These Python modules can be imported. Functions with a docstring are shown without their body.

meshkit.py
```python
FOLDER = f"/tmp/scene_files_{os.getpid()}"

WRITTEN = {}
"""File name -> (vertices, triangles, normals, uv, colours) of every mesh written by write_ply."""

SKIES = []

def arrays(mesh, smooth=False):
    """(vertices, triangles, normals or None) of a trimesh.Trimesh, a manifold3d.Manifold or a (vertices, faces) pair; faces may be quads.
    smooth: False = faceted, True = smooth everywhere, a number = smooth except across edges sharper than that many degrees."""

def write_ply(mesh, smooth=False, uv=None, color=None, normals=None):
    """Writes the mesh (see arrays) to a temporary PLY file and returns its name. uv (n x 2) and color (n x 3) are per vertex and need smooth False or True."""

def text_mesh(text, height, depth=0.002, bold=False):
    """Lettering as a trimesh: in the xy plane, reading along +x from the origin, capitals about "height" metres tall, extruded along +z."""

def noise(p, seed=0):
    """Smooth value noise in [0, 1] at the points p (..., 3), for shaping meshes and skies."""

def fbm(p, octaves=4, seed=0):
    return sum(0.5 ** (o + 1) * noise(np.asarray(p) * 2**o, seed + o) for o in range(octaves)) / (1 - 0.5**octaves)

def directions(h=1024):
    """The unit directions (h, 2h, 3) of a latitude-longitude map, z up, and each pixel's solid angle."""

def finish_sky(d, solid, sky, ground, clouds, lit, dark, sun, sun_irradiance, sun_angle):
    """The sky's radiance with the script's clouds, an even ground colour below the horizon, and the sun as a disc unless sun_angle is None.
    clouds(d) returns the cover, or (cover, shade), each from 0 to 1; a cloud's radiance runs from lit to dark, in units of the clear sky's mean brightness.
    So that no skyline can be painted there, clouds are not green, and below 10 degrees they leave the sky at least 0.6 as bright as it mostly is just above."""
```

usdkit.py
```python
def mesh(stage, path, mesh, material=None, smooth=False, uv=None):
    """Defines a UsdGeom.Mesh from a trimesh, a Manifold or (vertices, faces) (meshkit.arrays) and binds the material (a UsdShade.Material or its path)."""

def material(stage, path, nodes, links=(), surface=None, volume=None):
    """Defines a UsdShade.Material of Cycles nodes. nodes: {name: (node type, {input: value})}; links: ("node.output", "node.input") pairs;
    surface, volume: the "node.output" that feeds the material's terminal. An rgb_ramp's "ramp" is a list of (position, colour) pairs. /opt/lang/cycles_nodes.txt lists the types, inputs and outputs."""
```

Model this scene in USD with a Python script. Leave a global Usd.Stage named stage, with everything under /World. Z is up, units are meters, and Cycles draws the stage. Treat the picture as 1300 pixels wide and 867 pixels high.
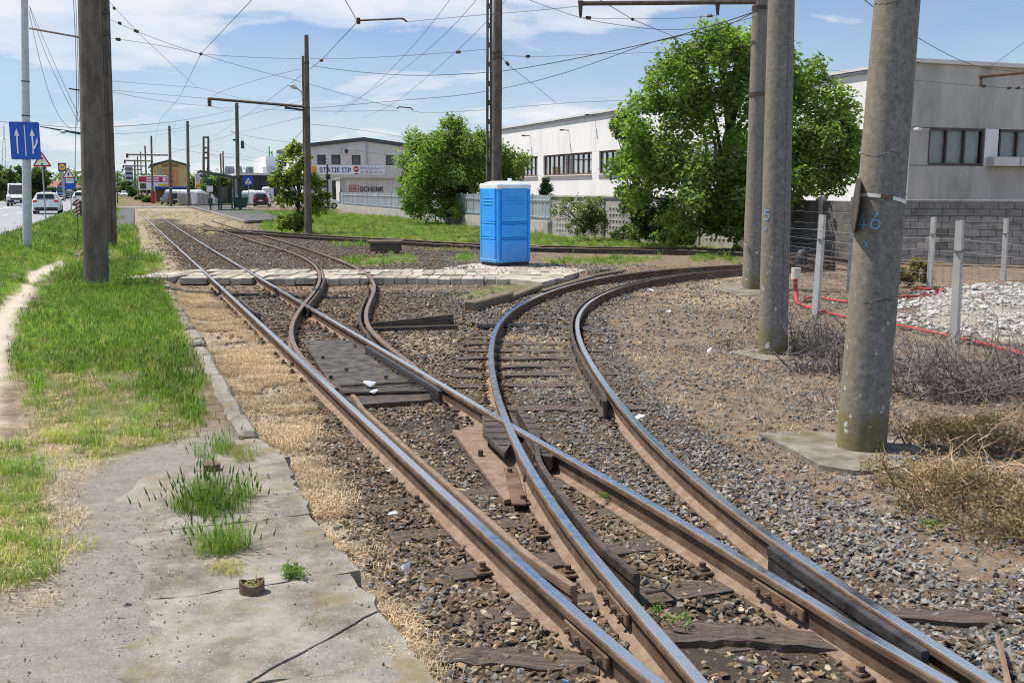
import math, random, numpy as np, trimesh, shapely, usdkit, meshkit
from shapely.geometry import Polygon, LineString
from scipy.interpolate import splprep, splev
from pxr import Usd, UsdGeom, UsdLux, UsdShade, Sdf, Gf, Vt
R = np.random.default_rng(7)
stage = Usd.Stage.CreateInMemory()
UsdGeom.Xform.Define(stage, '/World')
# ------------------------------------------------------------------ camera, sky, sun, exposure
F, CX, CY, HZ, CZ = 1300., 650., 433.5, 241., 2.08
PITCH = math.atan((CY - HZ) / F)
cam = UsdGeom.Camera.Define(stage, '/World/camera')
cam.AddTranslateOp().Set((0, 0, CZ)); cam.AddRotateXOp().Set(90 - math.degrees(PITCH))
cam.CreateHorizontalApertureAttr(36.0); cam.CreateFocalLengthAttr(36.0)
cam.CreateClippingRangeAttr((0.05, 6000.0)); cam.CreateExposureAttr(0.37)
SUN_AZ, SUN_EL = math.radians(-73), math.radians(62)
SUN = np.array([math.sin(SUN_AZ) * math.cos(SUN_EL), math.cos(SUN_AZ) * math.cos(SUN_EL), math.sin(SUN_EL)])
M = {}
SKYZ = 7.1
def mat(name, nodes, links=(), surface='p.BSDF', volume=None):
    M[name] = usdkit.material(stage, '/World/Looks/' + name, nodes, links, surface, volume); return M[name]
sky = mat('sky', {
    'tc': ('texture_coordinate', {}), 'sep': ('separate_xyz', {}),
    'sky': ('sky_texture', {'sky_type': 'single_scattering', 'sun_disc': False, 'sun_elevation': SUN_EL, 'sun_rotation': SUN_AZ, 'altitude': 100., 'aerosol_density': 0.35, 'air_density': 1.0}),
    'zc': ('math', {'math_type': 'add', 'value2': 0.13}), 'zm': ('math', {'math_type': 'maximum', 'value2': 0.02}),
    'dx': ('math', {'math_type': 'divide'}), 'dy': ('math', {'math_type': 'divide'}), 'cv': ('combine_xyz', {'z': SKYZ}),
    'n1': ('noise_texture', {'scale': 1.15, 'detail': 9., 'roughness': 0.54, 'distortion': 0.15}),
    'r1': ('rgb_ramp', {'ramp': [(0.0, (0, 0, 0)), (0.487, (0, 0, 0)), (0.55, (.68, .68, .68)), (0.65, (1, 1, 1)), (1.0, (1, 1, 1))]}),
    'mp': ('mapping', {'scale': (1.0, 0.35, 1.), 'rotation': (0, 0, 0.5)}),
    'n2': ('noise_texture', {'scale': 0.9, 'detail': 6., 'roughness': 0.6, 'distortion': 0.6}),
    'r2': ('rgb_ramp', {'ramp': [(0.0, (0, 0, 0)), (0.44, (0, 0, 0)), (0.72, (.42, .42, .42)), (1.0, (.5, .5, .5))]}),
    'mx': ('math', {'math_type': 'maximum'}),
    'hz': ('map_range', {'from_min': 0.0, 'from_max': 0.24, 'to_min': 0.58, 'to_max': 0.0, 'clamp': True}),
    'mx2': ('math', {'math_type': 'maximum'}),
    'n3': ('noise_texture', {'scale': 1.5, 'detail': 4.}),
    'cc': ('rgb_ramp', {'ramp': [(0.0, (.70, .80, .97)), (0.40, (.78, .87, 1.0)), (0.56, (.93, .96, 1.02)), (1.0, (.98, .98, 1.0))]}), 'cs': ('mix_color', {'blend_type': 'multiply', 'fac': 1., 'b': (10.6, 10.6, 10.6), 'use_clamp': False}),
    'mix': ('mix_color', {'blend_type': 'mix', 'use_clamp': False}),
    'tint': ('mix_color', {'blend_type': 'multiply', 'fac': 1.0, 'b': (0.74, 1.0, 1.30), 'use_clamp': False}),
    'bg': ('background_shader', {'strength': 0.069})},
    [('tc.generated', 'sep.vector'), ('sep.z', 'zc.value1'), ('zc.value', 'zm.value1'), ('sep.x', 'dx.value1'), ('zm.value', 'dx.value2'), ('sep.y', 'dy.value1'), ('zm.value', 'dy.value2'),
     ('dx.value', 'cv.x'), ('dy.value', 'cv.y'), ('cv.vector', 'n1.vector'), ('n1.fac', 'r1.fac'), ('cv.vector', 'mp.vector'), ('mp.vector', 'n2.vector'), ('n2.fac', 'r2.fac'),
     ('r1.color', 'mx.value1'), ('r2.color', 'mx.value2'), ('sep.z', 'hz.value'), ('mx.value', 'mx2.value1'), ('hz.result', 'mx2.value2'), ('cv.vector', 'n3.vector'), ('n3.fac', 'cc.fac'),
     ('sky.color', 'tint.a'), ('tint.result', 'mix.a'), ('cc.color', 'cs.a'), ('cs.result', 'mix.b'), ('mx2.value', 'mix.fac'), ('mix.result', 'bg.color')], surface='bg.background')
dome = UsdLux.DomeLight.Define(stage, '/World/sky')
UsdShade.MaterialBindingAPI.Apply(dome.GetPrim()).Bind(sky)
sun = UsdLux.DistantLight.Define(stage, '/World/sun')
sun.CreateNormalizeAttr(True); sun.CreateIntensityAttr(1.25); sun.CreateAngleAttr(0.5); sun.CreateColorAttr((1.0, 0.955, 0.89))
sun.AddRotateZOp().Set(-math.degrees(SUN_AZ)); sun.AddRotateXOp().Set(-(90 - math.degrees(SUN_EL)))
# ------------------------------------------------------------------ geometry helpers
fwd, upv = np.array([0, math.cos(PITCH), -math.sin(PITCH)]), np.array([0, math.sin(PITCH), math.cos(PITCH)])
def ray(px, py): return fwd + np.array([1., 0, 0]) * (px - CX) / F - upv * (py - CY) / F
def P(px, py, z=0.): d = ray(px, py); return np.array([0, 0, CZ]) + d * (z - CZ) / d[2]      # a point of the photograph on the level z
def PD(px, py, D): d = ray(px, py); return np.array([0, 0, CZ]) + d * D / d[1]               # ... at the distance D
TA = math.atan((165 - CX) / F * math.cos(PITCH))
tv, rv = np.array([math.sin(TA), math.cos(TA)]), np.array([math.cos(TA), -math.sin(TA)])     # along and across the tracks
def W(u, v, z=0.): q = tv * u + rv * v; return np.array([q[0], q[1], z])
def UV(x, y): return x * tv[0] + y * tv[1], x * rv[0] + y * rv[1]
RZ = -TA                                                                                     # local y along the tracks
def ss(a, b, x): t = np.clip((np.asarray(x, float) - a) / (b - a), 0, 1); return t * t * (3 - 2 * t)
def gz(x, y):
    """Height of the ground."""
    x, y = np.asarray(x, float), np.asarray(y, float); u, v = UV(x, y)
    y0 = 22.9 + np.maximum(0, x - .3); bed = -0.030 + 0.145 * ss(0, .3, y - y0) - .06 * ss(25.3, 26., y) * ss(31, 28, y + .0 * x) * (1 - ss(-2.6, -1.6, x) * ss(3, 2, x)) - .05 * ss(29, 31, y) * (1 - ss(60, 80, y))
    right = ss(4.2, 6.0, v) * (1 - ss(20, 24, y)) * 0.04
    verge = 0.085 + 0.31 * ss(-1.0, -4.3, v) + .06 * ss(.30, -.75, v) * ss(9, 7.5, u)
    k = ss(0.95, 0.62, v - 0.3 * ss(6.5, 3.5, u))
    n = meshkit.fbm(np.stack([x * .9, y * .9, x * 0 + 3.1], -1), 3, 5) - .5; n = n + .35 * (meshkit.fbm(np.stack([x * 5., y * 5., x * 0 + 1.1], -1), 3, 6) - .5) * ss(9, 8, u)
    z = (bed + right) * (1 - k) + verge * k + n * 0.05 * (1 - k) + n * (.05 + .05 * ss(9, 8, u)) * k
    z = z * (1 - ss(-4.25, -4.32, v)) + 0.36 * ss(-4.25, -4.32, v)
    return z
class MB:
    def __init__(s): s.v, s.f, s.n = [], [], 0
    def add(s, V, Fc):
        V, Fc = np.asarray(V, float), np.asarray(Fc, int)
        if Fc.shape[1] == 4: Fc = np.vstack([Fc[:, [0, 1, 2]], Fc[:, [0, 2, 3]]])
        s.v.append(V); s.f.append(Fc + s.n); s.n += len(V); return s
    def tm(s, m): return s.add(m.vertices, m.faces)
    def box(s, c, size, rz=0., bevel=0., tilt=None):
        h = np.array(size, float) / 2
        if bevel:
            b = min(bevel, h.min() * .9); pts = []
            for sx in (-1, 1):
                for sy in (-1, 1):
                    for sz in (-1, 1):
                        q = np.array([sx, sy, sz])
                        for k in range(3):
                            e = h - b; e[k] = h[k]; pts.append(q * e)
            m = trimesh.convex.convex_hull(np.array(pts)); V, Fc = np.array(m.vertices), np.array(m.faces)
        else:
            V = np.array([[x, y, z] for x in (-1, 1) for y in (-1, 1) for z in (-1, 1)]) * h
            Fc = np.array([[0, 1, 3, 2], [4, 6, 7, 5], [0, 4, 5, 1], [2, 3, 7, 6], [0, 2, 6, 4], [1, 5, 7, 3]])
        if tilt is not None: V = V @ trimesh.transformations.euler_matrix(*tilt)[:3, :3].T
        c_, s_ = math.cos(rz), math.sin(rz)
        V = V @ np.array([[c_, s_, 0], [-s_, c_, 0], [0, 0, 1]])
        return s.add(V + np.asarray(c), Fc)
    def tube(s, pts, rad, n=8, cap=True):
        p = np.asarray(pts, float); t = np.gradient(p, axis=0); t /= np.linalg.norm(t, axis=1, keepdims=True) + 1e-12
        ref = np.array([0, 0, 1.]) if abs(t[:, 2]).mean() < .8 else np.array([1., 0, 0])
        a = np.cross(t, ref); a /= np.linalg.norm(a, axis=1, keepdims=True) + 1e-12; b = np.cross(t, a)
        an = np.arange(n) * 2 * np.pi / n; rad = np.broadcast_to(rad, (len(p),))
        V = (p[:, None] + rad[:, None, None] * (np.cos(an)[None, :, None] * a[:, None] + np.sin(an)[None, :, None] * b[:, None])).reshape(-1, 3)
        i, j = np.meshgrid(np.arange(len(p) - 1), np.arange(n), indexing='ij')
        q = np.stack([i * n + j, i * n + (j + 1) % n, (i + 1) * n + (j + 1) % n, (i + 1) * n + j], -1).reshape(-1, 4)[:, ::-1]
        Fc = np.vstack([q[:, [0, 1, 2]], q[:, [0, 2, 3]]])
        if cap:
            L = (len(p) - 1) * n
            Fc = np.vstack([Fc, [[0, k, k + 1] for k in range(1, n - 1)], [[L, L + k + 1, L + k] for k in range(1, n - 1)]])
        return s.add(V, Fc)
    def sweep(s, path, prof, closed=True, z=None):
        """prof: (offset to the right, height) points carried along a level path."""
        p = np.asarray(path, float); t = np.gradient(p[:, :2], axis=0); t /= np.linalg.norm(t, axis=1, keepdims=True) + 1e-12
        nr = np.stack([t[:, 1], -t[:, 0]], 1); prof = np.asarray(prof, float); n = len(prof)
        V = np.zeros((len(p), n, 3)); V[:, :, :2] = p[:, None, :2] + nr[:, None] * prof[None, :, :1]; V[:, :, 2] = p[:, None, 2] + prof[None, :, 1]
        m = n if closed else n - 1
        i, j = np.meshgrid(np.arange(len(p) - 1), np.arange(m), indexing='ij')
        q = np.stack([i * n + j, i * n + (j + 1) % n, (i + 1) * n + (j + 1) % n, (i + 1) * n + j], -1).reshape(-1, 4)
        Fc = np.vstack([q[:, [0, 1, 2]], q[:, [0, 2, 3]]])
        if closed:
            tr = np.array(trimesh.creation.triangulate_polygon(Polygon(prof), engine='earcut')[1]); L = (len(p) - 1) * n
            vv = trimesh.creation.triangulate_polygon(Polygon(prof), engine='earcut')[0]
            k = np.array([np.argmin(np.abs(prof - w).sum(1)) for w in vv]); tr = k[tr]
            Fc = np.vstack([Fc, tr[:, ::-1], tr + L])
        return s.add(V.reshape(-1, 3), Fc)
    def prism(s, poly, z0, z1, T=None):
        m = trimesh.creation.extrude_polygon(poly if isinstance(poly, Polygon) else Polygon(poly), z1 - z0, engine='earcut'); m.apply_translation([0, 0, z0])
        if T is not None: m.apply_transform(T)
        return s.tm(m)
    def quad(s, a, b, c, d): return s.add([a, b, c, d], [[0, 1, 2, 3]])
    def hull(s, pts): return s.tm(trimesh.convex.convex_hull(np.asarray(pts, float)))
    def arr(s): return np.vstack(s.v), np.vstack(s.f)
    def move(s, T):
        s.v = [v @ np.asarray(T)[:3, :3].T + np.asarray(T)[:3, 3] for v in s.v]; return s
def rotz(a): return trimesh.transformations.rotation_matrix(a, [0, 0, 1])
def pose(loc, rz=0.): T = rotz(rz); T[:3, 3] = loc; return T
USED = {}
def numbered(name):
    k = USED.get(name, 0); USED[name] = k + 1
    return name if k == 0 else f'{name}_{k:03d}'
XF = {}
def tag(p, label=None, cat=None, group=None, kind=None):
    for k, v in (('label', label), ('category', cat), ('group', group), ('kind', kind)):
        if v: p.SetCustomDataByKey(k, v)
def thing(name, label, cat, loc=(0, 0, 0), rz=0., group=None, kind=None):
    path = '/World/' + numbered(name)
    x = UsdGeom.Xform.Define(stage, path); x.AddTranslateOp().Set(Gf.Vec3d(*map(float, loc))); x.AddRotateZOp().Set(math.degrees(rz))
    tag(x.GetPrim(), label, cat, group, kind); XF[path] = np.linalg.inv(pose(loc, rz)); return path
def part(t, name, mb, m, smooth=False, world=False, label=None, kind=None):
    """A mesh of the scene under the thing (or part) t; world: its points are in world coordinates."""
    v, f = mb.arr() if isinstance(mb, MB) else (np.array(mb.vertices), np.array(mb.faces))
    if world:
        T = XF[next(k for k in (t, t.rsplit('/', 1)[0]) if k in XF)]; v = v @ T[:3, :3].T + T[:3, 3]
    path = numbered(t + '/' + name) if t else '/World/' + numbered(name)
    o = usdkit.mesh(stage, path, (v, f), M[m] if isinstance(m, str) else m, smooth)
    tag(o.GetPrim(), label, kind=kind); return path
def single(name, label, cat, mb, m, smooth=False, group=None, kind=None):
    p = part('', name, mb, m, smooth); tag(stage.GetPrimAtPath(p), label, cat, group, kind); return p
def dup(src, loc, rz, label, scale=None):
    name = src.rsplit('/', 1)[1]; name = name[:-4] if name[-3:].isdigit() else name
    was = stage.GetPrimAtPath(src).GetCustomData(); path = '/World/' + numbered(name)
    x = UsdGeom.Xform.Define(stage, path); x.AddTranslateOp().Set(Gf.Vec3d(*map(float, loc))); x.AddRotateZOp().Set(math.degrees(rz))
    if scale: x.AddScaleOp().Set(Gf.Vec3f(*scale))
    p = x.GetPrim(); p.GetReferences().AddInternalReference(src); p.SetInstanceable(True)
    tag(p, label or was['label'], was['category'], was.get('group')); return path
def instancer(path, protos, pts, idx, rot, scl, kind='stuff', label=None, cat=None):
    """protos: (mesh, material) pairs drawn many times."""
    pi = UsdGeom.PointInstancer.Define(stage, path)
    for k, (mb, m) in enumerate(protos):
        v, f = mb.arr(); usdkit.mesh(stage, f'{path}/prototypes/kind_{k}', (v, f), M[m])
        pi.GetPrototypesRel().AddTarget(f'{path}/prototypes/kind_{k}')
    pi.CreatePositionsAttr(Vt.Vec3fArray.FromNumpy(np.asarray(pts, np.float32))); pi.CreateProtoIndicesAttr(Vt.IntArray.FromNumpy(np.asarray(idx, np.int32)))
    q = np.asarray(rot, float)
    pi.CreateOrientationsAttr(Vt.QuathArray([Gf.Quath(float(a), float(b), float(c), float(d)) for a, b, c, d in q]))
    s = np.asarray(scl, np.float32); s = np.repeat(s[:, None], 3, 1) if s.ndim == 1 else s
    pi.CreateScalesAttr(Vt.Vec3fArray.FromNumpy(s)); tag(pi.GetPrim(), label, cat, kind=kind)
    return pi
def yaw_quats(a): a = np.asarray(a); return np.stack([np.cos(a / 2), a * 0, a * 0, np.sin(a / 2)], 1)
def rand_quats(n): q = R.normal(size=(n, 4)); return q / np.linalg.norm(q, axis=1, keepdims=True)
def fit(pts, step=0.15, smooth=1.0):
    """A smooth level line through the points."""
    p = np.array(pts, float)
    if len(p) == 2: n = max(2, int(np.linalg.norm(p[1] - p[0]) / step)); return p[0] + (p[1] - p[0]) * np.linspace(0, 1, n)[:, None]
    w = 1 / (0.0011 * p[:, 1] + 0.004)
    tck, _ = splprep(p[:, :2].T, w=w, s=len(p) * smooth, k=min(3, len(p) - 1))
    uu = np.linspace(0, 1, 1500); q = np.array(splev(uu, tck)).T
    L = np.concatenate([[0], np.cumsum(np.linalg.norm(np.diff(q, axis=0), axis=1))])
    s = np.linspace(0, L[-1], max(3, int(L[-1] / step))); out = np.stack([np.interp(s, L, q[:, 0]), np.interp(s, L, q[:, 1]), np.full(len(s), p[0, 2])], 1)
    return out
def offset(path, d):
    p = np.array(path); t = np.gradient(p[:, :2], axis=0); t /= np.linalg.norm(t, axis=1, keepdims=True); p[:, 0] += t[:, 1] * d; p[:, 1] -= t[:, 0] * d; return p
# ------------------------------------------------------------------ materials
def pbr(name, c1, c2, scale=6., rough=.8, metallic=0., detail=6., bump=.0, bscale=None, lo=.35, hi=.65, spec=.3, coords='position', stretch=None, c3=None, s3=1., lo3=.55, hi3=.7, bdist=.01, rvar=0.):
    """Two tones mixed by noise, with relief; c3: a third tone in patches."""
    n = {'g': ('geometry', {}), 'tc': ('texture_coordinate', {}), 'n': ('noise_texture', {'scale': scale, 'detail': detail, 'roughness': .6}),
         'r': ('rgb_ramp', {'ramp': [(lo, c1), (hi, c2)]}), 'p': ('principled_bsdf', {'roughness': rough, 'metallic': metallic, 'specular_ior_level': spec})}
    src = 'g.position' if coords == 'position' else 'tc.' + coords
    L = []
    if stretch: n['mp'] = ('mapping', {'scale': stretch}); L.append((src, 'mp.vector')); src = 'mp.vector'
    L += [(src, 'n.vector'), ('n.fac', 'r.fac')]; col = 'r.color'
    if c3:
        n['n3'] = ('noise_texture', {'scale': s3, 'detail': 5., 'roughness': .65}); n['r3'] = ('rgb_ramp', {'ramp': [(lo3, (0, 0, 0)), (hi3, (1, 1, 1))]}); n['m3'] = ('mix_color', {'b': c3})
        L += [(src, 'n3.vector'), ('n3.fac', 'r3.fac'), ('r3.color', 'm3.fac'), (col, 'm3.a')]; col = 'm3.result'
    L.append((col, 'p.base_color'))
    if bump:
        n['nb'] = ('noise_texture', {'scale': bscale or scale * 6, 'detail': 5., 'roughness': .65}); n['b'] = ('bump', {'strength': bump, 'distance': bdist})
        L += [(src, 'nb.vector'), ('nb.fac', 'b.height'), ('b.normal', 'p.normal')]
    if rvar:
        n['rr'] = ('map_range', {'from_min': .3, 'from_max': .7, 'to_min': rough - rvar, 'to_max': rough + rvar, 'clamp': True}); L += [('n.fac', 'rr.value'), ('rr.result', 'p.roughness')]
    return mat(name, n, L)
def flat(name, c, rough=.5, metallic=0., spec=.5, coat=0.): # even paint with slight grime
    return pbr(name, tuple(np.array(c) * .88), tuple(np.minimum(np.array(c) * 1.06, .92)), 3., rough, metallic, spec=spec, rvar=.06)
pbr('polished_steel', (.70, .68, .65), (.84, .82, .79), 14., .20, 1., rvar=.07, c3=(.60, .54, .48), s3=5., lo3=.62, hi3=.8)
pbr('worn_rust_top', (.20, .12, .085), (.34, .25, .20), 20., .42, .55, c3=(.14, .08, .05), s3=9.)
pbr('rust', (.095, .058, .036), (.18, .118, .078), 6., .85, bump=.35, bscale=70., c3=(.085, .05, .034), s3=3.2, lo3=.52, hi3=.68, bdist=.004)
pbr('rust_light', (.165, .112, .077), (.255, .183, .13), 11., .88, bump=.35, bscale=80., c3=(.17, .095, .055), s3=5., bdist=.004)
pbr('oily_soil', (.028, .025, .023), (.125, .108, .09), 7., .75, bump=.9, bscale=26., c3=(.05, .045, .042), s3=2.5, bdist=.02)
pbr('grease', (.022, .021, .022), (.06, .055, .053), 9., .42, bump=.5, bscale=40., spec=.5, rvar=.14, bdist=.006)
pbr('dark_steel', (.045, .036, .030), (.10, .078, .062), 12., .55, .2, bump=.3, bscale=60., rvar=.1, c3=(.15, .10, .068), s3=5., lo3=.5, bdist=.004)
pbr('sleeper_wood', (.06, .045, .035), (.15, .115, .09), 3., .9, bump=.8, bscale=9., coords='object', stretch=(2, 22, 22), c3=(.03, .022, .02), s3=1.2, bdist=.012)
pbr('old_timber', (.10, .078, .055), (.24, .19, .135), 3., .9, bump=.8, bscale=9., coords='object', stretch=(2, 20, 20), c3=(.10, .10, .045), s3=2., bdist=.012)
pbr('pole_concrete', (.205, .185, .158), (.30, .275, .24), 5., .92, bump=.5, bscale=45., c3=(.15, .135, .118), s3=1.3, stretch=(1, 1, .5), bdist=.006)
pbr('dark_pole_concrete', (.092, .077, .062), (.168, .143, .115), 6., .92, bump=.4, bscale=40., c3=(.07, .063, .056), s3=1.1, stretch=(1, 1, .4))
mat('platform_concrete', {'g': ('geometry', {}), 'n': ('noise_texture', {'scale': 2.6, 'detail': 9., 'roughness': .68}), 'r': ('rgb_ramp', {'ramp': [(.32, (.105, .090, .070)), (.44, (.18, .16, .13)), (.54, (.25, .228, .19)), (.70, (.34, .315, .27))]}),
    'v': ('voronoi_texture', {'scale': 85.}), 'vr': ('rgb_ramp', {'ramp': [(.0, (1, 1, 1)), (.24, (1, 1, 1)), (.34, (0, 0, 0))]}), 'vs': ('separate_color', {}), 'vm': ('math', {'math_type': 'greater_than' if False else 'less_than', 'value2': .26}), 'vx': ('math', {'math_type': 'multiply'}), 'vc': ('rgb_ramp', {'ramp': [(.0, (.37, .355, .32)), (.14, (.40, .34, .26)), (.42, (.12, .115, .105))]}), 'm1': ('mix_color', {}),
    'ny': ('noise_texture', {'scale': 1.7, 'detail': 8., 'roughness': .75}), 'yr': ('rgb_ramp', {'ramp': [(.52, (0, 0, 0)), (.64, (.7, .7, .7))]}), 'm2': ('mix_color', {'b': (.19, .145, .06)}), 'nf': ('noise_texture', {'scale': 90., 'detail': 3.}), 'hh': ('math', {'math_type': 'multiply_add', 'value2': .5}), 'b': ('bump', {'strength': .6, 'distance': .006}), 'p': ('principled_bsdf', {'roughness': .94, 'specular_ior_level': .2})},
    [('g.position', 'n.vector'), ('n.fac', 'r.fac'), ('g.position', 'v.vector'), ('v.distance', 'vr.fac'), ('v.color', 'vs.color'), ('vs.r', 'vm.value1'), ('vr.color', 'vx.value1'), ('vm.value', 'vx.value2'), ('vs.r', 'vc.fac'), ('r.color', 'm1.a'), ('vc.color', 'm1.b'), ('vx.value', 'm1.fac'),
     ('g.position', 'ny.vector'), ('ny.fac', 'yr.fac'), ('m1.result', 'm2.a'), ('yr.color', 'm2.fac'), ('m2.result', 'p.base_color'), ('g.position', 'nf.vector'), ('nf.fac', 'hh.value1'), ('n.fac', 'hh.value3'), ('hh.value', 'b.height'), ('b.normal', 'p.normal')])
pbr('paver', (.30, .27, .215), (.42, .385, .315), 2.4, .93, bump=.5, bscale=35., c3=(.20, .175, .135), s3=3., bdist=.01)
pbr('kerb_stone', (.20, .185, .158), (.30, .28, .245), 4., .92, bump=.5, bscale=40.)
pbr('asphalt', (.085, .083, .080), (.125, .122, .118), 3., .9, bump=.3, bscale=120.)
pbr('road_asphalt', (.25, .253, .265), (.32, .325, .335), .6, .85, bump=.2, bscale=90.)
flat('road_paint', (.74, .74, .72), .7)
pbr('white_render', (.72, .71, .69), (.80, .79, .77), .7, .9, stretch=(1., 1., .4), c3=(.58, .565, .54), s3=.8, lo3=.60, hi3=.85, bump=.12, bscale=20.)
pbr('shade_grey_render', (.385, .365, .33), (.52, .495, .45), .9, .9, c3=(.27, .255, .23), s3=.6, lo3=.48, hi3=.72, stretch=(1, 1, .35), bump=.12, bscale=20.)  # greyer copy of the white render holding the front wall's shade, with stains
pbr('cream_panel', (.56, .54, .50), (.64, .62, .58), 1.2, .8)
pbr('block_grey', (.19, .183, .172), (.30, .29, .275), 3., .92, bump=.5, bscale=30., c3=(.14, .135, .128), s3=1.2)
pbr('fence_concrete', (.32, .30, .265), (.44, .415, .37), 3., .92, bump=.4, bscale=30., c3=(.25, .235, .20), s3=1.3)
pbr('shade_dark_concrete', (.10, .092, .085), (.19, .175, .155), 3., .92, bump=.4, bscale=30.)  # tree shade put into the fence colour; also used for a few dark blocks
pbr('galvanised', (.30, .335, .36), (.42, .455, .48), 2., .5, .35, c3=(.25, .275, .29), s3=1.)
pbr('post_galvanised', (.42, .45, .46), (.54, .57, .575), 9., .5, .35)
pbr('bark', (.06, .048, .038), (.13, .105, .08), 9., .9, bump=.7, bscale=18., stretch=(1, 1, .3))
pbr('wire', (.018, .018, .02), (.035, .035, .038), 4., .6)
pbr('white_rubble', (.30, .285, .26), (.52, .50, .46), 5., .9, bump=.6, bscale=25.)
pbr('dirt_clod', (.075, .052, .036), (.17, .12, .08), 14., .95, bump=.6, bscale=50.)
mat('paver_worn', {'g': ('geometry', {}), 'oi': ('object_info', {}), 'n': ('noise_texture', {'scale': 3.5, 'detail': 9., 'roughness': .7}), 'r': ('rgb_ramp', {'ramp': [(.30, (.19, .162, .122)), (.43, (.34, .305, .245)), (.58, (.45, .41, .34))]}), 'mr': ('map_range', {'from_min': 0., 'from_max': 1., 'to_min': .72, 'to_max': 1.12}), 'cx': ('combine_xyz', {}), 'v': ('mix_color', {'blend_type': 'multiply', 'fac': 1., 'use_clamp': False}), 'nb': ('noise_texture', {'scale': 45., 'detail': 5.}), 'b': ('bump', {'strength': .6, 'distance': .012}), 'p': ('principled_bsdf', {'roughness': .95, 'specular_ior_level': .15})},
    [('g.position', 'n.vector'), ('n.fac', 'r.fac'), ('oi.random', 'mr.value'), ('mr.result', 'cx.x'), ('mr.result', 'cx.y'), ('mr.result', 'cx.z'), ('r.color', 'v.a'), ('cx.vector', 'v.b'), ('v.result', 'p.base_color'), ('g.position', 'nb.vector'), ('nb.fac', 'b.height'), ('b.normal', 'p.normal')])
pbr('rubble_soil', (.20, .17, .13), (.36, .33, .28), 5., .95, bump=.5, bscale=30.)
pbr('wrap_white', (.62, .63, .65), (.82, .82, .83), 2., .35, bump=.5, bscale=6., bdist=.03)
pbr('paver_stack', (.28, .265, .25), (.45, .43, .41), 6., .85)
pbr('yellow_render', (.50, .39, .15), (.58, .46, .20), 1., .85)
pbr('orange_render', (.56, .22, .09), (.62, .27, .13), 1., .85)
mat('toilet_blue', {'g': ('geometry', {}), 's': ('separate_xyz', {}), 'n': ('noise_texture', {'scale': 3., 'detail': 7., 'roughness': .7}), 'r': ('rgb_ramp', {'ramp': [(.3, (.02, .30, .86)), (.7, (.04, .39, .95))]}), 'h': ('map_range', {'from_min': .9, 'from_max': .15, 'to_min': .0, 'to_max': .75, 'clamp': True}), 'm': ('math', {'math_type': 'multiply'}), 'd': ('mix_color', {'b': (.22, .25, .28)}), 'p': ('principled_bsdf', {'roughness': .42, 'specular_ior_level': .45})},
    [('g.position', 's.vector'), ('g.position', 'n.vector'), ('n.fac', 'r.fac'), ('s.z', 'h.value'), ('h.result', 'm.value1'), ('n.fac', 'm.value2'), ('m.value', 'd.fac'), ('r.color', 'd.a'), ('d.result', 'p.base_color')])
flat('toilet_white', (.72, .78, .84), .4)
flat('sign_blue', (.010, .09, .50), .4); flat('sign_white', (.82, .82, .82), .4); flat('sign_red', (.42, .022, .025), .4); flat('sign_green', (.02, .30, .09), .4); flat('sign_yellow', (.80, .52, .02), .4)
flat('black_paint', (.02, .02, .021), .5); flat('dark_green', (.012, .05, .042), .45); flat('anthracite', (.035, .037, .042), .6); flat('roof_dark', (.045, .058, .066), .6)
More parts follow.
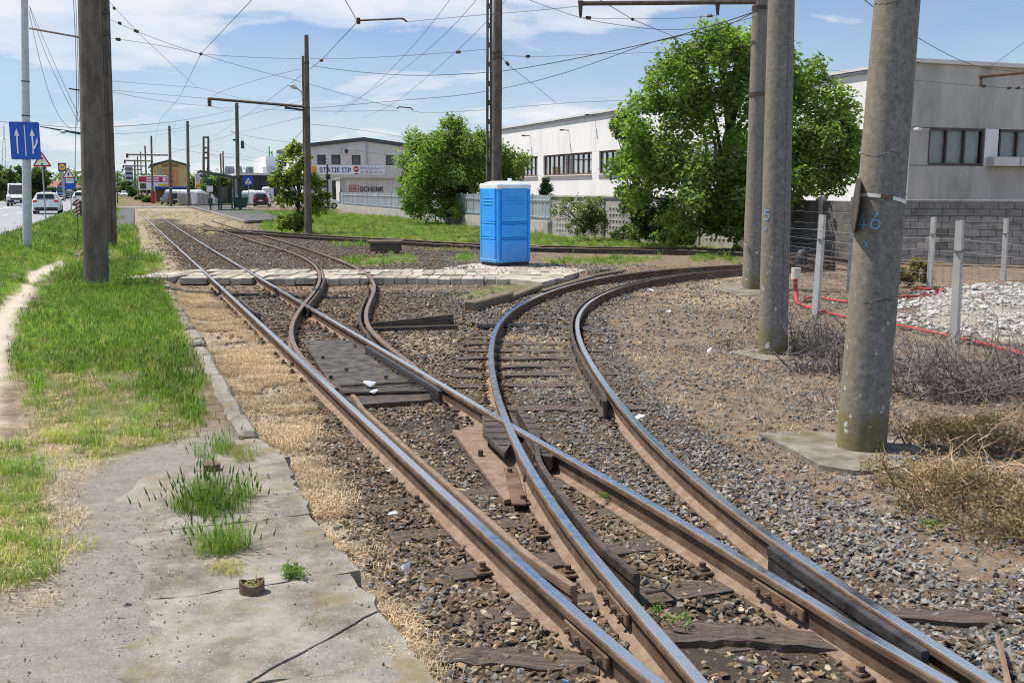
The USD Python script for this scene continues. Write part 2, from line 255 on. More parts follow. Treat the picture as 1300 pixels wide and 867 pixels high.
flat('car_white', (.72, .73, .75), .22, coat=1); flat('car_black', (.018, .019, .022), .2); flat('car_maroon', (.06, .012, .022), .25); flat('car_blue', (.03, .09, .24), .25); flat('car_grey', (.25, .26, .27), .25)
flat('tyre', (.02, .02, .02), .85); flat('rim', (.34, .34, .35), .35, .7); flat('plastic_dark', (.028, .028, .03), .6); flat('lamp_red', (.35, .012, .012), .2); flat('lamp_clear', (.62, .63, .64), .15)
flat('hose_red', (.42, .055, .04), .6); flat('frame_brown', (.05, .04, .034), .5); pbr('pad_concrete', (.135, .115, .088), (.26, .23, .185), 5., .95, bump=.7, bscale=40., c3=(.13, .11, .05), s3=2.2); flat('cap_cream', (.62, .60, .50), .6); flat('chalk_blue', (.20, .36, .56), .9); flat('orange_sign', (.75, .33, .04), .5); flat('text_navy', (.02, .03, .16), .5)
flat('poster_red', (.50, .02, .05), .5); flat('green_panel', (.025, .13, .06), .5); flat('tape_white', (.70, .70, .68), .6); flat('navy', (.012, .035, .16), .5); flat('brick_brown', (.22, .10, .06), .8); flat('moss', (.12, .115, .03), .95); flat('roof_tile', (.24, .10, .065), .8)
flat('silo', (.42, .47, .53), .4, .3); flat('curtain', (.66, .66, .60), .9); pbr('window_depth', (.055, .072, .078), (.15, .18, .185), 1.3, .8, stretch=(1, 1, .15)); flat('mesh_grey', (.24, .24, .245), .6, .3); flat('post_concrete', (.46, .45, .43), .9); flat('paper', (.82, .83, .84), .8); flat('plant_pot', (.09, .06, .045), .8); flat('shed_brown', (.13, .08, .055), .8); flat('wood_dry', (.30, .245, .19), .9)
mat('pane', {'f': ('fresnel', {'IOR': 1.5}), 'x': ('math', {'math_type': 'multiply_add', 'value2': .7, 'value3': .03, 'use_clamp': True}), 't': ('transparent_bsdf', {'color': (.74, .78, .80)}), 'gl': ('glossy_bsdf', {'color': (.9, .92, .95), 'roughness': .03}), 'm': ('mix_closure', {})},
    [('f.fac', 'x.value1'), ('x.value', 'm.fac'), ('t.BSDF', 'm.closure1'), ('gl.BSDF', 'm.closure2')], 'm.closure')
mat('dark_glass', {'p': ('principled_bsdf', {'base_color': (.016, .02, .024), 'roughness': .06, 'specular_ior_level': .7}), 'g': ('geometry', {}), 'n': ('noise_texture', {'scale': .6}), 'r': ('rgb_ramp', {'ramp': [(.3, (.012, .015, .018)), (.7, (.05, .058, .065))]})},
    [('g.position', 'n.vector'), ('n.fac', 'r.fac'), ('r.color', 'p.base_color')])
def leafy(name, c, var=.35, trans=.35, dry=None, rough=.45):
    c = np.array(c); d = np.array(dry) if dry is not None else c * np.array([1.75, 1.35, 1.1])
    return mat(name, {'g': ('geometry', {}), 'oi': ('object_info', {}), 'ad': ('math', {'math_type': 'add'}), 'fr': ('math', {'math_type': 'fraction'}),
        'r': ('rgb_ramp', {'ramp': [(0., c * (1 - var)), (.55, c), (.85, c * (1 + var)), (1., d)]}), 'n': ('noise_texture', {'scale': .45, 'detail': 3.}), 'hv': ('map_range', {'from_min': .35, 'from_max': .65, 'to_min': .78, 'to_max': 1.25}),
        'v': ('mix_color', {'blend_type': 'multiply', 'fac': 1., 'use_clamp': False}), 'cx': ('combine_xyz', {}), 'p': ('principled_bsdf', {'roughness': rough, 'specular_ior_level': .35}), 't': ('translucent_bsdf', {}), 'tt': ('mix_color', {'blend_type': 'multiply', 'fac': 1., 'b': (1.25, 1.5, .6), 'use_clamp': False}), 'm': ('mix_closure', {'fac': trans})},
        [('g.random_per_island', 'ad.value1'), ('oi.random', 'ad.value2'), ('ad.value', 'fr.value1'), ('fr.value', 'r.fac'), ('g.position', 'n.vector'), ('n.fac', 'hv.value'), ('hv.result', 'cx.x'), ('hv.result', 'cx.y'), ('hv.result', 'cx.z'), ('r.color', 'v.a'), ('cx.vector', 'v.b'),
         ('v.result', 'p.base_color'), ('v.result', 'tt.a'), ('tt.result', 't.color'), ('p.BSDF', 'm.closure1'), ('t.BSDF', 'm.closure2')], 'm.closure')
leafy('leaf_tree', (.215, .300, .068), .4, .5); leafy('leaf_dark', (.085, .15, .040), .4, .4); leafy('leaf_far', (.095, .150, .045)); leafy('leaf_conifer', (.025, .05, .016), trans=.1); leafy('leaf_rose', (.11, .165, .06))
leafy('grass_green', (.185, .285, .055), .35, .45, (.42, .38, .16)); leafy('grass_mixed', (.30, .31, .10), .35, .45, (.54, .44, .22)); leafy('grass_dry', (.60, .465, .285), .3, .0, (.40, .31, .19), .8)
leafy('brown_straw', (.42, .30, .195), .4, .0, (.60, .48, .34), .9); leafy('twig', (.115, .092, .078), .4, .0, (.22, .18, .15), .9); leafy('twig_pale', (.34, .305, .265), .3, .0, (.20, .17, .145), .9); leafy('brown_shrub', (.21, .15, .078), .4, .2, (.16, .15, .05), .8); leafy('yellow_shrub', (.21, .17, .045), .35, .25, (.13, .15, .03), .8); leafy('petal', (.75, .74, .70), .1, .3)
def stone(name, c):
    c = np.array(c)
    return mat(name, {'oi': ('object_info', {}), 'g': ('geometry', {}), 'n': ('noise_texture', {'scale': 22., 'detail': 5.}), 'r': ('rgb_ramp', {'ramp': [(0., c * .5), (.3, c * .82), (.6, c), (.85, c * np.array([1.25, 1.15, 1.0])), (1., c * 1.7)]}),
        'hv': ('map_range', {'from_min': .3, 'from_max': .7, 'to_min': .72, 'to_max': 1.3}), 'cx': ('combine_xyz', {}), 'v': ('mix_color', {'blend_type': 'multiply', 'fac': 1., 'use_clamp': False}), 'b': ('bump', {'strength': .5, 'distance': .006}), 'p': ('principled_bsdf', {'roughness': .9, 'specular_ior_level': .25})},
        [('oi.random', 'r.fac'), ('g.position', 'n.vector'), ('n.fac', 'hv.value'), ('hv.result', 'cx.x'), ('hv.result', 'cx.y'), ('hv.result', 'cx.z'), ('r.color', 'v.a'), ('cx.vector', 'v.b'), ('v.result', 'p.base_color'), ('n.fac', 'b.height'), ('b.normal', 'p.normal')])
stone('stone_grey', (.195, .19, .178)); stone('stone_brown', (.155, .11, .072)); stone('stone_tan', (.27, .225, .165))
# ------------------------------------------------------------------ the tracks: lines first, the ground needs them
ZT = 0.15
LIFT = iter((.0, -.002, -.0035, -.0045, .002, .0035, 0, 0, 0))
def line(px, step=.15, sm=1.0): q = fit([P(a, b, ZT) for a, b in px], step, sm); q[:, 2] += next(LIFT); return q   # heads a few mm apart where rails meet
AL = line([(168, 257), (175, 266), (197, 291), (242.5, 329), (268, 353.5), (300, 383), (342, 419), (372, 447), (403, 475), (431, 501), (474.5, 545), (519, 583), (572, 633), (632, 686), (708, 759), (764, 808.5), (843, 867), (960, 965)])
AR = line([(178, 257), (189.5, 266), (224, 288), (263, 312), (307.7, 338.8), (384, 385.5), (424.6, 409.4), (480, 440), (535, 472), (574, 492), (599, 507.5), (636.5, 532.5), (661, 548), (700, 568), (757, 597), (830, 640), (887, 674), (961, 718), (1034, 764), (1130, 820), (1212, 867), (1360, 950)])
BL = line([(258, 283), (280.6, 292), (339.7, 310.5), (381.5, 325), (402.5, 341), (407.5, 353), (402, 367), (384, 385), (371, 405), (373, 433), (393, 461), (424, 492)], .12, .6)
BR = line([(268, 279.5), (293, 287), (357, 305.5), (418.5, 325), (455.4, 341), (473.8, 354.8), (475.5, 364), (467, 380.6), (465, 393), (473, 417), (493, 437.5), (524, 464), (560, 487)], .12, .6)
CL = line([(1060, 331), (943, 336), (889, 339), (834, 343.3), (789.5, 348), (751, 355), (709, 367), (679, 378.5), (656.6, 389.5), (640, 402.5), (625.5, 426.6), (623.5, 452), (627, 479.5), (636.5, 514), (649, 544), (667.6, 582), (691.4, 629.7), (724.5, 672.7), (757.6, 712.5), (814, 775), (830, 791), (893, 867), (990, 985)], .12, .7)
CR = line([(1060, 336), (943, 341.6), (889, 345.8), (834, 353.5), (792, 364.6), (759, 377), (739.7, 392), (732.8, 410), (734, 427), (742.5, 446), (759, 474), (784, 507), (813.7, 543), (867, 591), (946, 656), (1029, 719), (1128, 782), (1201, 825), (1265, 866), (1400, 955)], .12, .7)
DL = line([(284, 290.2), (300, 291.8), (330, 294.5), (426, 302), (523, 307), (609, 312), (675, 314.5), (792, 317), (927, 319.6), (1010, 325), (1080, 333)], .4)
DL[:, 2] += .08 * ss(1, 7, np.arange(len(DL)) * .4); DR = offset(DL, 1.07)
HEAD = [(-.024, 0), (.024, 0), (.026, -.002), (.026, -.004), (-.026, -.004), (-.026, -.002)]
BODY = [(-.034, -.009), (-.029, -.0025), (.029, -.0025), (.034, -.009), (.034, -.034), (.010, -.050), (.009, -.150), (-.009, -.150), (-.010, -.050), (-.034, -.034)]
FOOT = [(.009, -.142), (.026, -.156), (.064, -.165), (.064, -.182), (-.064, -.182), (-.064, -.165), (-.026, -.156), (-.009, -.142)]
RAILS = []
def rail(label, path, top, body, ground=True, fasten=None, side=(1, -1)):
    RAILS.append(path); o = path[len(path) // 2].copy(); o[2] = 0
    t = thing('rail', label, 'rail', o)
    part(t, 'running_surface', MB().sweep(path, HEAD), top, 35, True); part(t, 'web', MB().sweep(path, BODY), body, 35, True); part(t, 'foot', MB().sweep(path, FOOT), 'rust_light' if body == 'rust' else body, 35, True)
    if fasten:
        y0, y1, stp = fasten; L = np.concatenate([[0], np.cumsum(np.linalg.norm(np.diff(path, axis=0), axis=1))])
        for s in np.arange(.3, L[-1], stp):
            q = np.array([np.interp(s, L, path[:, k]) for k in range(3)]); i = min(np.searchsorted(L, s), len(path) - 2); d = path[i + 1] - path[i]; a = math.atan2(d[1], d[0])
            if not y0 < q[1] < y1 or R.random() < (.6 if q[1] < 10.5 else .1): continue
            n = np.array([-d[1], d[0], 0]) / np.linalg.norm(d)
            for sd in side:
                c = q + n * sd * .098; c[2] = -.006 + .006 * R.random()
                m = MB().box(c, (.10, .095, .018), a, .004); m.box(c + [0, 0, .018], (.055, .05, .02), a + .1, .004)
                m.tm(trimesh.creation.cylinder(.019, .03, sections=6, transform=pose(c + [0, 0, .04], a)))
                m.box(c - n * sd * .022 + [0, 0, .013], (.04, .04, .012), a, .003); part(t, 'rail_clip', m, 'rust', False, True)
    return t
TRK = rail
rail('straight rail nearest the concrete platform edge, running to the horizon', AL, 'polished_steel', 'rust', fasten=(3.4, 22, .66))
rail('straight-track rail crossed by the bent rusty rail and by the shiny curve', AR, 'polished_steel', 'rust', fasten=(3.4, 22, .66))
rail('S-shaped rusty rail that crosses the straight track and ends at the greasy switch', BL, 'worn_rust_top', 'rust', fasten=(12, 44, .7))
rail('S-shaped rusty rail passing right of the dark timber, ending beside the straight rail', BR, 'worn_rust_top', 'rust', fasten=(12, 44, .7))
rail('outer rail of the sweeping curve on the side of the blue toilet', CL, 'polished_steel', 'rust', fasten=(3.4, 21, .66))
rail('inner rail of the sweeping curve, on the side of the concrete poles', CR, 'polished_steel', 'rust', fasten=(3.4, 21, .66))
rail('dark far rail along the edge of the lawn behind the blue toilet', DL, 'worn_rust_top', 'dark_steel')
rail('dark rail just in front of the farthest one, passing behind the blue toilet', DR, 'worn_rust_top', 'dark_steel')
# check rails, tongues, crossing nose
FL = [(-.019, .0), (.017, .0), (.020, -.008), (.018, -.05), (.010, -.06), (.010, -.14), (.05, -.15), (.05, -.164), (-.02, -.164), (-.022, -.05), (-.022, -.008)]
def sub(path, y0, y1): m = (path[:, 1] > y0) & (path[:, 1] < y1); return path[m]
def flare(p, d, k=5, amt=.05):
    q = offset(p, d); t = np.gradient(p[:, :2], axis=0); t /= np.linalg.norm(t, axis=1, keepdims=True)
    n = len(q); w = np.maximum(ss(n - k, n, np.arange(n)), ss(k, 0, np.arange(n))) * amt * np.sign(d); q[:, 0] += t[:, 1] * w; q[:, 1] -= t[:, 0] * w; return q
def check(label, path, m, top=None, dz=.0, cat='guard rail'):
    path = path.copy(); path[:, 2] += dz; o = path[len(path) // 2].copy(); o[2] = 0
    t = thing('guard_rail', label, cat, o); part(t, 'flange', MB().sweep(path, FL), m, 35, True)
    for i in range(3, len(path) - 3, 7):
        q = path[i] + [0, 0, -.10]; d = path[i + 1] - path[i]; b = MB().box(q, (.10, .05, .06), math.atan2(d[1], d[0]), .006); part(t, 'spacer_block', b, m, False, True)
    return t
yv = lambda py: P(650, py, ZT)[1]
# paths run from far to near, so "right" of the path is the photograph's left
check('brown guard rail close beside the platform-side rail, flared end near the joint', flare(sub(AL, yv(752), yv(500)), -.08), 'rust_light', dz=.0)
check('dark guard rail on the right of the curved rail beyond the crossing nose', flare(sub(CL, yv(742), yv(560)), -.088), 'dark_steel', dz=.006)
check('long dark guard rail inside the inner rail of the curve', flare(sub(CR, yv(512), yv(345)), .088), 'dark_steel', dz=.008)
check('dark greased tongue rail lying against the inner rail, at the bottom right switch', flare(sub(CR, yv(835), yv(690)), .078, 3, .0), 'grease', dz=-.004)
check('dark guard rail inside the bend of the rusty S-shaped rail', flare(sub(BL, yv(392), yv(326)), -.088), 'dark_steel')
check('short black guard rail left of the outer rusty rail, ending at the switch', flare(sub(BR, yv(430), yv(370)), .10), 'dark_steel')
check('greased tongue rail inside the switch, with a blunt dark end', flare(sub(AR, yv(493), yv(436)), .085, 3, .01), 'grease', dz=-.02)
check('short rusty guard rail stub beside the far straight rail', flare(sub(AL, yv(399), yv(376)), -.09), 'dark_steel')
# greased switch bed
def px_poly(pts, z): return [P(a, b, z)[:2] for a, b in pts]
def slab_px(name, label, cat, pts, z0, z1, m, group=None, parts=None):
    poly = Polygon(px_poly(pts, z1)).buffer(0); c = np.array([poly.centroid.x, poly.centroid.y, z0])
    t = thing(name, label, cat, c, 0, group); part(t, 'plate', MB().prism(poly, z0, z1), m, False, True); return t
sw = slab_px('switch_bed', 'flat greasy black plate between the two rails at the switch', 'switch plate', [(384, 432), (455, 432), (470, 444), (536, 496), (438, 499), (415, 480)], -.03, .022, 'oily_soil')
for k, (a, b) in enumerate([((432, 490), (552, 484)), ((437, 499), (556, 496))]):
    m = MB().tube([P(*a, .05), P(*b, .05)], .016, 6); part(sw, 'stretcher_bar', m, 'dark_steel', False, True)
for px, py in [(410, 455), (440, 470), (500, 460), (490, 480), (420, 480)]:
    part(sw, 'bolt', MB().tm(trimesh.creation.cylinder(.022, .03, sections=6, transform=pose(P(px, py, .035) + [0, 0, .014]))), 'grease', False, True)
sl = slab_px('slide_plate', 'worn black steel lip plate below the switch, towards the camera', 'steel plate', [(437, 503), (545, 500), (548, 507), (450, 514)], -.03, .03, 'dark_steel')
cx = thing('crossing_frog', 'steel crossing block where the curved rail cuts the straight rail', 'rail crossing', P(655, 547, 0))
for pts, z0, z1, m in [([(612, 527), (640, 537), (651, 560), (640, 575), (613, 549)], .088, .125, 'dark_steel'), ([(655, 518), (668, 523), (688, 545), (684, 560), (672, 548)], .02, .118, 'dark_steel'), ([(664, 553), (690, 562), (707, 575), (700, 580), (678, 577)], .02, .12, 'dark_steel')]:
    poly = Polygon(px_poly(pts, z1)); part(cx, 'wing_plate', MB().prism(poly, z0, z1), m, False, True)
    c = np.array(poly.centroid.coords[0])
    x0, y0, x1, y1 = poly.bounds
    for k in np.linspace(y0 + .03, y1 - .03, 7):
        seg = poly.buffer(-.012).intersection(LineString([(x0 - 1, k), (x1 + 1, k)]))
        if seg.length > .05: (xa, _), (xb, _) = list(seg.coords)[0], list(seg.coords)[-1]; part(cx, 'tread_rib', MB().box(((xa + xb) / 2, k, z1 + .003), (xb - xa, .016, .008)), m, False, True)
part(cx, 'support_web', MB().box(P(645, 556, .04), (.03, .34, .10), .35), 'dark_steel', False, True); part(cx, 'support_web', MB().box(P(617, 540, .04), (.05, .05, .10), .35), 'dark_steel', False, True)
part(cx, 'base_plate', MB().prism(Polygon(px_poly([(574, 547), (608, 541), (660, 590), (668, 632), (640, 636)], .0)), -.02, .008), 'rust_light', False, True)
part(cx, 'foot_plate', MB().prism(Polygon(px_poly([(640, 594), (655, 592), (668, 640), (650, 640)], .02)), .010, .022), 'rust', False, True)
for px, py in [(610, 580), (580, 546), (668, 612)]: part(cx, 'bolt', MB().tm(trimesh.creation.cylinder(.02, .05, sections=6, transform=pose(P(px, py, .0) + [0, 0, .03]))), 'dark_steel', False, True)
# fish plates at the joints
def joint(label, path, py):
    i = int(np.argmin(np.abs(path[:, 1] - yv(py)))); q = path[i]; d = path[i + 1] - path[i]; a = math.atan2(d[1], d[0]); n = np.array([-d[1], d[0], 0]) / np.linalg.norm(d)
    t = thing('fish_plate', label, 'rail joint', [q[0], q[1], 0])
    for sd in (1, -1):
        part(t, 'side_bar', MB().box(q + n * sd * .024 + [0, 0, -.085], (.44, .022, .065), a, .006), 'rust', False, True)
        for k in (-.16, -.06, .06, .16): part(t, 'bolt', MB().tm(trimesh.creation.cylinder(.014, .03, sections=6, transform=pose(q + n * sd * .045 + d / np.linalg.norm(d) * k + [0, 0, -.085]) @ trimesh.transformations.rotation_matrix(a, [0, 0, 1]) @ trimesh.transformations.rotation_matrix(math.pi / 2, [1, 0, 0]))), 'rust', False, True)
joint('bolted joint bars on the platform-side rail near the bottom edge', AL, 790); joint('bolted joint bars on the middle rail beside the black soil', AR, 745); joint('bolted joint bars on the curved rail just past its guard rail', CL, 748)
# sleepers
SLEEPERS = []
def sleeper(label, c, a, L, w=.22, z=0.0, m='sleeper_wood', h=.14):
    t = thing('wooden_sleeper', label, 'sleeper', [c[0], c[1], 0], a, 'wooden sleepers under the rails')
    n = 12; xs = np.linspace(-L / 2, L / 2, n); V = []
    for x in xs: V += [[x, -w / 2 + .008 * R.normal(), z + .006 * R.normal()], [x, w / 2 + .008 * R.normal(), z + .006 * R.normal()], [x, w / 2, z - h], [x, -w / 2, z - h]]
    Fc = [[4 * i + k, 4 * i + 4 + k, 4 * i + 4 + (k + 1) % 4, 4 * i + (k + 1) % 4] for i in range(n - 1) for k in range(4)] + [[0, 1, 2, 3], [4 * n - 1, 4 * n - 2, 4 * n - 3, 4 * n - 4]]
    part(t, 'timber', MB().add(V, Fc), m); 
    for e in ((-1, 1) if R.random() < .12 else ()): part(t, 'end_strap', MB().box((e * (L / 2 - .1), 0, z - h / 2 + .004), (.035, w + .012, h), 0, 0), 'rust')
    SLEEPERS.append(LineString([(c[0] - math.cos(a) * L / 2, c[1] - math.sin(a) * L / 2), (c[0] + math.cos(a) * L / 2, c[1] + math.sin(a) * L / 2)]))
ORD = 'first second third fourth fifth sixth seventh eighth ninth tenth eleventh twelfth thirteenth fourteenth fifteenth sixteenth seventeenth eighteenth nineteenth twentieth'.split()
def along(pl, pr, y0, y1, stp, extra, label, z=.002):
    count = 0
    L = np.concatenate([[0], np.cumsum(np.linalg.norm(np.diff(pl, axis=0), axis=1))])
    for k, s in enumerate(np.arange(.2, L[-1], stp)):
        q = np.array([np.interp(s, L, pl[:, j]) for j in range(3)])
        if not y0 < q[1] < y1: continue
        i = int(np.argmin(np.linalg.norm(pr[:, :2] - q[:2], axis=1))); e = pr[i]; d = e - q; g = np.linalg.norm(d[:2]); a = math.atan2(d[1], d[0]); c = (q + e) / 2
        count += 1; sleeper(label % ORD[count - 1], c + [R.normal() * .05, 0, 0], a + R.normal() * .012, max(1.9, g + extra) + R.normal() * .06, .19 + .02 * R.random(), z + .012 * R.random() - .012 * (R.random() < .3))
along(CL, CR, 9.6, 20.5, .60, .75, 'dark half-buried sleeper under the sweeping curve, %s counted from its far end', -.003)
along(AL, AR, 3.6, 8.9, .66, .7, 'rotten sleeper of the straight track in front of the crossing, %s counted towards the camera', -.022)
along(AL, AR, 11.5, 21.5, .68, .8, 'weathered sleeper of the straight track beyond the greasy switch, %s counted from the paver crossing', -.022)
for px, py, ll in [(1130, 772, 1.0), (965, 800, .8), (655, 830, .75), (905, 800, .6)]:
    c = P(px, py, .02); sleeper({1130: 'short sleeper end sticking out right of the rails, in grey ballast', 965: 'split sleeper in the black soil between the rails', 655: 'cracked sleeper end beside the platform with an iron strap', 905: 'thin rotten sleeper in the black soil between the rails'}[px], c, -.10 + .1 * R.normal(), ll, .17, .004)
# ------------------------------------------------------------------ ground
def pxp(pts, z=.05): return Polygon([P(a, b, z)[:2] for a, b in pts]).buffer(0)
def uvp(pts): return Polygon([W(a, b)[:2] for a, b in pts]).buffer(0)
Z_GRAVEL = shapely.union_all([pxp([(262, 372), (300, 402), (345, 440), (388, 484), (402, 520), (412, 570), (436, 620), (455, 680), (575, 866), (1299, 866), (1299, 770), (1160, 700), (1130, 640), (960, 590), (900, 540), (830, 500), (790, 440), (760, 395), (850, 350), (760, 345), (690, 372), (560, 366), (270, 366)]),
    uvp([(-1, 1.1), (4, 1.1), (4, 7), (-1, 9)]), uvp([(25, 1.0), (75, .6), (75, 2.9), (45, 5.5), (25, 9.)]), pxp([(215, 300), (240, 290), (330, 298), (420, 303), (610, 318), (600, 335), (300, 339), (228, 338)])])
Z_GRASS = shapely.union_all([pxp([(204, 318), (200, 350), (225, 400), (243, 470), (258, 520), (235, 555), (190, 575), (120, 590), (60, 560), (25, 480), (10, 440), (30, 400), (90, 335)], .1), uvp([(27, -1.3), (60, -1.3), (60, .1), (27, .3)]),
    uvp([(30, -4.25), (60, -4.25), (300, -4.3), (300, -.9), (60, -1.0), (30, -1.9)]), uvp([(9, -4.25), (30, -4.25), (32, -1.2), (20, -2.0), (9, -1.8)]), pxp([(-60, 560), (40, 575), (60, 640), (90, 740), (-60, 790)], .1),
    pxp([(330, 285), (360, 276), (430, 272), (600, 280), (700, 297), (780, 301), (940, 305), (930, 318), (800, 315), (610, 309), (520, 304), (430, 299), (330, 292)], .12), pxp([(430, 327), (520, 322), (528, 331), (450, 336)], .12), pxp([(588, 321), (610, 321), (612, 330), (575, 332)], .12), pxp([(690, 330), (780, 324), (835, 327), (800, 334), (700, 336)], .12), pxp([(880, 321), (935, 319), (938, 330), (880, 330)], .12),
    pxp([(285, 268), (420, 266), (430, 278), (340, 285)], .12), uvp([(128, 3.5), (300, 3.5), (300, 7.5), (128, 7.5)]), uvp([(-30, -30), (400, -60), (400, -17.6), (-30, -17.6)]), pxp([(590, 372), (660, 352), (690, 352), (690, 368), (620, 382), (575, 380)], .0)])
Z_STRAW = shapely.union_all([pxp([(205, 362), (262, 366), (290, 390), (345, 440), (392, 484), (398, 520), (402, 570), (425, 620), (485, 730), (548, 830), (570, 867), (520, 867), (400, 690), (330, 560), (270, 470), (225, 400)], .05), uvp([(25, .2), (128, -.2), (128, 1.2), (60, 1.2), (25, 1.1)]), uvp([(48, 3.0), (128, 2.5), (128, 6.3), (60, 6.3)]), uvp([(75, .6), (128, .6), (128, 3), (75, 3)]), pxp([(620, 425), (720, 425), (745, 500), (600, 470)], .02),
    pxp([(500, 425), (570, 425), (590, 450), (520, 448)], .0), pxp([(880, 348), (950, 342), (985, 372), (930, 395), (830, 385)], .02), pxp([(0, 560), (150, 570), (120, 640), (95, 760), (0, 800)], .1), pxp([(30, 470), (150, 470), (240, 540), (180, 590), (20, 590)], .1)])
Z_DRYR = pxp([(860, 345), (960, 340), (1000, 400), (960, 480), (860, 450), (790, 400)], .02)
Z_SAND = shapely.union_all([pxp([(0, 560), (6, 480), (18, 405), (52, 355), (93, 328), (89, 325), (40, 350), (0, 392), (-60, 460), (-90, 560)], .12)])
def zones(x, y, near=True):
    pt = shapely.points(np.stack([x, y], -1)); n = meshkit.fbm(np.stack([x * 2.2, y * 2.2, x * 0], -1), 4, 11) - .5; n2 = meshkit.fbm(np.stack([x * .8, y * .8, x * 0 + 9], -1), 4, 12) - .5
    sc = np.maximum(.12, y * .006); out = []
    for Z, e in ((Z_GRASS, 1.1), (Z_STRAW, 2.0), (Z_GRAVEL, 1.2), (Z_SAND, 1.0)):
        d = shapely.distance(shapely.boundary(Z), pt) * np.where(shapely.contains(Z, pt), 1, -1)
        out.append(ss(-1, 1, d / sc + (n * 2 + n2) * e))
    for q in (Z_GRASS, Z_STRAW, Z_GRAVEL, Z_SAND): shapely.prepare(q)
    return out
shapely.prepare(Z_GRASS); shapely.prepare(Z_STRAW); shapely.prepare(Z_GRAVEL); shapely.prepare(Z_SAND)
def grow(a, b, s, g, far):
    x = list(np.arange(a, b, s)); st = s
    while x[-1] < far: st *= g; x.append(x[-1] + st)
    return x
us = np.array(sorted(-np.array(grow(2, 3, .5, 1.6, 40))) + list(np.arange(-1, 3, .12)) + list(np.arange(3, 9, .055)) + grow(9, 16, .1, 1.035, 2200))
vs = np.array([-q for q in grow(5, 5.1, .12, 1.12, 1500)][::-1] + list(np.arange(-5, -1.6, .12)) + list(np.arange(-1.6, 1.3, .055)) + list(np.arange(1.3, 18, .12)) + grow(18, 18.1, .12, 1.1, 1500))
U, V = np.meshgrid(us, vs, indexing='ij'); X = U * tv[0] + V * rv[0]; Y = U * tv[1] + V * rv[1]
Zg = gz(X, Y); far = (Y > 150) | (np.abs(V) > 60)
z4 = [np.zeros_like(X) for _ in range(4)]
ok = (Y > .5) & (Y < 320) & (np.abs(V) < 70)
for k, a in enumerate(zones(X[ok], Y[ok])): z4[k][ok] = a
z4[0][~ok & (V < -18)] = .8; z4[0][~ok & (V > 8)] = .7; z4[0][~ok & (Y < .5) & (V < .4)] = .5
hollow = z4[2] * .015 * (meshkit.fbm(np.stack([X * 5, Y * 5, X * 0], -1), 3, 3) - .5) * 2; Zg = Zg + hollow
ni, nj = X.shape; i, j = np.meshgrid(np.arange(ni - 1), np.arange(nj - 1), indexing='ij'); q = np.stack([i * nj + j, (i + 1) * nj + j, (i + 1) * nj + j + 1, i * nj + j + 1], -1).reshape(-1, 4)[:, ::-1]
mat('ground', {'g': ('geometry', {}), 'a': ('attribute', {'attribute': 'zone'}), 'a2': ('attribute', {'attribute': 'sand'}), 's': ('separate_color', {}), 's2': ('separate_color', {}),
    'n': ('noise_texture', {'scale': 9., 'detail': 8., 'roughness': .7}), 'nf': ('noise_texture', {'scale': 70., 'detail': 4., 'roughness': .7}), 'vo': ('voronoi_texture', {'scale': 26.}),
    'dirt': ('rgb_ramp', {'ramp': [(.36, (.075, .053, .037)), (.5, (.175, .128, .087)), (.64, (.33, .258, .18))]}), 'gravel': ('rgb_ramp', {'ramp': [(.34, (.028, .022, .017)), (.5, (.078, .060, .044)), (.68, (.18, .145, .105))]}),  # gravel tone kept very dark to stand for shade between the stones
    'straw': ('rgb_ramp', {'ramp': [(.36, (.12, .092, .065)), (.48, (.255, .20, .14)), (.60, (.46, .375, .255))]}), 'grass': ('rgb_ramp', {'ramp': [(.3, (.07, .075, .03)), (.5, (.13, .15, .05)), (.7, (.26, .24, .12))]}), 'sand': ('rgb_ramp', {'ramp': [(.3, (.40, .345, .255)), (.7, (.60, .54, .42))]}),
    'mn': ('math', {'math_type': 'multiply_add', 'value2': .55, 'value3': 0.}), 'ma': ('math', {'math_type': 'multiply_add', 'value2': .45}),
    'm1': ('mix_color', {}), 'm2': ('mix_color', {}), 'm3': ('mix_color', {}), 'm4': ('mix_color', {}), 'm5': ('mix_color', {'b': (.045, .038, .032)}), 'dust': ('rgb_ramp', {'ramp': [(.3, (.155, .138, .112)), (.5, (.235, .213, .18)), (.68, (.34, .315, .275))]}), 'm6': ('mix_color', {}), 'b': ('bump', {'strength': .7, 'distance': .02}), 'p': ('principled_bsdf', {'roughness': .95, 'specular_ior_level': .15})},
    [('g.position', 'n.vector'), ('g.position', 'nf.vector'), ('a.color', 's.color'), ('a2.color', 's2.color'), ('nf.fac', 'mn.value1'), ('n.fac', 'ma.value1'), ('mn.value', 'ma.value3')] + [('ma.value', k + '.fac') for k in ('dirt', 'gravel', 'straw', 'grass', 'sand')] +
    [('dirt.color', 'm1.a'), ('gravel.color', 'm1.b'), ('s.b', 'm1.fac'), ('m1.result', 'm2.a'), ('straw.color', 'm2.b'), ('s.g', 'm2.fac'), ('m2.result', 'm3.a'), ('grass.color', 'm3.b'), ('s.r', 'm3.fac'), ('m3.result', 'm4.a'), ('sand.color', 'm4.b'), ('s2.r', 'm4.fac'), ('m4.result', 'm6.a'), ('dust.color', 'm6.b'), ('ma.value', 'dust.fac'), ('s2.b', 'm6.fac'), ('m6.result', 'm5.a'), ('s2.g', 'm5.fac'), ('m5.result', 'p.base_color'), ('ma.value', 'b.height'), ('b.normal', 'p.normal')])
gm = usdkit.mesh(stage, '/World/ground', (np.stack([X, Y, Zg], -1).reshape(-1, 3), q), M['ground'], True); tag(gm.GetPrim(), 'brown earth, ballast and verge between the road and the factory', None, kind='structure')
dk = np.zeros_like(X); pd_ = shapely.points(np.stack([X[ok], Y[ok]], -1))
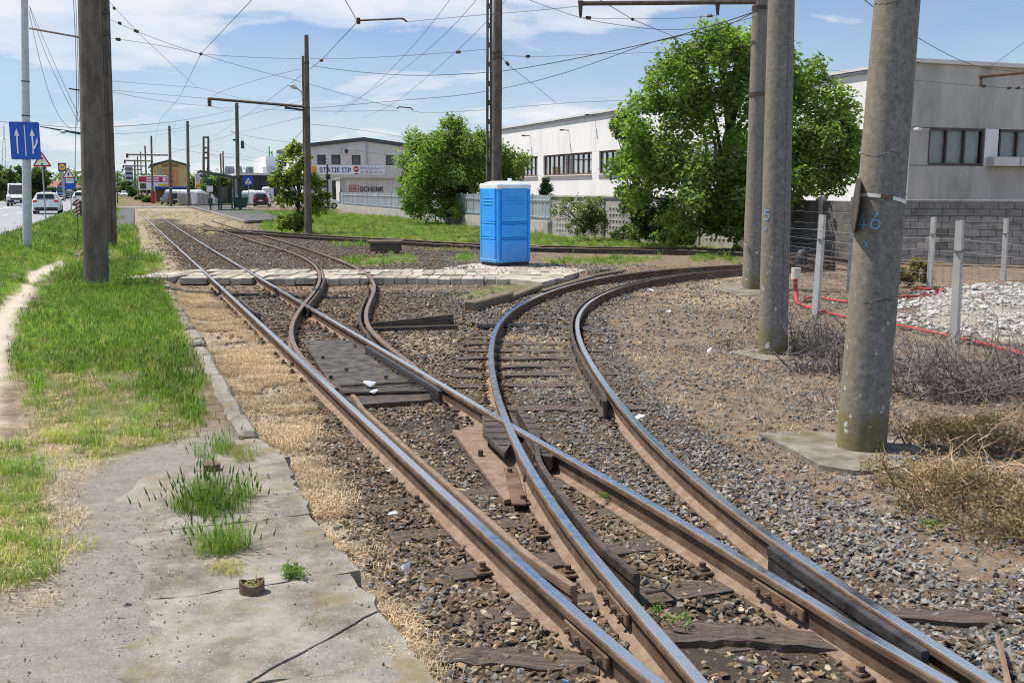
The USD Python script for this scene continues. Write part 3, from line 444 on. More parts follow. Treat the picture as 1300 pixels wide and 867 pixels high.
for q_, w_ in ((pxp([(800, 745), (960, 730), (1020, 800), (1090, 867), (900, 867), (830, 790)], .0), .8), (pxp([(300, 375), (470, 400), (620, 520), (560, 530), (430, 505), (370, 470)], .0), .55), (pxp([(235, 390), (310, 405), (305, 415), (235, 400)], .0), .7), (pxp([(430, 510), (600, 520), (640, 560), (560, 580)], .0), .45)):  # black and oily soil; the thin third strip is a painted cast shadow
    d_ = shapely.distance(q_.boundary, pd_) * np.where(shapely.contains(q_, pd_), 1, -1); dk[ok] = np.maximum(dk[ok], w_ * ss(-.12, .18, d_ + .25 * (meshkit.fbm(np.stack([X[ok] * 4, Y[ok] * 4, X[ok] * 0], -1), 3, 2) - .5)))
for nm, cols in (('zone', np.stack([z4[0], z4[1], z4[2]], -1)), ('sand', np.stack([z4[3], dk, ss(9.3, 8.2, U) * ss(-3.2, -1.8, V) * (1 - z4[0]) * (1 - .6 * z4[1]) * ss(1.2, .9, V)], -1))):
    UsdGeom.PrimvarsAPI(gm).CreatePrimvar(nm, Sdf.ValueTypeNames.Color3fArray, 'vertex').Set(Vt.Vec3fArray.FromNumpy(cols.reshape(-1, 3).astype(np.float32)))
def struct(name, label=None, loc=(0, 0, 0), rz=0.):
    return thing(name, label, None, loc, rz, kind='structure')
def sheet(t, name, uvs, z, m, thick=.02): return part(t, name, MB().prism(uvp(uvs), z - thick, z), m, False, True)
# ------------------------------------------------------------------ road with markings and kerb
rd = struct('road', 'grey asphalt road with white lane lines, left of the grass verge')
rs = list(np.arange(-10, 700, 20.))
mb = MB()
for a in rs: mb.quad(W(a, -4.5, .40), W(a, -17.2, .40), W(a + 20, -17.2, .40), W(a + 20, -4.5, .40))
part(rd, 'carriageway', mb, 'road_asphalt', False, True)
def mark(a, b, v0, v1): part(rd, 'lane_marking', MB().quad(W(a, v1, .405), W(a, v0, .405), W(b, v0, .405), W(b, v1, .405)), 'road_paint', False, True)
mark(20, 400, -4.75, -4.62); mark(20, 62, -10.95, -10.8); mark(80, 400, -10.95, -10.8); mark(20, 400, -17.0, -16.88)
for a in range(20, 240, 9): mark(a, a + 3, -7.85, -7.73); mark(a + 2, a + 5, -13.95, -13.83)
for a in (50., 64.):
    sh = Polygon([(-.08, 0), (.08, 0), (.08, 2.4), (.35, 2.4), (0, 4.2), (-.35, 2.4), (-.08, 2.4)]); part(rd, 'arrow_marking', MB().prism(sh, .404, .406, pose(W(a, -9.3), RZ)), 'road_paint', False, True)
sh = Polygon([(-.08, 0), (.08, 0), (.08, 1.2), (.9, 1.6), (.9, 1.1), (1.6, 2.0), (.9, 2.8), (.9, 2.2), (-.08, 1.5)]); part(rd, 'arrow_marking', MB().prism(sh, .404, .406, pose(W(46., -6.6), RZ)), 'road_paint', False, True)
kb = struct('kerb', 'concrete kerb stones between the road and the grass verge')
for a in np.arange(28, 130, 2.0): part(kb, 'kerb_stone', MB().box(W(a + 1, -4.41, .40), (.16, 1.97, .22), RZ, .02), 'kerb_stone', False, True)
# ------------------------------------------------------------------ near platform of concrete slabs and the kerb of the tram stop
pf = struct('platform', 'cracked concrete platform slabs along the ballast, lower left')
CRACKS = []
for a, b in (((1.0, .1), (4.0, -.1)), ((4.02, .35), (4.6, 1.08)), ((4.4, -.5), (4.75, .15)), ((6.1, .25), (7.6, .30)), ((2.4, -1), (2.6, 1.2))):
    a, b = W(*a)[:2], W(*b)[:2]; n_ = max(4, int(np.linalg.norm(b - a) / .07)); q_ = a + (b - a) * np.linspace(0, 1, n_)[:, None]; q_ += np.cumsum(R.normal(size=q_.shape) * .008, 0) - np.linspace(0, 1, n_)[:, None] * 0; CRACKS.append(LineString(q_).buffer(.0035))
CRACKS = shapely.union_all(CRACKS)
def slab_uv(t, name, pts, z0, z1, m, rough=.012):
    poly = uvp(pts).segmentize(.09); c = np.array(poly.exterior.coords)[:-1]
    c += R.normal(size=c.shape) * rough; poly = Polygon(c).buffer(.012).buffer(-.012).difference(CRACKS)
    for g_ in getattr(poly, 'geoms', [poly]):
        if g_.area > .01: g_ = Polygon(g_.exterior); zz = z1 + .0012 * R.normal(); gi = g_.buffer(-.003); gi = max(getattr(gi, 'geoms', [gi]), key=lambda q_: q_.area); part(t, name, MB().prism(gi, z0, zz).prism(g_, z0, zz - .006), m, False, True)
slab_uv(pf, 'slab', [(1.0, -1.0), (3.962, -.75), (4.032, 1.06), (1.0, 1.10)], -.1, .106, 'platform_concrete')
slab_uv(pf, 'slab', [(3.972, -.75), (5.032, -.9), (5.076, .98), (4.042, 1.055)], -.1, .108, 'platform_concrete')
slab_uv(pf, 'slab', [(5.04, -1.0), (6.095, -.95), (6.136, .93), (5.084, 1.03)], -.1, .104, 'platform_concrete')
slab_uv(pf, 'slab', [(6.103, -.8), (7.2, -.6), (7.6, .98), (6.144, .95)], -.1, .105, 'platform_concrete')
slab_uv(pf, 'slab', [(7.36, .45), (8.3, .5), (8.3, .86), (7.62, 1.0)], -.1, .094, 'platform_concrete')
kb2 = struct('kerb', 'broken kerb stones edging the tall grass beside the straight track')
a = 8.4
while a < 26:
    L = .55 + .35 * R.random(); vv = .80 - .012 * (a - 8) + .015 * R.normal()
    if R.random() > .42: part(kb2, 'kerb_stone', MB().box(W(a + L / 2, vv, 0.018 + .014 * R.normal()), (.16, L - .015, .15), RZ + .05 * R.normal(), .035, (.05 * R.normal(), .04 * R.normal(), 0)), 'platform_concrete', False, True); a += L + .02 * R.random()
# far asphalt platforms, level crossing road
sp = struct('pavement', 'asphalt tram-stop platform left of the track, beyond the dark poles'); sheet(sp, 'surface', [(60, -1.2), (112, -1.2), (112, .3), (60, .1)], .19, 'asphalt', .05)
tp = struct('pavement', 'asphalt platform wedge in front of the green shelter'); sheet(tp, 'surface', [(63.5, 6.55), (67, 9.4), (90, 10.6), (126, 10.6), (126, 6.2), (100, 6.15)], .24, 'asphalt', .25)
for k in range(20): part(tp, 'edge_stone', MB().box(W(65 + k * 3., 6.40 - .004 * k, .15), (.2, 2.96, .22), RZ, .02), 'kerb_stone', False, True)
xr = struct('crossing_road', 'pale road crossing the tracks beyond the tram stop'); sheet(xr, 'surface', [(117, -4.4), (126, -4.4), (126, 60), (117, 60)], .17, 'kerb_stone', .1)
# paver crossing
pc = struct('paver_crossing', 'band of worn concrete pavers laid across the tracks in front of the toilet')
RL = [LineString(p[:, :2]) for p in RAILS]
from scipy.spatial import cKDTree
KD = cKDTree(np.vstack([np.array(l.segmentize(.06).coords) for l in RL])); KS = cKDTree(np.vstack([np.array(l.segmentize(.05).coords) for l in SLEEPERS])); KDD = cKDTree(DR[:, :2])
for row, (ya, yb) in enumerate([(22.72, 23.5), (23.52, 24.35), (24.37, 25.1)]):
    x = -8.6 + .1 * row
    while x < 1.1:
        w = .23 + .04 * R.random(); c = np.array([x + w / 2, (ya + yb) / 2 + .03 * R.normal() * (row == 0), 0.068 + .008 * R.normal() - .022 * (row == 0) * R.random()])
        if x < -7.2 and row == 0: w = .6
        pg = shapely.box(x, ya, x + w, yb)
        cut = [l for l in RL if l.distance(pg) < .06]
        if cut:
            pg = pg.buffer(-.006).difference(shapely.union_all([l.buffer(.06) for l in cut])); pg = max(getattr(pg, 'geoms', [pg]), key=lambda g_: g_.area)
            if pg.area > .02: part(pc, 'paver', MB().prism(pg, .0, c[2] + .08), 'paver_worn', False, True)
        elif not (x < -7.9 and row == 2): part(pc, 'paver', MB().box(c, (w - .008, yb - ya - .008, .16), 0.02 * R.normal(), .012, (.01 * R.normal(), .008 * R.normal(), 0)), 'paver_worn', False, True)
        x += w
# a rough mortar bed under the pavers' far side, towards the toilet
bd = struct('concrete_apron', 'worn concrete apron around the blue toilet'); part(bd, 'surface', MB().prism(pxp([(560, 341), (600, 335), (690, 336), (745, 343), (700, 356), (688, 359), (565, 345)], .12), .0, .128), 'paver_worn', False, True)
# loose concrete beams
def beam(label, a, b, w, h, m='old_timber', z=.0):
    a, b = P(*a, z), P(*b, z); d = b - a; L = np.linalg.norm(d[:2]); t = thing('concrete_beam', label, 'beam', (a + b) / 2, math.atan2(d[1], d[0]))
    part(t, 'block', MB().box((0, 0, h / 2), (L, w, h), 0, .02), 'fence_concrete' if m is None else m)
beam('thick mossy concrete beam end lying nearest beside the curved track', (597, 396), (645, 383), .24, .18); beam('long mossy beam lying behind the nearest one by the curved track', (603, 386), (660, 371), .18, .08, z=.02); beam('mossy beam lying right of the two others along the curve', (645, 382), (684, 367), .2, .10, z=.02); beam('low edging beam following the outer side of the curve', (690, 372), (752, 353), .14, .07, z=.05); beam('worn edging beam further along the curve towards the lawn', (754, 352), (790, 346), .14, .07, z=.06)
tb = thing('dark_timber', 'tilted dark timber board lying beside the rusty S-shaped rail', 'timber', P(515, 416, 0), 0.28)
part(tb, 'board', MB().box((0, 0, .05), (1.5, .05, .17), 0, .008, (0, -.07, 0)), 'sleeper_wood'); part(tb, 'lower_board', MB().box((.02, -.22, .02), (1.45, .06, .06), -.04, .01), 'sleeper_wood')
lb = thing('point_machine_box', 'low weathered box on the ballast in front of the far dark rail', 'box', P(490, 319, .12), -.05)
part(lb, 'lid', MB().box((0, 0, .30), (1.1, .55, .10), 0, .02), 'old_timber'); part(lb, 'body', MB().box((0, 0, .12), (.95, .45, .24), 0, .02), 'sleeper_wood')
bt = MB().tube([P(606, 415, .03), P(655, 414, .03), P(700, 415, .03), P(768, 421, .03)], .045, 6); tr = thing('tie_bar', 'black steel bar lying across under the curved track', 'steel bar', P(690, 415, 0)); part(tr, 'bar', bt, 'grease', False, True)
# ------------------------------------------------------------------ ballast stones
def rock(k):
    g = np.random.default_rng(100 + k); p = g.normal(size=(9, 3)); p /= np.linalg.norm(p, axis=1, keepdims=True); p *= np.array([1, .8, .55]) * g.uniform(.75, 1.05, (9, 1))
    return MB().hull(p * .5)
rocks = [(rock(k), ['stone_grey', 'stone_brown', 'stone_tan', 'stone_grey', 'stone_brown', 'stone_grey'][k % 6]) for k in range(9)]
def scatter(n, poly_px=None, box=None):
    if box is not None: u = R.uniform(box[0], box[1], n); v = R.uniform(box[2], box[3], n); return u * tv[0] + v * rv[0], u * tv[1] + v * rv[1]
cands = []
for n, bx, s0, s1 in ((46000, (2.4, 6.5, .95, 7.6), .022, .074), (60000, (6.5, 12, .8, 8.5), .024, .07), (64000, (12, 25, 1., 13), .045, .10), (34000, (25, 62, .6, 12), .05, .10)):
    x, y = scatter(n, box=bx); u, v = UV(x, y); cands.append(np.stack([x, y, R.uniform(s0, s1, n) ** 1.0], 1))
cands = np.vstack(cands); x, y, s = cands.T; zn = zones(x, y); u, v = UV(x, y)
scr = (x / np.maximum(y, .1)); vis = (scr > -.62) & (scr < .68) & (y > 2.9)
keep = vis & (R.random(len(x)) < np.clip(zn[2] * (1 - .45 * zn[1]) * (1 - .8 * zn[0]) + np.where(v > 4.5, .19, .12) * (1 - zn[0]), 0, 1))
oil = meshkit.fbm(np.stack([x * .9, y * .9, x * 0], -1), 3, 21); keep &= R.random(len(x)) < np.where(y > 8.5, np.clip((oil - .30) * 6, .35, 1), 1.)
pts_s = shapely.points(x, y)
xy = np.stack([x, y], 1); kd_ = KD.query(xy)[0]; keep &= (kd_ > .078) | ((kd_ > .05) & (R.random(len(x)) < .22)); nearS = KS.query(xy)[0] < .11
keep &= ~(nearS & (R.random(len(x)) > np.where((v > 3.2) & (u > 8.5), .40, .42))); keep &= ~((y > 22.6) & (y < 25.2) & (x < 1.1)); keep &= v > 1.12 * ss(8, 7, u) - .03
for pl in (pxp([(392, 445), (462, 440), (528, 494), (560, 500), (548, 507), (437, 514)], .03), pxp([(612, 527), (655, 518), (707, 575), (668, 640), (640, 636), (574, 547)], .05)): keep &= ~shapely.contains(pl, pts_s)
soil = pxp([(800, 745), (960, 730), (1020, 800), (1090, 867), (900, 867), (830, 790)], .0); keep &= ~(shapely.contains(soil, pts_s) & (R.random(len(x)) > .5))
x, y, s, u, v = x[keep], y[keep], s[keep], u[keep], v[keep]; z = gz(x, y) + s * R.uniform(-.04, .24, len(s))
brown = np.exp(-KD.query(np.stack([x, y], 1))[0] / .28); pr = R.random(len(x))
idx = np.where(pr < np.where(v < 3.2 + .25 * np.maximum(u - 8, 0), .55, .10) + .6 * brown, R.choice([1, 4, 1, 4, 2], len(x)), np.where(pr > .93, R.choice([2], len(x)), R.choice([0, 3, 5, 6], len(x)))); rot = rand_quats(len(x))
rot = .35 * rot; rot[:, 0] = 0.0; ya = R.uniform(0, 6.28, len(x)); rot = rot * np.array([0, 1, 1, 0]); rot += yaw_quats(ya); rot /= np.linalg.norm(rot, axis=1, keepdims=True)
order = np.argsort(-s / np.maximum(y, 1)); big = order[:300]; rest = order[300:]
bl = struct('ballast', 'grey and brown crushed stone around the rails')
from scipy.spatial.transform import Rotation as Rn
for k in big:
    V, Fc = rocks[idx[k]][0].arr(); q = rot[k]; A = Rn.from_quat([q[1], q[2], q[3], q[0]]).as_matrix(); part(bl, 'stone', MB().add(V @ A.T * s[k] + [x[k], y[k], z[k]], Fc), rocks[idx[k]][1])
instancer('/World/ballast_stones', rocks, np.stack([x, y, z], 1)[rest], idx[rest], rot[rest], s[rest], 'stuff', 'countless small crushed stones filling the track bed', 'ballast')
# white rubble heap at the right
hp = struct('rubble_ground', 'pale strip of dumped white rubble inside the wire fence'); pol = pxp([(1128, 395), (1150, 372), (1240, 360), (1420, 366), (1440, 440), (1300, 446), (1210, 432), (1130, 408)], .02)
x0, y0, x1, y1 = pol.bounds; n = 9000; x = R.uniform(x0, x1, n); y = R.uniform(y0, y1, n); k = (meshkit.fbm(np.stack([x * 1.6, y * 1.6, x * 0], -1), 3, 44) > .40) & shapely.contains(pol, shapely.points(x, y)); x, y = x[k], y[k]; dd = shapely.distance(pol.boundary, shapely.points(x, y)); z = .02 + .14 * ss(0, 1.2, dd) * (.4 + meshkit.fbm(np.stack([x, y, x * 0], -1), 3, 4)); s = R.uniform(.05, .16, len(x)) * (.5 + .9 * R.random(len(x)) ** 3); 
wr = [(rock(40 + k), 'white_rubble') for k in range(4)]; order = np.argsort(-s / y); qq = yaw_quats(R.uniform(0, 6.28, len(x))) + .12 * R.normal(size=(len(x), 4)); qq /= np.linalg.norm(qq, axis=1, keepdims=True); id2 = R.integers(0, 4, len(x))
gx, gy = np.meshgrid(np.linspace(x0, x1, 30), np.linspace(y0, y1, 30), indexing='ij'); dg = shapely.distance(pol.boundary, shapely.points(gx, gy)) * np.where(shapely.contains(pol, shapely.points(gx, gy)), 1, -1); hz_ = .0 + .13 * ss(0, 1.2, dg) * (.4 + meshkit.fbm(np.stack([gx, gy, gx * 0], -1), 3, 4)) - .1 * (dg < 0)
i, j = np.meshgrid(np.arange(29), np.arange(29), indexing='ij'); part(hp, 'mound', MB().add(np.stack([gx, gy, hz_ - .03], -1).reshape(-1, 3), np.stack([i * 30 + j, (i + 1) * 30 + j, (i + 1) * 30 + j + 1, i * 30 + j + 1], -1).reshape(-1, 4)), 'rubble_soil', True, True)
for k in order[:60]:
    V, Fc = wr[id2[k]][0].arr(); q = qq[k]; A = Rn.from_quat([q[1], q[2], q[3], q[0]]).as_matrix(); part(hp, 'rubble_piece', MB().add((V * [1.1, 1.1, .6]) @ A.T * s[k] + [x[k], y[k], z[k]], Fc), 'white_rubble')
instancer('/World/white_rubble', wr, np.stack([x, y, z], 1)[order[60:]], id2[order[60:]], qq[order[60:]], s[order[60:], None] * np.array([1.15, 1.15, .55]), 'stuff', 'many small pieces of white rubble inside the wire fence', 'rubble')
# small pebbles on the dirt and the platform
x, y = scatter(9000, box=(3, 8.5, -3.2, 1.0)); u, v = UV(x, y); dn = np.clip(.30 + 1.1 * np.exp(-((v + .35) / .35) ** 2) * ss(7.5, 5.5, u), 0, 1) * (meshkit.fbm(np.stack([x * 3, y * 3, x * 0], -1), 3, 8) > .42); k = (R.random(len(x)) < dn) & (y > 2.8)
x, y, u, v = x[k], y[k], u[k], v[k]; s = R.uniform(.006, .016, len(x)) * (1 + R.random(len(x)) ** 6); instancer('/World/pebbles', [rocks[k] for k in (0, 2, 1)] + [(rock(50), 'white_rubble')], np.stack([x, y, np.maximum(gz(x, y), .108 * ((v > -.5) & (u < 7.2))) + s * .1], 1), R.integers(0, 4, len(x)), rand_quats(len(x)), s, 'stuff', 'small pale pebbles and grit scattered over the bare dirt', 'pebbles')
# ------------------------------------------------------------------ grass
def tuft(k, n, h, spread, w, curve=.5, heads=0):
    g = np.random.default_rng(200 + k); mb = MB()
    for _ in range(n):
        a = g.uniform(0, 6.28); r = spread * math.sqrt(g.random()); b = np.array([r * math.cos(a), r * math.sin(a), -.01]); d = g.uniform(0, 6.28); lean = curve * g.random(); hh = h * g.uniform(.5, 1.1)
        dr = np.array([math.cos(d), math.sin(d), 0]); sd = np.array([-math.sin(d), math.cos(d), 0]) * w * .5
        m = b + dr * lean * hh * .3 + [0, 0, hh * .6]; e = b + dr * lean * hh + [0, 0, hh * (1 - .3 * lean)]
        mb.add([b - sd, b + sd, m + sd * .75, m - sd * .75, e], [[0, 1, 2], [0, 2, 3], [3, 2, 4]])
        if heads and g.random() < heads: mb.hull([e + v_ for v_ in ([.007, 0, 0], [-.007, 0, 0], [0, .007, 0], [0, -.007, 0], [dr[0] * .02, dr[1] * .02, .055], [0, 0, -.02])])
    return mb
tufts = [(tuft(0, 26, .17, .10, .007, 1.0), 'grass_green'), (tuft(1, 22, .24, .10, .008, .9, .1), 'grass_green'), (tuft(2, 24, .13, .11, .006, 1.4), 'grass_mixed'), (tuft(3, 34, .10, .13, .006, 2.0), 'grass_dry'), (tuft(4, 30, .30, .12, .009, .8, .35), 'grass_green'), (tuft(5, 26, .06, .13, .005, 2.2), 'grass_dry'), (tuft(6, 16, .05, .16, .005, 2.2), 'twig'), (tuft(7, 20, .045, .17, .005, 2.4), 'brown_straw')]
def grass(n, bx, dens, pick, smin, smax, hgt=None):
    x, y = scatter(n, box=bx); zn = zones(x, y); k = (R.random(n) < dens(x, y, zn)) & (y > 2.5) & (x / np.maximum(y, .1) > -.66) & (x / np.maximum(y, .1) < .68)
    x, y = x[k], y[k]; zn = [a[k] for a in zn]; idx = pick(x, y, zn); s = R.uniform(smin, smax, len(x)); u, v = UV(x, y)
    pts_ = shapely.points(x, y); ok_ = np.ones(len(x), bool)
    ok_ &= KD.query(np.stack([x, y], 1))[0] > .07; ok_ &= ~(KDD.query(np.stack([x, y], 1))[0] < .3)
    ok_ &= ~((y > 22.7) & (y < 25.1) & (x < 1.1) & (x > -8.7) & (R.random(len(x)) > .02)); return np.stack([x, y, gz(x, y)], 1)[ok_], idx[ok_], s[ok_]
pick_v = lambda x, y, zn: np.where(R.random(len(x)) < np.clip(zn[1] * .8 + .02, 0, 1), R.choice([2, 3], len(x)), np.where(R.random(len(x)) < .08, 3, np.where(R.random(len(x)) < .30, 2, R.choice([0, 1, 1, 4], len(x), p=[.6, .2, .15, .05]))))
G = [grass(7800, (8.2, 30, -1.5, .75), lambda x, y, zn: np.clip(zn[0] * (1 - .8 * zn[3]) * (1 - .55 * zn[1]), 0, 1) * np.clip(.35 + 2.2 * (meshkit.fbm(np.stack([x * 1.3, y * 1.3, x * 0], -1), 3, 41) - .25), 0, 1), pick_v, .5, 1.0),
     grass(5200, (8, 62, -4.25, -1.5), lambda x, y, zn: zn[0] * (1 - zn[3]), lambda x, y, zn: R.choice([0, 2, 0, 1], len(x)), .6, 1.0),
     grass(3600, (30, 110, -4.25, .2), lambda x, y, zn: zn[0], lambda x, y, zn: R.choice([0, 1, 2], len(x)), 1., 1.7),
     grass(4200, (3.2, 9.2, -4.2, -.3), lambda x, y, zn: np.clip(zn[0] * .95 + zn[1] * .45, 0, 1), lambda x, y, zn: np.where(zn[0] > .5, R.choice([2, 2, 0, 3], len(x)), R.choice([3, 5, 5, 2], len(x))), .45, .85),
     grass(9500, (6, 22.5, .78, 1.85), lambda x, y, zn: np.clip(zn[1] * 1.2 * (1 - .4 * zn[2]), 0, 1) * np.clip(4 * (meshkit.fbm(np.stack([x * 1.6, y * 1.6, x * 0], -1), 3, 61) - .33), 0, 1), lambda x, y, zn: R.choice([3, 3, 5], len(x)), .55, 1.1),
     grass(1600, (3, 8, .95, 1.75), lambda x, y, zn: np.clip(zn[1] * 1.0, 0, 1) * (meshkit.fbm(np.stack([x * 2.5, y * 2.5, x * 0], -1), 2, 31) > .5), lambda x, y, zn: R.choice([3, 5], len(x)), .45, .8),
     grass(2600, (26, 100, .5, 6.3), lambda x, y, zn: zn[1] * .5, lambda x, y, zn: R.choice([3, 5, 5, 2], len(x)), .8, 1.4),
     grass(15500, (21.5, 98, 3, 18.5), lambda x, y, zn: zn[0], lambda x, y, zn: R.choice([0, 0, 1, 2, 2], len(x)), .7, 1.25),
     grass(2600, (9.5, 22, 2.9, 8), lambda x, y, zn: zn[1] * .8, lambda x, y, zn: R.choice([5, 3], len(x)), .5, .8),
     grass(20000, (5, 24, 4.5, 17), lambda x, y, zn: np.clip(.7 * zn[1] + .6 * (1 - zn[2]), 0, 1) * (meshkit.fbm(np.stack([x * 1.5, y * 1.5, x * 0], -1), 3, 33) > .38), lambda x, y, zn: R.choice([5, 6, 6, 7, 6], len(x)), .5, 1.3)]
for nm, sel, lb in (('verge_grass', [0, 1, 2, 3], 'green and yellowing grass on the verge beside the road'), ('dry_grass', [4, 5, 6, 8, 9], 'short straw-coloured dry grass along the ballast'), ('lawn_grass', [7], 'long green grass on the lawn before the factory fences')):
    p_ = np.vstack([G[k][0] for k in sel]); i_ = np.concatenate([G[k][1] for k in sel]); s_ = np.concatenate([G[k][2] for k in sel])
    instancer('/World/' + nm, tufts, p_, i_, yaw_quats(R.uniform(0, 6.28, len(p_))), s_, 'stuff', lb, 'grass')
# ------------------------------------------------------------------ poles
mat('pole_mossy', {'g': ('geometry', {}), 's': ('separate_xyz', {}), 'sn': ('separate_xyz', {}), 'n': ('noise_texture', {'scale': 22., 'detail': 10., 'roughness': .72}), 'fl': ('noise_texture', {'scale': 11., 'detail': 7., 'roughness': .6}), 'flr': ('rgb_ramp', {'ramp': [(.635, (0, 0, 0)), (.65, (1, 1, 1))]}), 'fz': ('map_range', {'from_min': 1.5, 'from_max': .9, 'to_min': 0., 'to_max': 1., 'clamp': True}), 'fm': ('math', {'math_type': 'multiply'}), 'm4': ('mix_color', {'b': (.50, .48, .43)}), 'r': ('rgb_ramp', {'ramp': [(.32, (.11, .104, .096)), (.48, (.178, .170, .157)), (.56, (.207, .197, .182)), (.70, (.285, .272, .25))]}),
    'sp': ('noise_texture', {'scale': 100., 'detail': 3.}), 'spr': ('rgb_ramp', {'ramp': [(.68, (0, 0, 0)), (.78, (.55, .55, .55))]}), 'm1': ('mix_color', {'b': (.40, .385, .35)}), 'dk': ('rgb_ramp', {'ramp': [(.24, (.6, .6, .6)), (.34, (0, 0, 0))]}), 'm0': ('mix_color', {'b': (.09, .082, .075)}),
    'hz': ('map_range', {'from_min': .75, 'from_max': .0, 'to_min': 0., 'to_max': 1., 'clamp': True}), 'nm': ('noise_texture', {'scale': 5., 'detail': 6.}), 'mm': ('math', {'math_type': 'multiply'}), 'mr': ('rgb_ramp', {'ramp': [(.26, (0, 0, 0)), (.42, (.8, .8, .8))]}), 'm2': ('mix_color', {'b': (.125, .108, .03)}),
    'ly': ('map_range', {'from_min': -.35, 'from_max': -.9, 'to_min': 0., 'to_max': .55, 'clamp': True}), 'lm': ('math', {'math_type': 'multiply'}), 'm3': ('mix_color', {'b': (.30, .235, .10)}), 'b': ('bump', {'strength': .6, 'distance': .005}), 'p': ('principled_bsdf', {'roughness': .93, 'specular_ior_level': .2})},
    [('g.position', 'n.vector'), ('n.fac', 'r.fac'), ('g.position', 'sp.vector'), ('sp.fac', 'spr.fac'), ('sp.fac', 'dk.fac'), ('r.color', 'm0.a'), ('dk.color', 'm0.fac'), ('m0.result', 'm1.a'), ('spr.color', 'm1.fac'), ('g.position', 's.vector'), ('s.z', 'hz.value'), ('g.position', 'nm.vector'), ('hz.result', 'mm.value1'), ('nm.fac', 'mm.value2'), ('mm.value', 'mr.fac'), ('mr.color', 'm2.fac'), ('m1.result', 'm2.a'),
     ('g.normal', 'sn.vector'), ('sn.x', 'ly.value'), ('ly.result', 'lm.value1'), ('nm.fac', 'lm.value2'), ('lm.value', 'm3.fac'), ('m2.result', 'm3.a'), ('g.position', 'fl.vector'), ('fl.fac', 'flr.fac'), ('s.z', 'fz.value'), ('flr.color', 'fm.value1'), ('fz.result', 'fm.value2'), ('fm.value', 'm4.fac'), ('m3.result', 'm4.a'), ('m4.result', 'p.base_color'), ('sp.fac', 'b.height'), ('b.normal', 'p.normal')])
class Pole: pass
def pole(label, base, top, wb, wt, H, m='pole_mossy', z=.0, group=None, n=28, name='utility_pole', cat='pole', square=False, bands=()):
    """base and top: pixels of the axis; wb, wt: widths there in pixels; H: true height."""
    b = P(*base, z); D = b[1]; tp = PD(*top, D); ax = (tp - b) / (tp[2] - b[2]); k = D / F * math.sqrt(1 + ((base[0] - CX) / F) ** 2) * math.cos(math.atan(abs(base[0] - CX) / F))
    rb, rt = wb / 2 * D / F, wt / 2 * D / F; slope = (rt - rb) / (tp[2] - b[2]); o = Pole(); o.b, o.ax, o.rb, o.sl, o.D = b, ax, rb, slope, D
    o.at = lambda zz: b + ax * (zz - b[2]); o.r = lambda zz: rb + slope * (zz - b[2])
    t = thing(name, label, cat, b, 0, group); o.t = t
    zs = np.concatenate([[b[2] - .25], np.linspace(b[2] + .3, H, 14)])
    if square:
        pts = []; mb = MB()
        for s_ in (-1, 1): mb.tube([o.at(z_) + np.array([s_ * o.r(z_) * .62, 0, 0]) for z_ in zs], [o.r(z_) * .52 for z_ in zs], 4)
        mb.tube([o.at(z_) for z_ in zs], [o.r(z_) * .6 for z_ in zs], 4)
    else: mb = MB().tube([o.at(z_) for z_ in zs], [max(.03, o.r(z_)) for z_ in zs], n)
    part(t, 'shaft', mb, m, 40, True)
    for zz in bands:
        part(t, 'clamp_band', MB().tube([o.at(zz - .04), o.at(zz + .04)], o.r(zz) + .015, 16), 'dark_steel', 40, True)
    return o
def zof(px, py, D): return PD(px, py, D)[2]
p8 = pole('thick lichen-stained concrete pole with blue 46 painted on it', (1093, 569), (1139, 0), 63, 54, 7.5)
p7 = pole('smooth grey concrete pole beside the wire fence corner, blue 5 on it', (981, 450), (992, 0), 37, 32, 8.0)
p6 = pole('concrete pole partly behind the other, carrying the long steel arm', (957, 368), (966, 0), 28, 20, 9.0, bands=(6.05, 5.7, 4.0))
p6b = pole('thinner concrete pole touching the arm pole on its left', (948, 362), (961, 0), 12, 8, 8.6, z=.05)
p2 = pole('thick dark concrete pole standing in the grass verge', (122.5, 362), (113.5, 0), 31, 26.5, 10, 'dark_pole_concrete', .1)
p3 = pole('dark square-section concrete pole just behind the thick one on the verge', (141, 313), (132, 0), 14.5, 12, 12, 'dark_pole_concrete', .15, square=True, bands=(7.9, 7.2, 4.6))
p4 = pole('dark concrete pole in the lawn with a bracket arm over the tracks', (391.5, 297), (389, 45), 9.5, 5, zof(389, 45, 46.2), 'dark_pole_concrete', .12, bands=(zof(389, 80, 46.2), zof(389, 137, 46.2)))
p5 = pole('thin concrete pole close behind the lawn pole, with a lamp', (388, 288), (384.5, 68), 4.5, 3, zof(384, 68, 54), 'dark_pole_concrete', .12)
pc1 = pole('round dark pole rising right behind the blue toilet', (630, 316), (632, 0), 13, 11, 11, 'dark_pole_concrete', .12, bands=(zof(632, 63, 33.6), zof(632, 70, 33.6)))
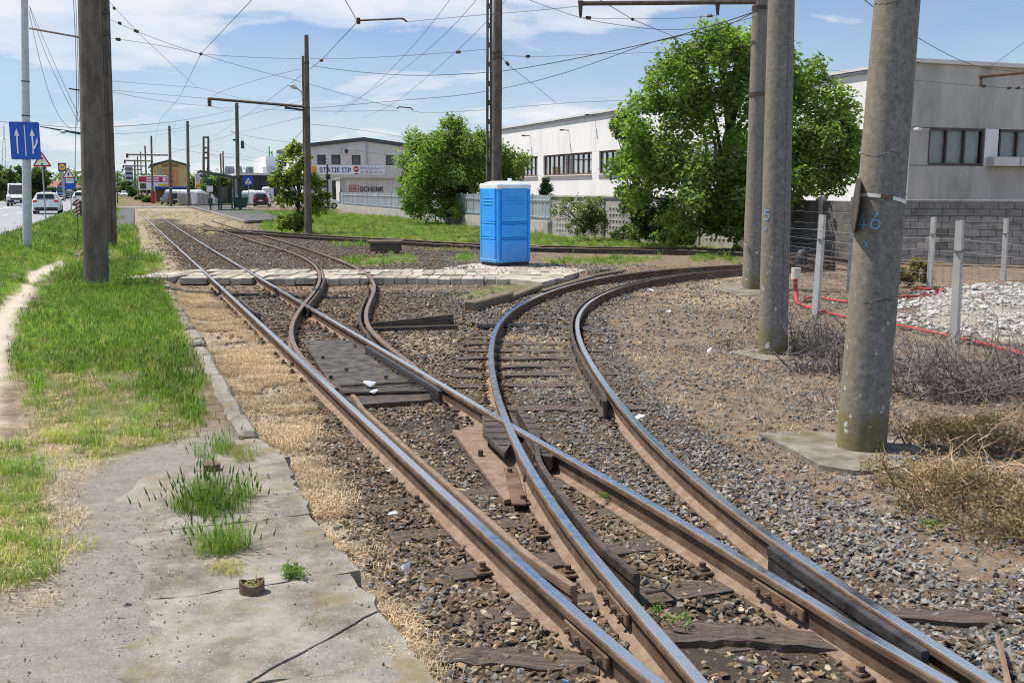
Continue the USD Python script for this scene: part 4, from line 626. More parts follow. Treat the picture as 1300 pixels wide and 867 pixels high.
# ladder-like concrete pole beside it
t = thing('lattice_pole', 'ladder-like concrete pole with rows of slots, left of the round pole', 'pole', P(621, 315, .12))
b0 = P(621, 315, .12); D = b0[1]
for s_ in (-1, 1): part(t, 'leg', MB().tube([b0 + [s_ * .075 - (0), 0, -.2], PD(622, 0, D) + [s_ * .055, 0, 4]], [.05, .04], 4), 'dark_pole_concrete', False, True)
ztop = PD(622, 0, D)[2] + 4
for zz in np.arange(.6, ztop, .62): q = b0 + (PD(622, 0, D) - b0) * (zz - b0[2]) / (PD(622, 0, D)[2] - b0[2]); part(t, 'rung', MB().box(q, (.13, .09, .16), 0, .01), 'dark_pole_concrete', False, True)
for lab, bx, tx, ty, by, wb, D in [('plain dark pole left of the tram shelter roof', 239.5, 238, 154, 262, 4.2, 118.), ('dark pole just right of the hotel front', 217, 215, 160, 262, 4., 120.), ('dark pole standing before the red billboard', 194, 192, 173, 259, 2.8, 150.), ('slim pole before the left edge of the billboard', 187, 184, 185, 256, 2.2, 185.), ('slim pole left of the billboard', 180, 178.5, 193, 252, 1.8, 230.), ('distant pole farthest but one along the tracks', 176, 174.5, 199, 250, 1.8, 280.), ('farthest pole along the tracks before the grey tower', 171.5, 171, 203, 249, 2.2, 330.), ('tall dark pole with clamps and a green signal behind the tram shelter', 302, 300.5, 131, 252, 5.4, 125.), ('short pole behind the tram shelter, left one of two', 281, 280, 195, 240, 2.4, 190.), ('short pole behind the tram shelter, right one of two', 284, 283, 192, 240, 2.4, 195.), ('thin grey street pole at the far end of the verge', 149, 149, 217, 258, 1.5, 150.)]:
    b = PD(bx, by, D); b[2] = .2; tp = PD(tx, ty, D); t = thing('utility_pole', lab, 'pole', b); part(t, 'shaft', MB().tube([b - [0, 0, .2], tp], [wb / 2 * D / F, wb / 2.6 * D / F], 10), 'dark_pole_concrete', 40, True)
    part(t, 'crossarm', MB().tube([tp + [-wb * .55 * D / F, 0, -.5], tp + [wb * .55 * D / F, 0, -.5]], .06, 6), 'dark_steel', False, True)
    if bx == 302:
        sg = MB().box(PD(308, 184, D), (.35, .3, .9), 0, .04); part(t, 'signal_head', sg, 'dark_green', False, True); part(t, 'lamp_arm', MB().tube([PD(300, 170, D), PD(296, 168, D), PD(293, 167, D)], .06, 6), 'galvanised', False, True); part(t, 'insulator', MB().box(PD(298, 178, D), (.4, .2, .2)), 'black_paint', False, True)
b = PD(261, 262, 170.); t = thing('lattice_pole', 'twin-legged concrete portal pole seen above the shelter roof', 'pole', (b[0], b[1], .2)); D = 170.
for xx in (258.5, 264.5): part(t, 'leg', MB().tube([PD(xx, 262, D), PD(xx, 174, D)], [.26, .17], 6), 'dark_pole_concrete', False, True)
for yy in (174.5, 188, 194, 201): part(t, 'rung', MB().tube([PD(258, yy, D), PD(265, yy, D)], .17, 6), 'dark_pole_concrete', False, True)
# pads at the pole feet
def pad(label, pts, z1, near):
    poly = Polygon(px_poly(pts, z1)).buffer(0).segmentize(.15); c = np.array(poly.exterior.coords)[:-1] + R.normal(size=(len(poly.exterior.coords) - 1, 2)) * .012
    t = thing('concrete_pad', label, 'concrete pad', [poly.centroid.x, poly.centroid.y, 0]); part(t, 'slab', MB().prism(Polygon(c).buffer(0), -.1, z1), 'pad_concrete', False, True)
pad('rough concrete footing around the thick numbered pole', [(962, 549), (1000, 567), (1040, 590), (1085, 597), (1135, 594), (1174, 578), (1164, 562), (1100, 552), (1040, 548)], .018, p8)
pad('small footing beside the pole marked 5', [(925, 446), (968, 457), (1008, 456), (1006, 446), (975, 441)], .022, p7)
pad('pale footing in front of the pole with the long arm', [(905, 366), (938, 375), (982, 374), (978, 364), (930, 358)], .03, p6)
# paint numbers wrapped round the poles
def wrap(o, text, px, py, h, m, bold=False):
    D = o.D; zc = zof(px, py, D); c = o.at(zc); r = o.r(zc) + .003
    va = math.atan2(-c[0], -c[1]); off = math.asin(np.clip(((PD(px, py, D)[0] - c[0]) / o.r(zc)), -.98, .98)); m_ = meshkit.text_mesh(text, h, .0025, bold); m_ = m_.subdivide_to_size(.02) if hasattr(m_, 'subdivide_to_size') else m_
    v = np.array(m_.vertices); v[:, 0] -= (v[:, 0].min() + v[:, 0].max()) / 2; v[:, 1] -= h / 2; th = off + v[:, 0] / r; a0 = math.atan2(c[0], c[1])
    rr = np.array([o.r(zz) for zz in zc + v[:, 1]]) + .0022 + v[:, 2]; cc = np.array([o.at(zz) for zz in zc + v[:, 1]])
    d = np.stack([np.sin(th) * math.cos(a0) - np.cos(th) * math.sin(a0), -np.sin(th) * math.sin(a0) - np.cos(th) * math.cos(a0)], 1)
    V_ = cc.copy(); V_[:, :2] += d * rr[:, None]; part(o.t, 'painted_mark', MB().add(V_, m_.faces), m, False, True)
wrap(p8, '4', 1096, 281, .12, 'chalk_blue'); wrap(p8, '6', 1112, 280, .125, 'chalk_blue'); wrap(p8, 'x', 1101, 308, .07, 'chalk_blue'); wrap(p7, '5', 974, 273, .125, 'chalk_blue'); wrap(p7, 'x', 973, 290, .07, 'chalk_blue')
def seam(o, off, r_=.004, z0=.05, z1=7.2, name='mould_seam'):
    a0 = math.atan2(o.b[0], o.b[1]); pts = []
    for zz in np.linspace(z0, z1, 40): th = off; d = np.array([math.sin(th) * math.cos(a0) - math.cos(th) * math.sin(a0), -math.sin(th) * math.sin(a0) - math.cos(th) * math.cos(a0), 0]); pts.append(o.at(zz) + d * (o.r(zz) - .001))
    part(o.t, name, MB().tube(pts, r_, 4), 'dark_pole_concrete', False, True)
def ringcrack(o, py, a_, b_):
    a0 = math.atan2(o.b[0], o.b[1]); zc_ = zof(o.b[0] / o.b[1] * F + CX, py, o.D); pts = []
    for k_, th in enumerate(np.linspace(a_, b_, 26)): d = np.array([math.sin(th) * math.cos(a0) - math.cos(th) * math.sin(a0), -math.sin(th) * math.sin(a0) - math.cos(th) * math.cos(a0), 0]); zz = zc_ + .004 * R.normal() + .012 * math.sin(th * 3); pts.append(o.at(zz) + d * (o.r(zz) + .0005))
    part(o.t, 'hairline_crack', MB().tube(pts, .0022, 4), 'black_paint', False, True)
seam(p7, .62); seam(p6, .5); seam(p2, -.3); ringcrack(p8, 6, -1.3, 1.0); ringcrack(p8, 196, -1.2, .5); ringcrack(p8, 380, -.4, .9)
# strapped plate on the numbered pole
zc = zof(1087, 261, p8.D); c = p8.at(zc); pt_ = PD(1087.5, 261, p8.D - .02)
t = thing('strapped_plate', 'oval metal plate seen edge-on, strapped to the numbered pole', 'plate', pt_)
el = Polygon([(.20 * math.cos(a) * .9, .215 * math.sin(a)) for a in np.linspace(0, 6.28, 40)[:-1]]); T = np.eye(4); T[:3, :3] = np.array([[0.20, .06, -.98], [.98, 0, .20], [0, 1, .05]]); T[:3, 3] = pt_ - np.array([.005, .0, 0]); part(t, 'disc', MB().prism(el, -.004, .006, T), 'dark_steel', False, True)
an = np.linspace(0, 2 * math.pi, 40); zb = zof(1110, 254, p8.D); ring = [p8.at(zb + .04 * math.cos(a + 2.6)) + np.array([math.cos(a), math.sin(a), 0]) * (p8.r(zb) + .006) for a in an]
mb = MB()
for q0, q1 in zip(ring[:-1], ring[1:]): mb.quad(q0 - [0, 0, .014], q1 - [0, 0, .014], q1 + [0, 0, .014], q0 + [0, 0, .014])
st = part(t, 'strap', mb, 'tape_white', False, True); mb = MB()
for q0, q1, a in zip(ring[:-1], ring[1:], an):
    if 4.25 < a < 4.75: k_ = 1 + .004 / p8.r(zb); c0 = p8.at(zb); mb.quad(*[c0 + (q_ - c0) * [k_, k_, 1] for q_ in (q0 - [0, 0, .015], q1 - [0, 0, .015], q1 + [0, 0, .015], q0 + [0, 0, .015])])
part(t, 'rust_patch', mb, 'rust', False, True); part(t, 'strap_tail', MB().tube([PD(1146, 250, p8.D), PD(1149, 249, p8.D - .05), PD(1153, 246, p8.D - .06)], .004, 5), 'tape_white', False, True)
# ------------------------------------------------------------------ signs
RX = trimesh.transformations.rotation_matrix(math.pi / 2, [1, 0, 0])
def face(poly, d0, d1, at=(0, 0, 0)):
    T = RX.copy(); T[:3, 3] = at; return MB().prism(poly, d0, d1, T)
def ftext(text, h, at, depth=.004, bold=False, center=True, sx=1.):
    m = meshkit.text_mesh(text, h, depth, bold); v = np.array(m.vertices); v[:, 0] *= sx
    if center: v[:, 0] -= (v[:, 0].min() + v[:, 0].max()) / 2; v[:, 1] -= h / 2
    T = RX.copy(); T[:3, 3] = at; return MB().add(v @ T[:3, :3].T + T[:3, 3], m.faces)
def rrect(w, h, r): return shapely.box(-w / 2 + r, -h / 2 + r, w / 2 - r, h / 2 - r).buffer(r, quad_segs=4)
def tri(a, r=.03): return Polygon([(-a / 2, -a * .289), (a / 2, -a * .289), (0, a * .577)]).buffer(-r).buffer(r, quad_segs=4)
b = P(35, 318, .25); D = b[1]; k = D / F
t = thing('street_lamp', 'tall galvanised lamp post on the verge with a blue lane sign', 'lamp post', b, RZ)
top = PD(31, 0, D) - b; dx = top[0] * 1.0
tz = lambda zz: (top @ np.array([math.cos(RZ), math.sin(RZ), 0]) * zz / top[2], top @ np.array([-math.sin(RZ), math.cos(RZ), 0]) * zz / top[2], zz)
mb = MB().tube([tz(-.2), tz(2.), tz(4.), tz(9.5)], [.135, .13, .115, .085], 14); part(t, 'post', mb, 'post_galvanised', 40)
for zz in (5.0, 4.0): part(t, 'band', MB().tube([tz(zz), tz(zz + .03)], .125, 14), 'dark_steel', 40)
part(t, 'lamp_arm', MB().tube([tz(9.4), (tz(9.4)[0] - .5, 0, 9.9), (tz(9.4)[0] - 1.5, 0, 10.0)], .04, 8), 'post_galvanised'); part(t, 'lamp_head', MB().box((tz(9.4)[0] - 1.8, 0, 9.98), (.7, .25, .14), 0, .05), 'post_galvanised')
zc = zof(32, 179, D) - b[2]; w, h = 36 * k * .94, 46 * k
t = thing('lane_sign', 'square blue sign with two white lane arrows on the lamp post', 'road sign', PD(32, 179, D - .16), RZ)
part(t, 'panel', face(rrect(w, h, .05), 0, .012), 'sign_blue'); part(t, 'clamp', MB().box((0, .06, .1), (.3, .12, .05)), 'galvanised'); part(t, 'clamp', MB().box((0, .06, -.25), (.3, .12, .05)), 'galvanised')
for x0, ln in ((-.22, .62), (.20, .62)): part(t, 'arrow', face(Polygon([(x0 - .02, -.38), (x0 + .02, -.38), (x0 + .02, .14), (x0 + .07, .14), (x0, .36), (x0 - .07, .14), (x0 - .02, .14)]), .012, .016), 'sign_white')
part(t, 'divider_line', face(shapely.box(-.012, -.46, .012, .46), .012, .016), 'sign_white'); part(t, 'branch_arrow', face(Polygon([(.22, -.2), (.30, -.02), (.27, -.02), (.33, .1), (.35, -.08), (.33, -.06), (.24, -.26)]), .012, .016), 'sign_white')
def post_sign(name, label, px, zb, py_top, build, rad=.03):
    b = P(*px, zb); t = thing(name, label, 'road sign', b, RZ); D = b[1]; zt = zof(px[0], py_top, D) - b[2]; part(t, 'post', MB().tube([(0, 0, -.1), (0, 0, zt)], rad, 10), 'galvanised', 40); build(t, D, lambda yy: zof(px[0], yy, D) - b[2]); return t
def tl(t, D, Z):
    c = (Z(193) + Z(214)) / 2; a = 21 * D / F * 1.06; part(t, 'border', face(tri(a, .04), .0, .012, (0, -.04, c - .06)), 'sign_red'); part(t, 'panel', face(tri(a * .72, .02), .012, .016, (0, -.04, c - .06)), 'sign_white')
    for z_, m in ((.13, 'sign_red'), (0, 'sign_yellow'), (-.13, 'sign_green')): part(t, 'light', face(shapely.Point(0, 0).buffer(.055), .016, .019, (0, -.04, c - .06 + z_)), m)
post_sign('warning_sign', 'red-bordered triangle sign with a traffic light symbol on a thin post', (59, 291), .3, 196, tl)
def bs(t, D, Z):
    k = D / F; c = Z(222); a = 14.5 * k * 1.06; part(t, 'triangle_border', face(tri(a, .04), 0, .012, (-.05, -.04, c)), 'sign_red'); part(t, 'triangle_panel', face(tri(a * .72, .02), .012, .016, (-.05, -.04, c)), 'sign_white'); part(t, 'walker', face(Polygon([(-.06, -.16), (0, -.02), (.07, -.16), (.04, .02), (.09, -.02), (.02, .1), (0, .16), (-.02, .1), (-.09, .0), (-.03, .02)]), .016, .019, (-.05, -.04, c)), 'black_paint')
    c2 = Z(232); part(t, 'stop_panel', face(rrect(12 * k, 16.5 * k, .04), 0, .012, (0, -.035, c2)), 'sign_blue'); part(t, 'timetable', face(rrect(9 * k, 7.2 * k, .01), .012, .016, (0, -.035, c2 + 3. * k)), 'sign_white')
    for q in (1.2, 0): part(t, 'text_line', face(shapely.box(-3.4 * k, -.25 * k, 3.4 * k, .25 * k), .016, .019, (0, -.035, c2 + (3 - q) * k)), 'black_paint')
post_sign('bus_stop_sign', 'blue tram-stop sign under a pedestrian warning triangle, on a thin post', (91.5, 277), .35, 211, bs)
def pd_(t, D, Z):
    k = D / F; c = Z(229.5); part(t, 'panel', face(rrect(11 * k, 11 * k, .05), 0, .012, (0, -.04, c)), 'sign_blue'); part(t, 'triangle', face(tri(8.6 * k, .03), .012, .016, (0, -.04, c - .1)), 'sign_white'); part(t, 'walker', face(Polygon([(-.10, -.2), (0, .0), (.11, -.2), (.05, .06), (.0, .22), (-.05, .06)]), .016, .019, (0, -.04, c - .1)), 'black_paint')
post_sign('pedestrian_crossing_sign', 'blue square pedestrian crossing sign on the lawn beside the tram shelter', (316.5, 267), .15, 225, pd_)
D = 150.; k = D / F; b = PD(82, 262, D); b[2] = .4; t = thing('store_sign', 'blue and yellow square store sign high on a pole', 'store sign', b, RZ); zc = zof(82, 212.5, D) - b[2]
part(t, 'post', MB().tube([(0, .1, -.2), (0, .1, zc)], .16, 10), 'galvanised'); part(t, 'panel', MB().box((0, 0, zc), (9.4 * k, .4, 10.6 * k), 0, .05), 'navy'); part(t, 'ring', face(shapely.Point(0, 0).buffer(4.2 * k), .2, .22, (0, 0, zc)), 'sign_red'); part(t, 'disc', face(shapely.Point(0, 0).buffer(3.9 * k), .22, .24, (0, 0, zc)), 'sign_yellow'); part(t, 'lettering', ftext('LIDL', 2.0 * k, (0, -.24, zc), .02, True), 'navy')
b = P(99, 277, .35); t = thing('hazard_marker', 'red and white striped marker post on the verge', 'road marker', b, RZ); hh = zof(99, 252, b[1]) - b[2]
part(t, 'board', MB().box((0, 0, hh / 2), (.24, .05, hh), 0, .01), 'sign_white')
for q in np.linspace(.15, hh - .2, 5): part(t, 'stripe', face(Polygon([(-.12, -.08), (.12, .08), (.12, .2), (-.12, .04)]), .026, .03, (0, 0, q)), 'sign_red')
b = P(105, 277, .3); t = thing('waste_bin', 'dark green bin beside the striped marker, partly behind the thick pole', 'bin', b, RZ); hh = zof(103, 255, b[1]) - b[2]; part(t, 'body', MB().box((0, 0, hh / 2), (.6, .6, hh - .1), 0, .06), 'dark_green'); part(t, 'lid', MB().box((0, 0, hh - .02), (.66, .66, .1), 0, .04), 'dark_green')
# ------------------------------------------------------------------ portable toilet
c0, c1, c2 = P(612, 335.5, .13), P(632.3, 338.3, .13), P(673.5, 336.3, .13); ax = (c2 - c1); ax /= np.linalg.norm(ax); trz = math.atan2(ax[1], ax[0]); wR = np.linalg.norm(c2 - c1); wL = np.linalg.norm(c0 - c1) * .98
t = thing('portable_toilet', 'bright blue portable toilet cabin with a white roof on the apron', 'portable toilet', c1, trz); H = zof(632, 240, c1[1]) - .13
part(t, 'skid', MB().box((wR / 2, wL / 2, .05), (wR - .06, wL - .06, .1)), 'plastic_dark')
part(t, 'cabin', MB().box((wR / 2, wL / 2, H / 2 + .05), (wR - .05, wL - .05, H - .1), 0, .02), 'toilet_blue')
for x in (0, wR):
    for y in (0, wL): part(t, 'corner_post', MB().box((x + (.04 if x == 0 else -.04), y + (.04 if y == 0 else -.04), H / 2 + .05), (.085, .085, H - .08), 0, .02), 'toilet_blue')
for nm, W_, M_ in (('front', wR, None), ('side', wL, pose((0, wL, 0), -math.pi / 2))):
    def pp(name, mb, m='toilet_blue'):
        if M_ is not None: mb.move(M_)
        part(t, name, mb, m)
    for za, zb_ in ((.10, .62), (.68, 1.02), (1.08, H - .03)):
        pp('wall_panel', MB().box((W_ / 2, .0, (za + zb_) / 2 + .05), (W_ - .22, .05, zb_ - za), 0, .02))
    for zz in (.65, 1.05): pp('ridge', MB().box((W_ / 2, -.006, zz + .05), (W_ - .24, .05, .045), 0, .02))
    for q in range(3): pp('vent_louvre', MB().box((W_ / 2, -.022, H - .40 + q * .085), (W_ * .56, .03, .045), 0, .013, (.35, 0, 0)))
    pp('base_rail', MB().box((W_ / 2, 0, .13), (W_ - .12, .07, .09), 0, .015))
    for q in np.linspace(.15, W_ - .15, 5): pp('rivet', MB().tm(trimesh.creation.icosphere(1, .014)).move(pose((q, -.035, .13))), 'dark_steel')
part(t, 'roof_rim', MB().box((wR / 2, wL / 2, H + .06), (wR + .03, wL + .03, .15), 0, .03), 'toilet_white')
part(t, 'roof_dome', MB().hull([(wR / 2 + sx * (wR / 2 - .03), wL / 2 + sy * (wL / 2 - .03), H + .13) for sx in (-1, 1) for sy in (-1, 1)] + [(wR / 2 + sx * .28, wL / 2 + sy * .28, H + .2) for sx in (-1, 1) for sy in (-1, 1)]), 'toilet_white'); part(t, 'vent_pipe', MB().tm(trimesh.creation.cylinder(.055, .12, sections=12, transform=pose((wR - .2, wL - .2, H + .22)))), 'toilet_white')
# ------------------------------------------------------------------ factory
def onv(px, py, v0): d = ray(px, py); k = v0 / (d[:2] @ rv); return np.array([0, 0, CZ]) + d * k
def onu(px, py, u0): d = ray(px, py); k = u0 / (d[:2] @ tv); return np.array([0, 0, CZ]) + d * k
K = PD(1153, 200, 42.); U0, V0 = UV(K[0], K[1]); HF = zof(1153, 80, 42.)
t = thing('factory_building', 'large two-storey white factory hall, front greyed for shade, with flat roof', 'building', W(U0, V0, .1), RZ)   # local: x across, y along
def lz(py, px=720): return onv(px, py, V0)[2] - .1
def ly(px): q = onv(px, 200, V0); return UV(q[0], q[1])[0] - U0
zs, zh = lz(222.5), lz(195.5); HT = HF - .1; LEN = ly(520); FW = 34.
edges = []; e1 = ly(751.5), ly(690); bay = ly(686) - ly(755.5); wlen = e1[1] - e1[0]; y0 = e1[0] - (bay - wlen) / 2
k0 = math.floor(-y0 / bay) ; ys = [y0 + (k) * bay for k in range(k0, 12)]; ys = [y for y in ys if y > -bay and y < LEN]
part(t, 'wall_core', MB().box((FW / 2 + .35, LEN / 2 + .35, HT / 2 - .1), (FW - .5, LEN - .5, HT - .3)), 'plastic_dark')
for k, ya in enumerate(ys):
    a, b_ = max(ya, 0.), min(ya + bay, LEN)
    if b_ - a < .3: continue
    part(t, 'wall_panel', MB().box((.1, (a + b_) / 2, (zh + HT) / 2), (.22, b_ - a - .03, HT - zh), 0, .006), 'white_render'); part(t, 'wall_panel', MB().box((.1, (a + b_) / 2, zs / 2 - .1), (.22, b_ - a - .03, zs + .2 - .02), 0, .006), 'white_render')
    pw = (bay - wlen) / 2
    for ea, eb in ((a, min(a + pw, b_)), (max(b_ - pw, a), b_)): part(t, 'pillar', MB().box((.1, (ea + eb) / 2, (zs + zh) / 2), (.22, eb - ea - .01, zh - zs - .01)), 'white_render')
    wa, wb_ = a + pw, b_ - pw
    if wb_ - wa > .8:
        w = part(t, 'window', MB().box((.14, (wa + wb_) / 2, zs + .05), (.14, wb_ - wa, .10)).box((.14, (wa + wb_) / 2, zh - .06), (.14, wb_ - wa, .12)), 'shed_brown')
        part(w, 'pane', MB().quad((.17, wa, zs + .1), (.17, wb_, zs + .1), (.17, wb_, zh - .12), (.17, wa, zh - .12)), 'pane'); part(w, 'curtain', MB().quad((.3, wa, zs + .1), (.3, wb_, zs + .1), (.3, wb_, zh - .12), (.3, wa, zh - .12)), 'window_depth')
        for q in np.linspace(wa, wb_, 11): part(w, 'mullion', MB().box((.14, q, (zs + zh) / 2), (.10, .05 if abs(q - wa) > .01 else .08, zh - zs - .2)), 'shed_brown')
        part(t, 'window_sill', MB().box((-.05, (wa + wb_) / 2, zs - .03), (.2, wb_ - wa + .1, .05)), 'white_render')
part(t, 'roof_edge', MB().box((.05, LEN / 2, HT + .06), (.5, LEN + .3, .12)), 'cream_panel'); part(t, 'roof_gutter', MB().box((-.06, LEN / 2, HT - .08), (.14, LEN, .10)), 'galvanised')
part(t, 'roof', MB().box((FW / 2 + .3, LEN / 2, HT + .02), (FW, LEN, .06)), 'galvanised')
# front wall, its shade put into the grey render
fz = lambda py: onu(1220, py, U0)[2] - .1; fx = lambda px: UV(*onu(px, 190, U0)[:2])[1] - V0
za, zb_, zm0, zm1 = fz(213), fz(165), fz(211), fz(163)
part(t, 'front_wall_panel', MB().box((FW / 2, .08, (zm1 + HT) / 2), (FW, .2, HT - zm1), 0, .01), 'shade_grey_render'); part(t, 'front_wall_panel', MB().box((FW / 2, .08, zm0 / 2 - .1), (FW, .2, zm0 + .2), 0, .01), 'shade_grey_render')
part(t, 'front_wall_panel', MB().box((fx(1179) / 2, .085, (zm0 + zm1) / 2), (fx(1179), .18, zm1 - zm0 - .04), 0, .01), 'shade_grey_render')
part(t, 'front_roof_edge', MB().box((FW / 2, -.02, HT + .08), (FW + .3, .35, .16)), 'cream_panel'); part(t, 'downpipe', MB().tube([(-.12, -.12, 0), (-.12, -.12, HT)], .06, 10), 'white_render')
x0 = fx(1179); xs_ = [fx(q) for q in (1179, 1201, 1224, 1247)]; xe = [fx(1269), fx(1291), fx(1312), fx(1334), fx(1356)]
def fwin(xa, xb, wn):
    part(wn, 'pane', MB().quad((xa, .1, zm0 + .12), (xb, .1, zm0 + .12), (xb, .1, zm1 - .1), (xa, .1, zm1 - .1)), 'pane')
    part(wn, 'curtain', MB().add([(xa + (xb - xa) * i / 24, .24 + .03 * (i % 2), z_) for i in range(25) for z_ in (zm0 + .1, zm1 - .08)], [[2 * i, 2 * i + 2, 2 * i + 3, 2 * i + 1] for i in range(24)]), 'curtain')
for grp in (xs_, xe):
    wn = part(t, 'front_window', MB().box(((grp[0] + grp[-1]) / 2, .06, zm0 + .06), (grp[-1] - grp[0], .14, .12)).box(((grp[0] + grp[-1]) / 2, .06, zm1 - .05), (grp[-1] - grp[0], .14, .10)), 'frame_brown')
    for xa, xb in zip(grp[:-1], grp[1:]): fwin(xa, xb, wn)
    for q in grp: part(wn, 'mullion', MB().box((q, .06, (zm0 + zm1) / 2), (.08, .13, zm1 - zm0 - .22)), 'frame_brown')
part(t, 'white_infill_panel', MB().box(((fx(1248) + fx(1268)) / 2, .05, (zm0 + zm1) / 2), (fx(1268) - fx(1248) - .14, .12, zm1 - zm0)), 'white_render')
part(t, 'front_wall_panel', MB().box(((xe[-1] + FW) / 2, .085, (zm0 + zm1) / 2), (FW - xe[-1] - .1, .18, zm1 - zm0 - .04)), 'shade_grey_render')
part(t, 'security_camera', MB().box((.2, -.18, fz(166)), (.1, .35, .1), .4, .02), 'white_render')
for xa, xb in ((1252, 1286), (1287, 1318)): part(t, 'air_conditioner', MB().box(((fx(xa) + fx(xb)) / 2, -.25, (fz(211) + fz(199)) / 2), (fx(xb) - fx(xa) - .02, .4, fz(199) - fz(211)), 0, .03), 'cream_panel')
for px, py in ((673, 173), (722, 166), (755, 147)): 
    q = onv(px, py, V0); part(t, 'wall_lamp', MB().tube([(0, UV(q[0], q[1])[0] - U0, q[2] - .1), (-.5, UV(q[0], q[1])[0] - U0, q[2] - .05)], .035, 6).box((-.55, UV(q[0], q[1])[0] - U0, q[2] - .08), (.25, .16, .1)), 'dark_steel')
# ------------------------------------------------------------------ workshop with the STATIE ITP board
D0 = 112.; c = PD(388, 262, D0); u0, v0 = UV(c[0], c[1]); gx_ = lambda px: UV(*onu(px, 215, u0)[:2])[1] - v0; gz_ = lambda py, px=450: onu(px, py, u0)[2] - .15
t = thing('workshop_building', 'gabled workshop, front greyed for shade, with a STATIE ITP sign board', 'building', W(u0, v0, .15), RZ)
WB = gx_(524); xp = gx_(462); h0, hp_ = gz_(187.5, 388), gz_(179.5, 462); h1 = gz_(188, 521)
gab = Polygon([(0, 0), (WB, 0), (WB, h1), (xp, hp_), (0, h0)])
wins = [(403, 414, 196.5, 209), (421, 432.5, 196.5, 209), (447, 458, 197, 209.5), (490, 501, 197, 210), (506, 516, 198, 210), (403, 414, 229, 239)]; door = (421, 430, 229.5, 256)
holes = [shapely.box(gx_(a), gz_(d, a), gx_(b_), gz_(c_, a)) for a, b_, c_, d in wins + [door]]
part(t, 'front_wall', face(gab.difference(shapely.union_all(holes)), -.25, 0), 'cream_panel'); part(t, 'side_wall', MB().box((.12, 10, h0 / 2), (.25, 19.5, h0)), 'white_render'); part(t, 'side_wall', MB().box((WB - .12, 10, h1 / 2), (.25, 19.5, h1)), 'white_render')  # front wall darker than the sides, its shade put into the colour
for a, b_, c_, d in wins:
    xa, xb, z0, z1 = gx_(a), gx_(b_), gz_(d, a), gz_(c_, a); w = part(t, 'window', MB().box(((xa + xb) / 2, .05, z0 + .04), (xb - xa, .1, .08)).box(((xa + xb) / 2, .05, z1 - .04), (xb - xa, .1, .08)).box((xa + .04, .05, (z0 + z1) / 2), (.08, .1, z1 - z0 - .16)).box((xb - .04, .05, (z0 + z1) / 2), (.08, .1, z1 - z0 - .16)), 'anthracite'); part(w, 'pane', MB().box(((xa + xb) / 2, .12, (z0 + z1) / 2), (xb - xa, .02, z1 - z0)), 'dark_glass')
a, b_, c_, d = door; dr = part(t, 'door', MB().box(((gx_(a) + gx_(b_)) / 2, .1, (gz_(d, a) + gz_(c_, a)) / 2), (gx_(b_) - gx_(a), .06, gz_(c_, a) - gz_(d, a))), 'anthracite'); part(dr, 'pane', MB().box(((gx_(a) + gx_(b_)) / 2, .06, gz_(234, a)), ((gx_(b_) - gx_(a)) * .8, .03, .8)), 'dark_glass')
for (xa, za), (xb, zb2) in (((-.3, h0 - .06), (xp, hp_)), ((xp, hp_), (WB + .3, h1 - .06))): part(t, 'roof_slope', MB().prism(Polygon([(xa, za), (xb, zb2), (xb, zb2 + .42), (xa, za + .42)]), -20, .3, RX), 'roof_dark')
xs0 = (gx_(395) + gx_(488)) / 2; zc = (gz_(210.5) + gz_(222)) / 2; bh = gz_(210.5) - gz_(222); bw = gx_(488) - gx_(395)
b1 = part(t, 'sign_board', MB().box((xs0, -.06, zc), (bw, .1, bh)), 'paper'); part(b1, 'orange_block', MB().box((gx_(398.5), -.115, zc), (gx_(402) - gx_(395.5), .02, bh * .85)), 'orange_sign')
part(b1, 'lettering', ftext('STATIE ITP', bh * .50, (gx_(425.5), -.11, zc), .02, True, True, .92), 'text_navy'); part(b1, 'emblem', face(shapely.Point(0, 0).buffer(bh * .33), .11, .13, (gx_(452), 0, zc + .1)), 'sign_red'); part(b1, 'emblem_bar', MB().box((gx_(452), -.135, zc + .1), (bh * .5, .02, bh * .1)), 'sign_white'); part(b1, 'emblem_text', MB().box((gx_(452), -.12, zc - bh * .40), (bh * .5, .02, bh * .1)), 'black_paint')
part(b1, 'small_lettering', ftext('SERVICE AUTO', bh * .28, (gx_(471.5), -.11, zc + bh * .22), .02, False, True, .95), 'text_navy'); part(b1, 'small_lettering', ftext('& PIESE AUTO', bh * .28, (gx_(471.5), -.11, zc - bh * .22), .02, False, True, .95), 'text_navy')
ac = part(t, 'air_conditioner', MB().box((gx_(439.5), -.2, gz_(192.5)), (.8, .35, .62), 0, .03), 'cream_panel'); part(ac, 'fan_grille', face(shapely.Point(0, 0).buffer(.23), .375, .385, (gx_(439.5), 0, gz_(192.5))), 'plastic_dark'); part(t, 'downpipe', MB().tube([(gx_(466.5), -.08, gz_(210)), (gx_(466.5), -.08, gz_(182))], .06, 8), 'galvanised')
# white freight unit with the red logo
D0 = 104.; c = PD(433, 262, D0); u1, v1 = UV(c[0], c[1]); hx = lambda px: UV(*onu(px, 215, u1)[:2])[1] - v1; hz2 = lambda py: onu(460, py, u1)[2] - .15
t = thing('freight_container', 'grey freight container wall lettered SCHENK behind the metal fence', 'container', W(u1, v1, .15), RZ); Wc, Hc = hx(512), hz2(227.5)
part(t, 'box', MB().box((Wc / 2, 1.3, Hc / 2), (Wc, 2.5, Hc), 0, .03), 'cream_panel'); part(t, 'roof_edge', MB().box((Wc / 2, 1.2, Hc + .06), (Wc + .2, 2.9, .12)), 'fence_concrete'); part(t, 'corner_post', MB().box((.1, -.02, Hc / 2), (.35, .14, Hc)), 'fence_concrete')
for q in np.linspace(.5, Wc, 12): part(t, 'rib', MB().box((q, .03, Hc / 2), (.06, .06, Hc - .3)), 'cream_panel')
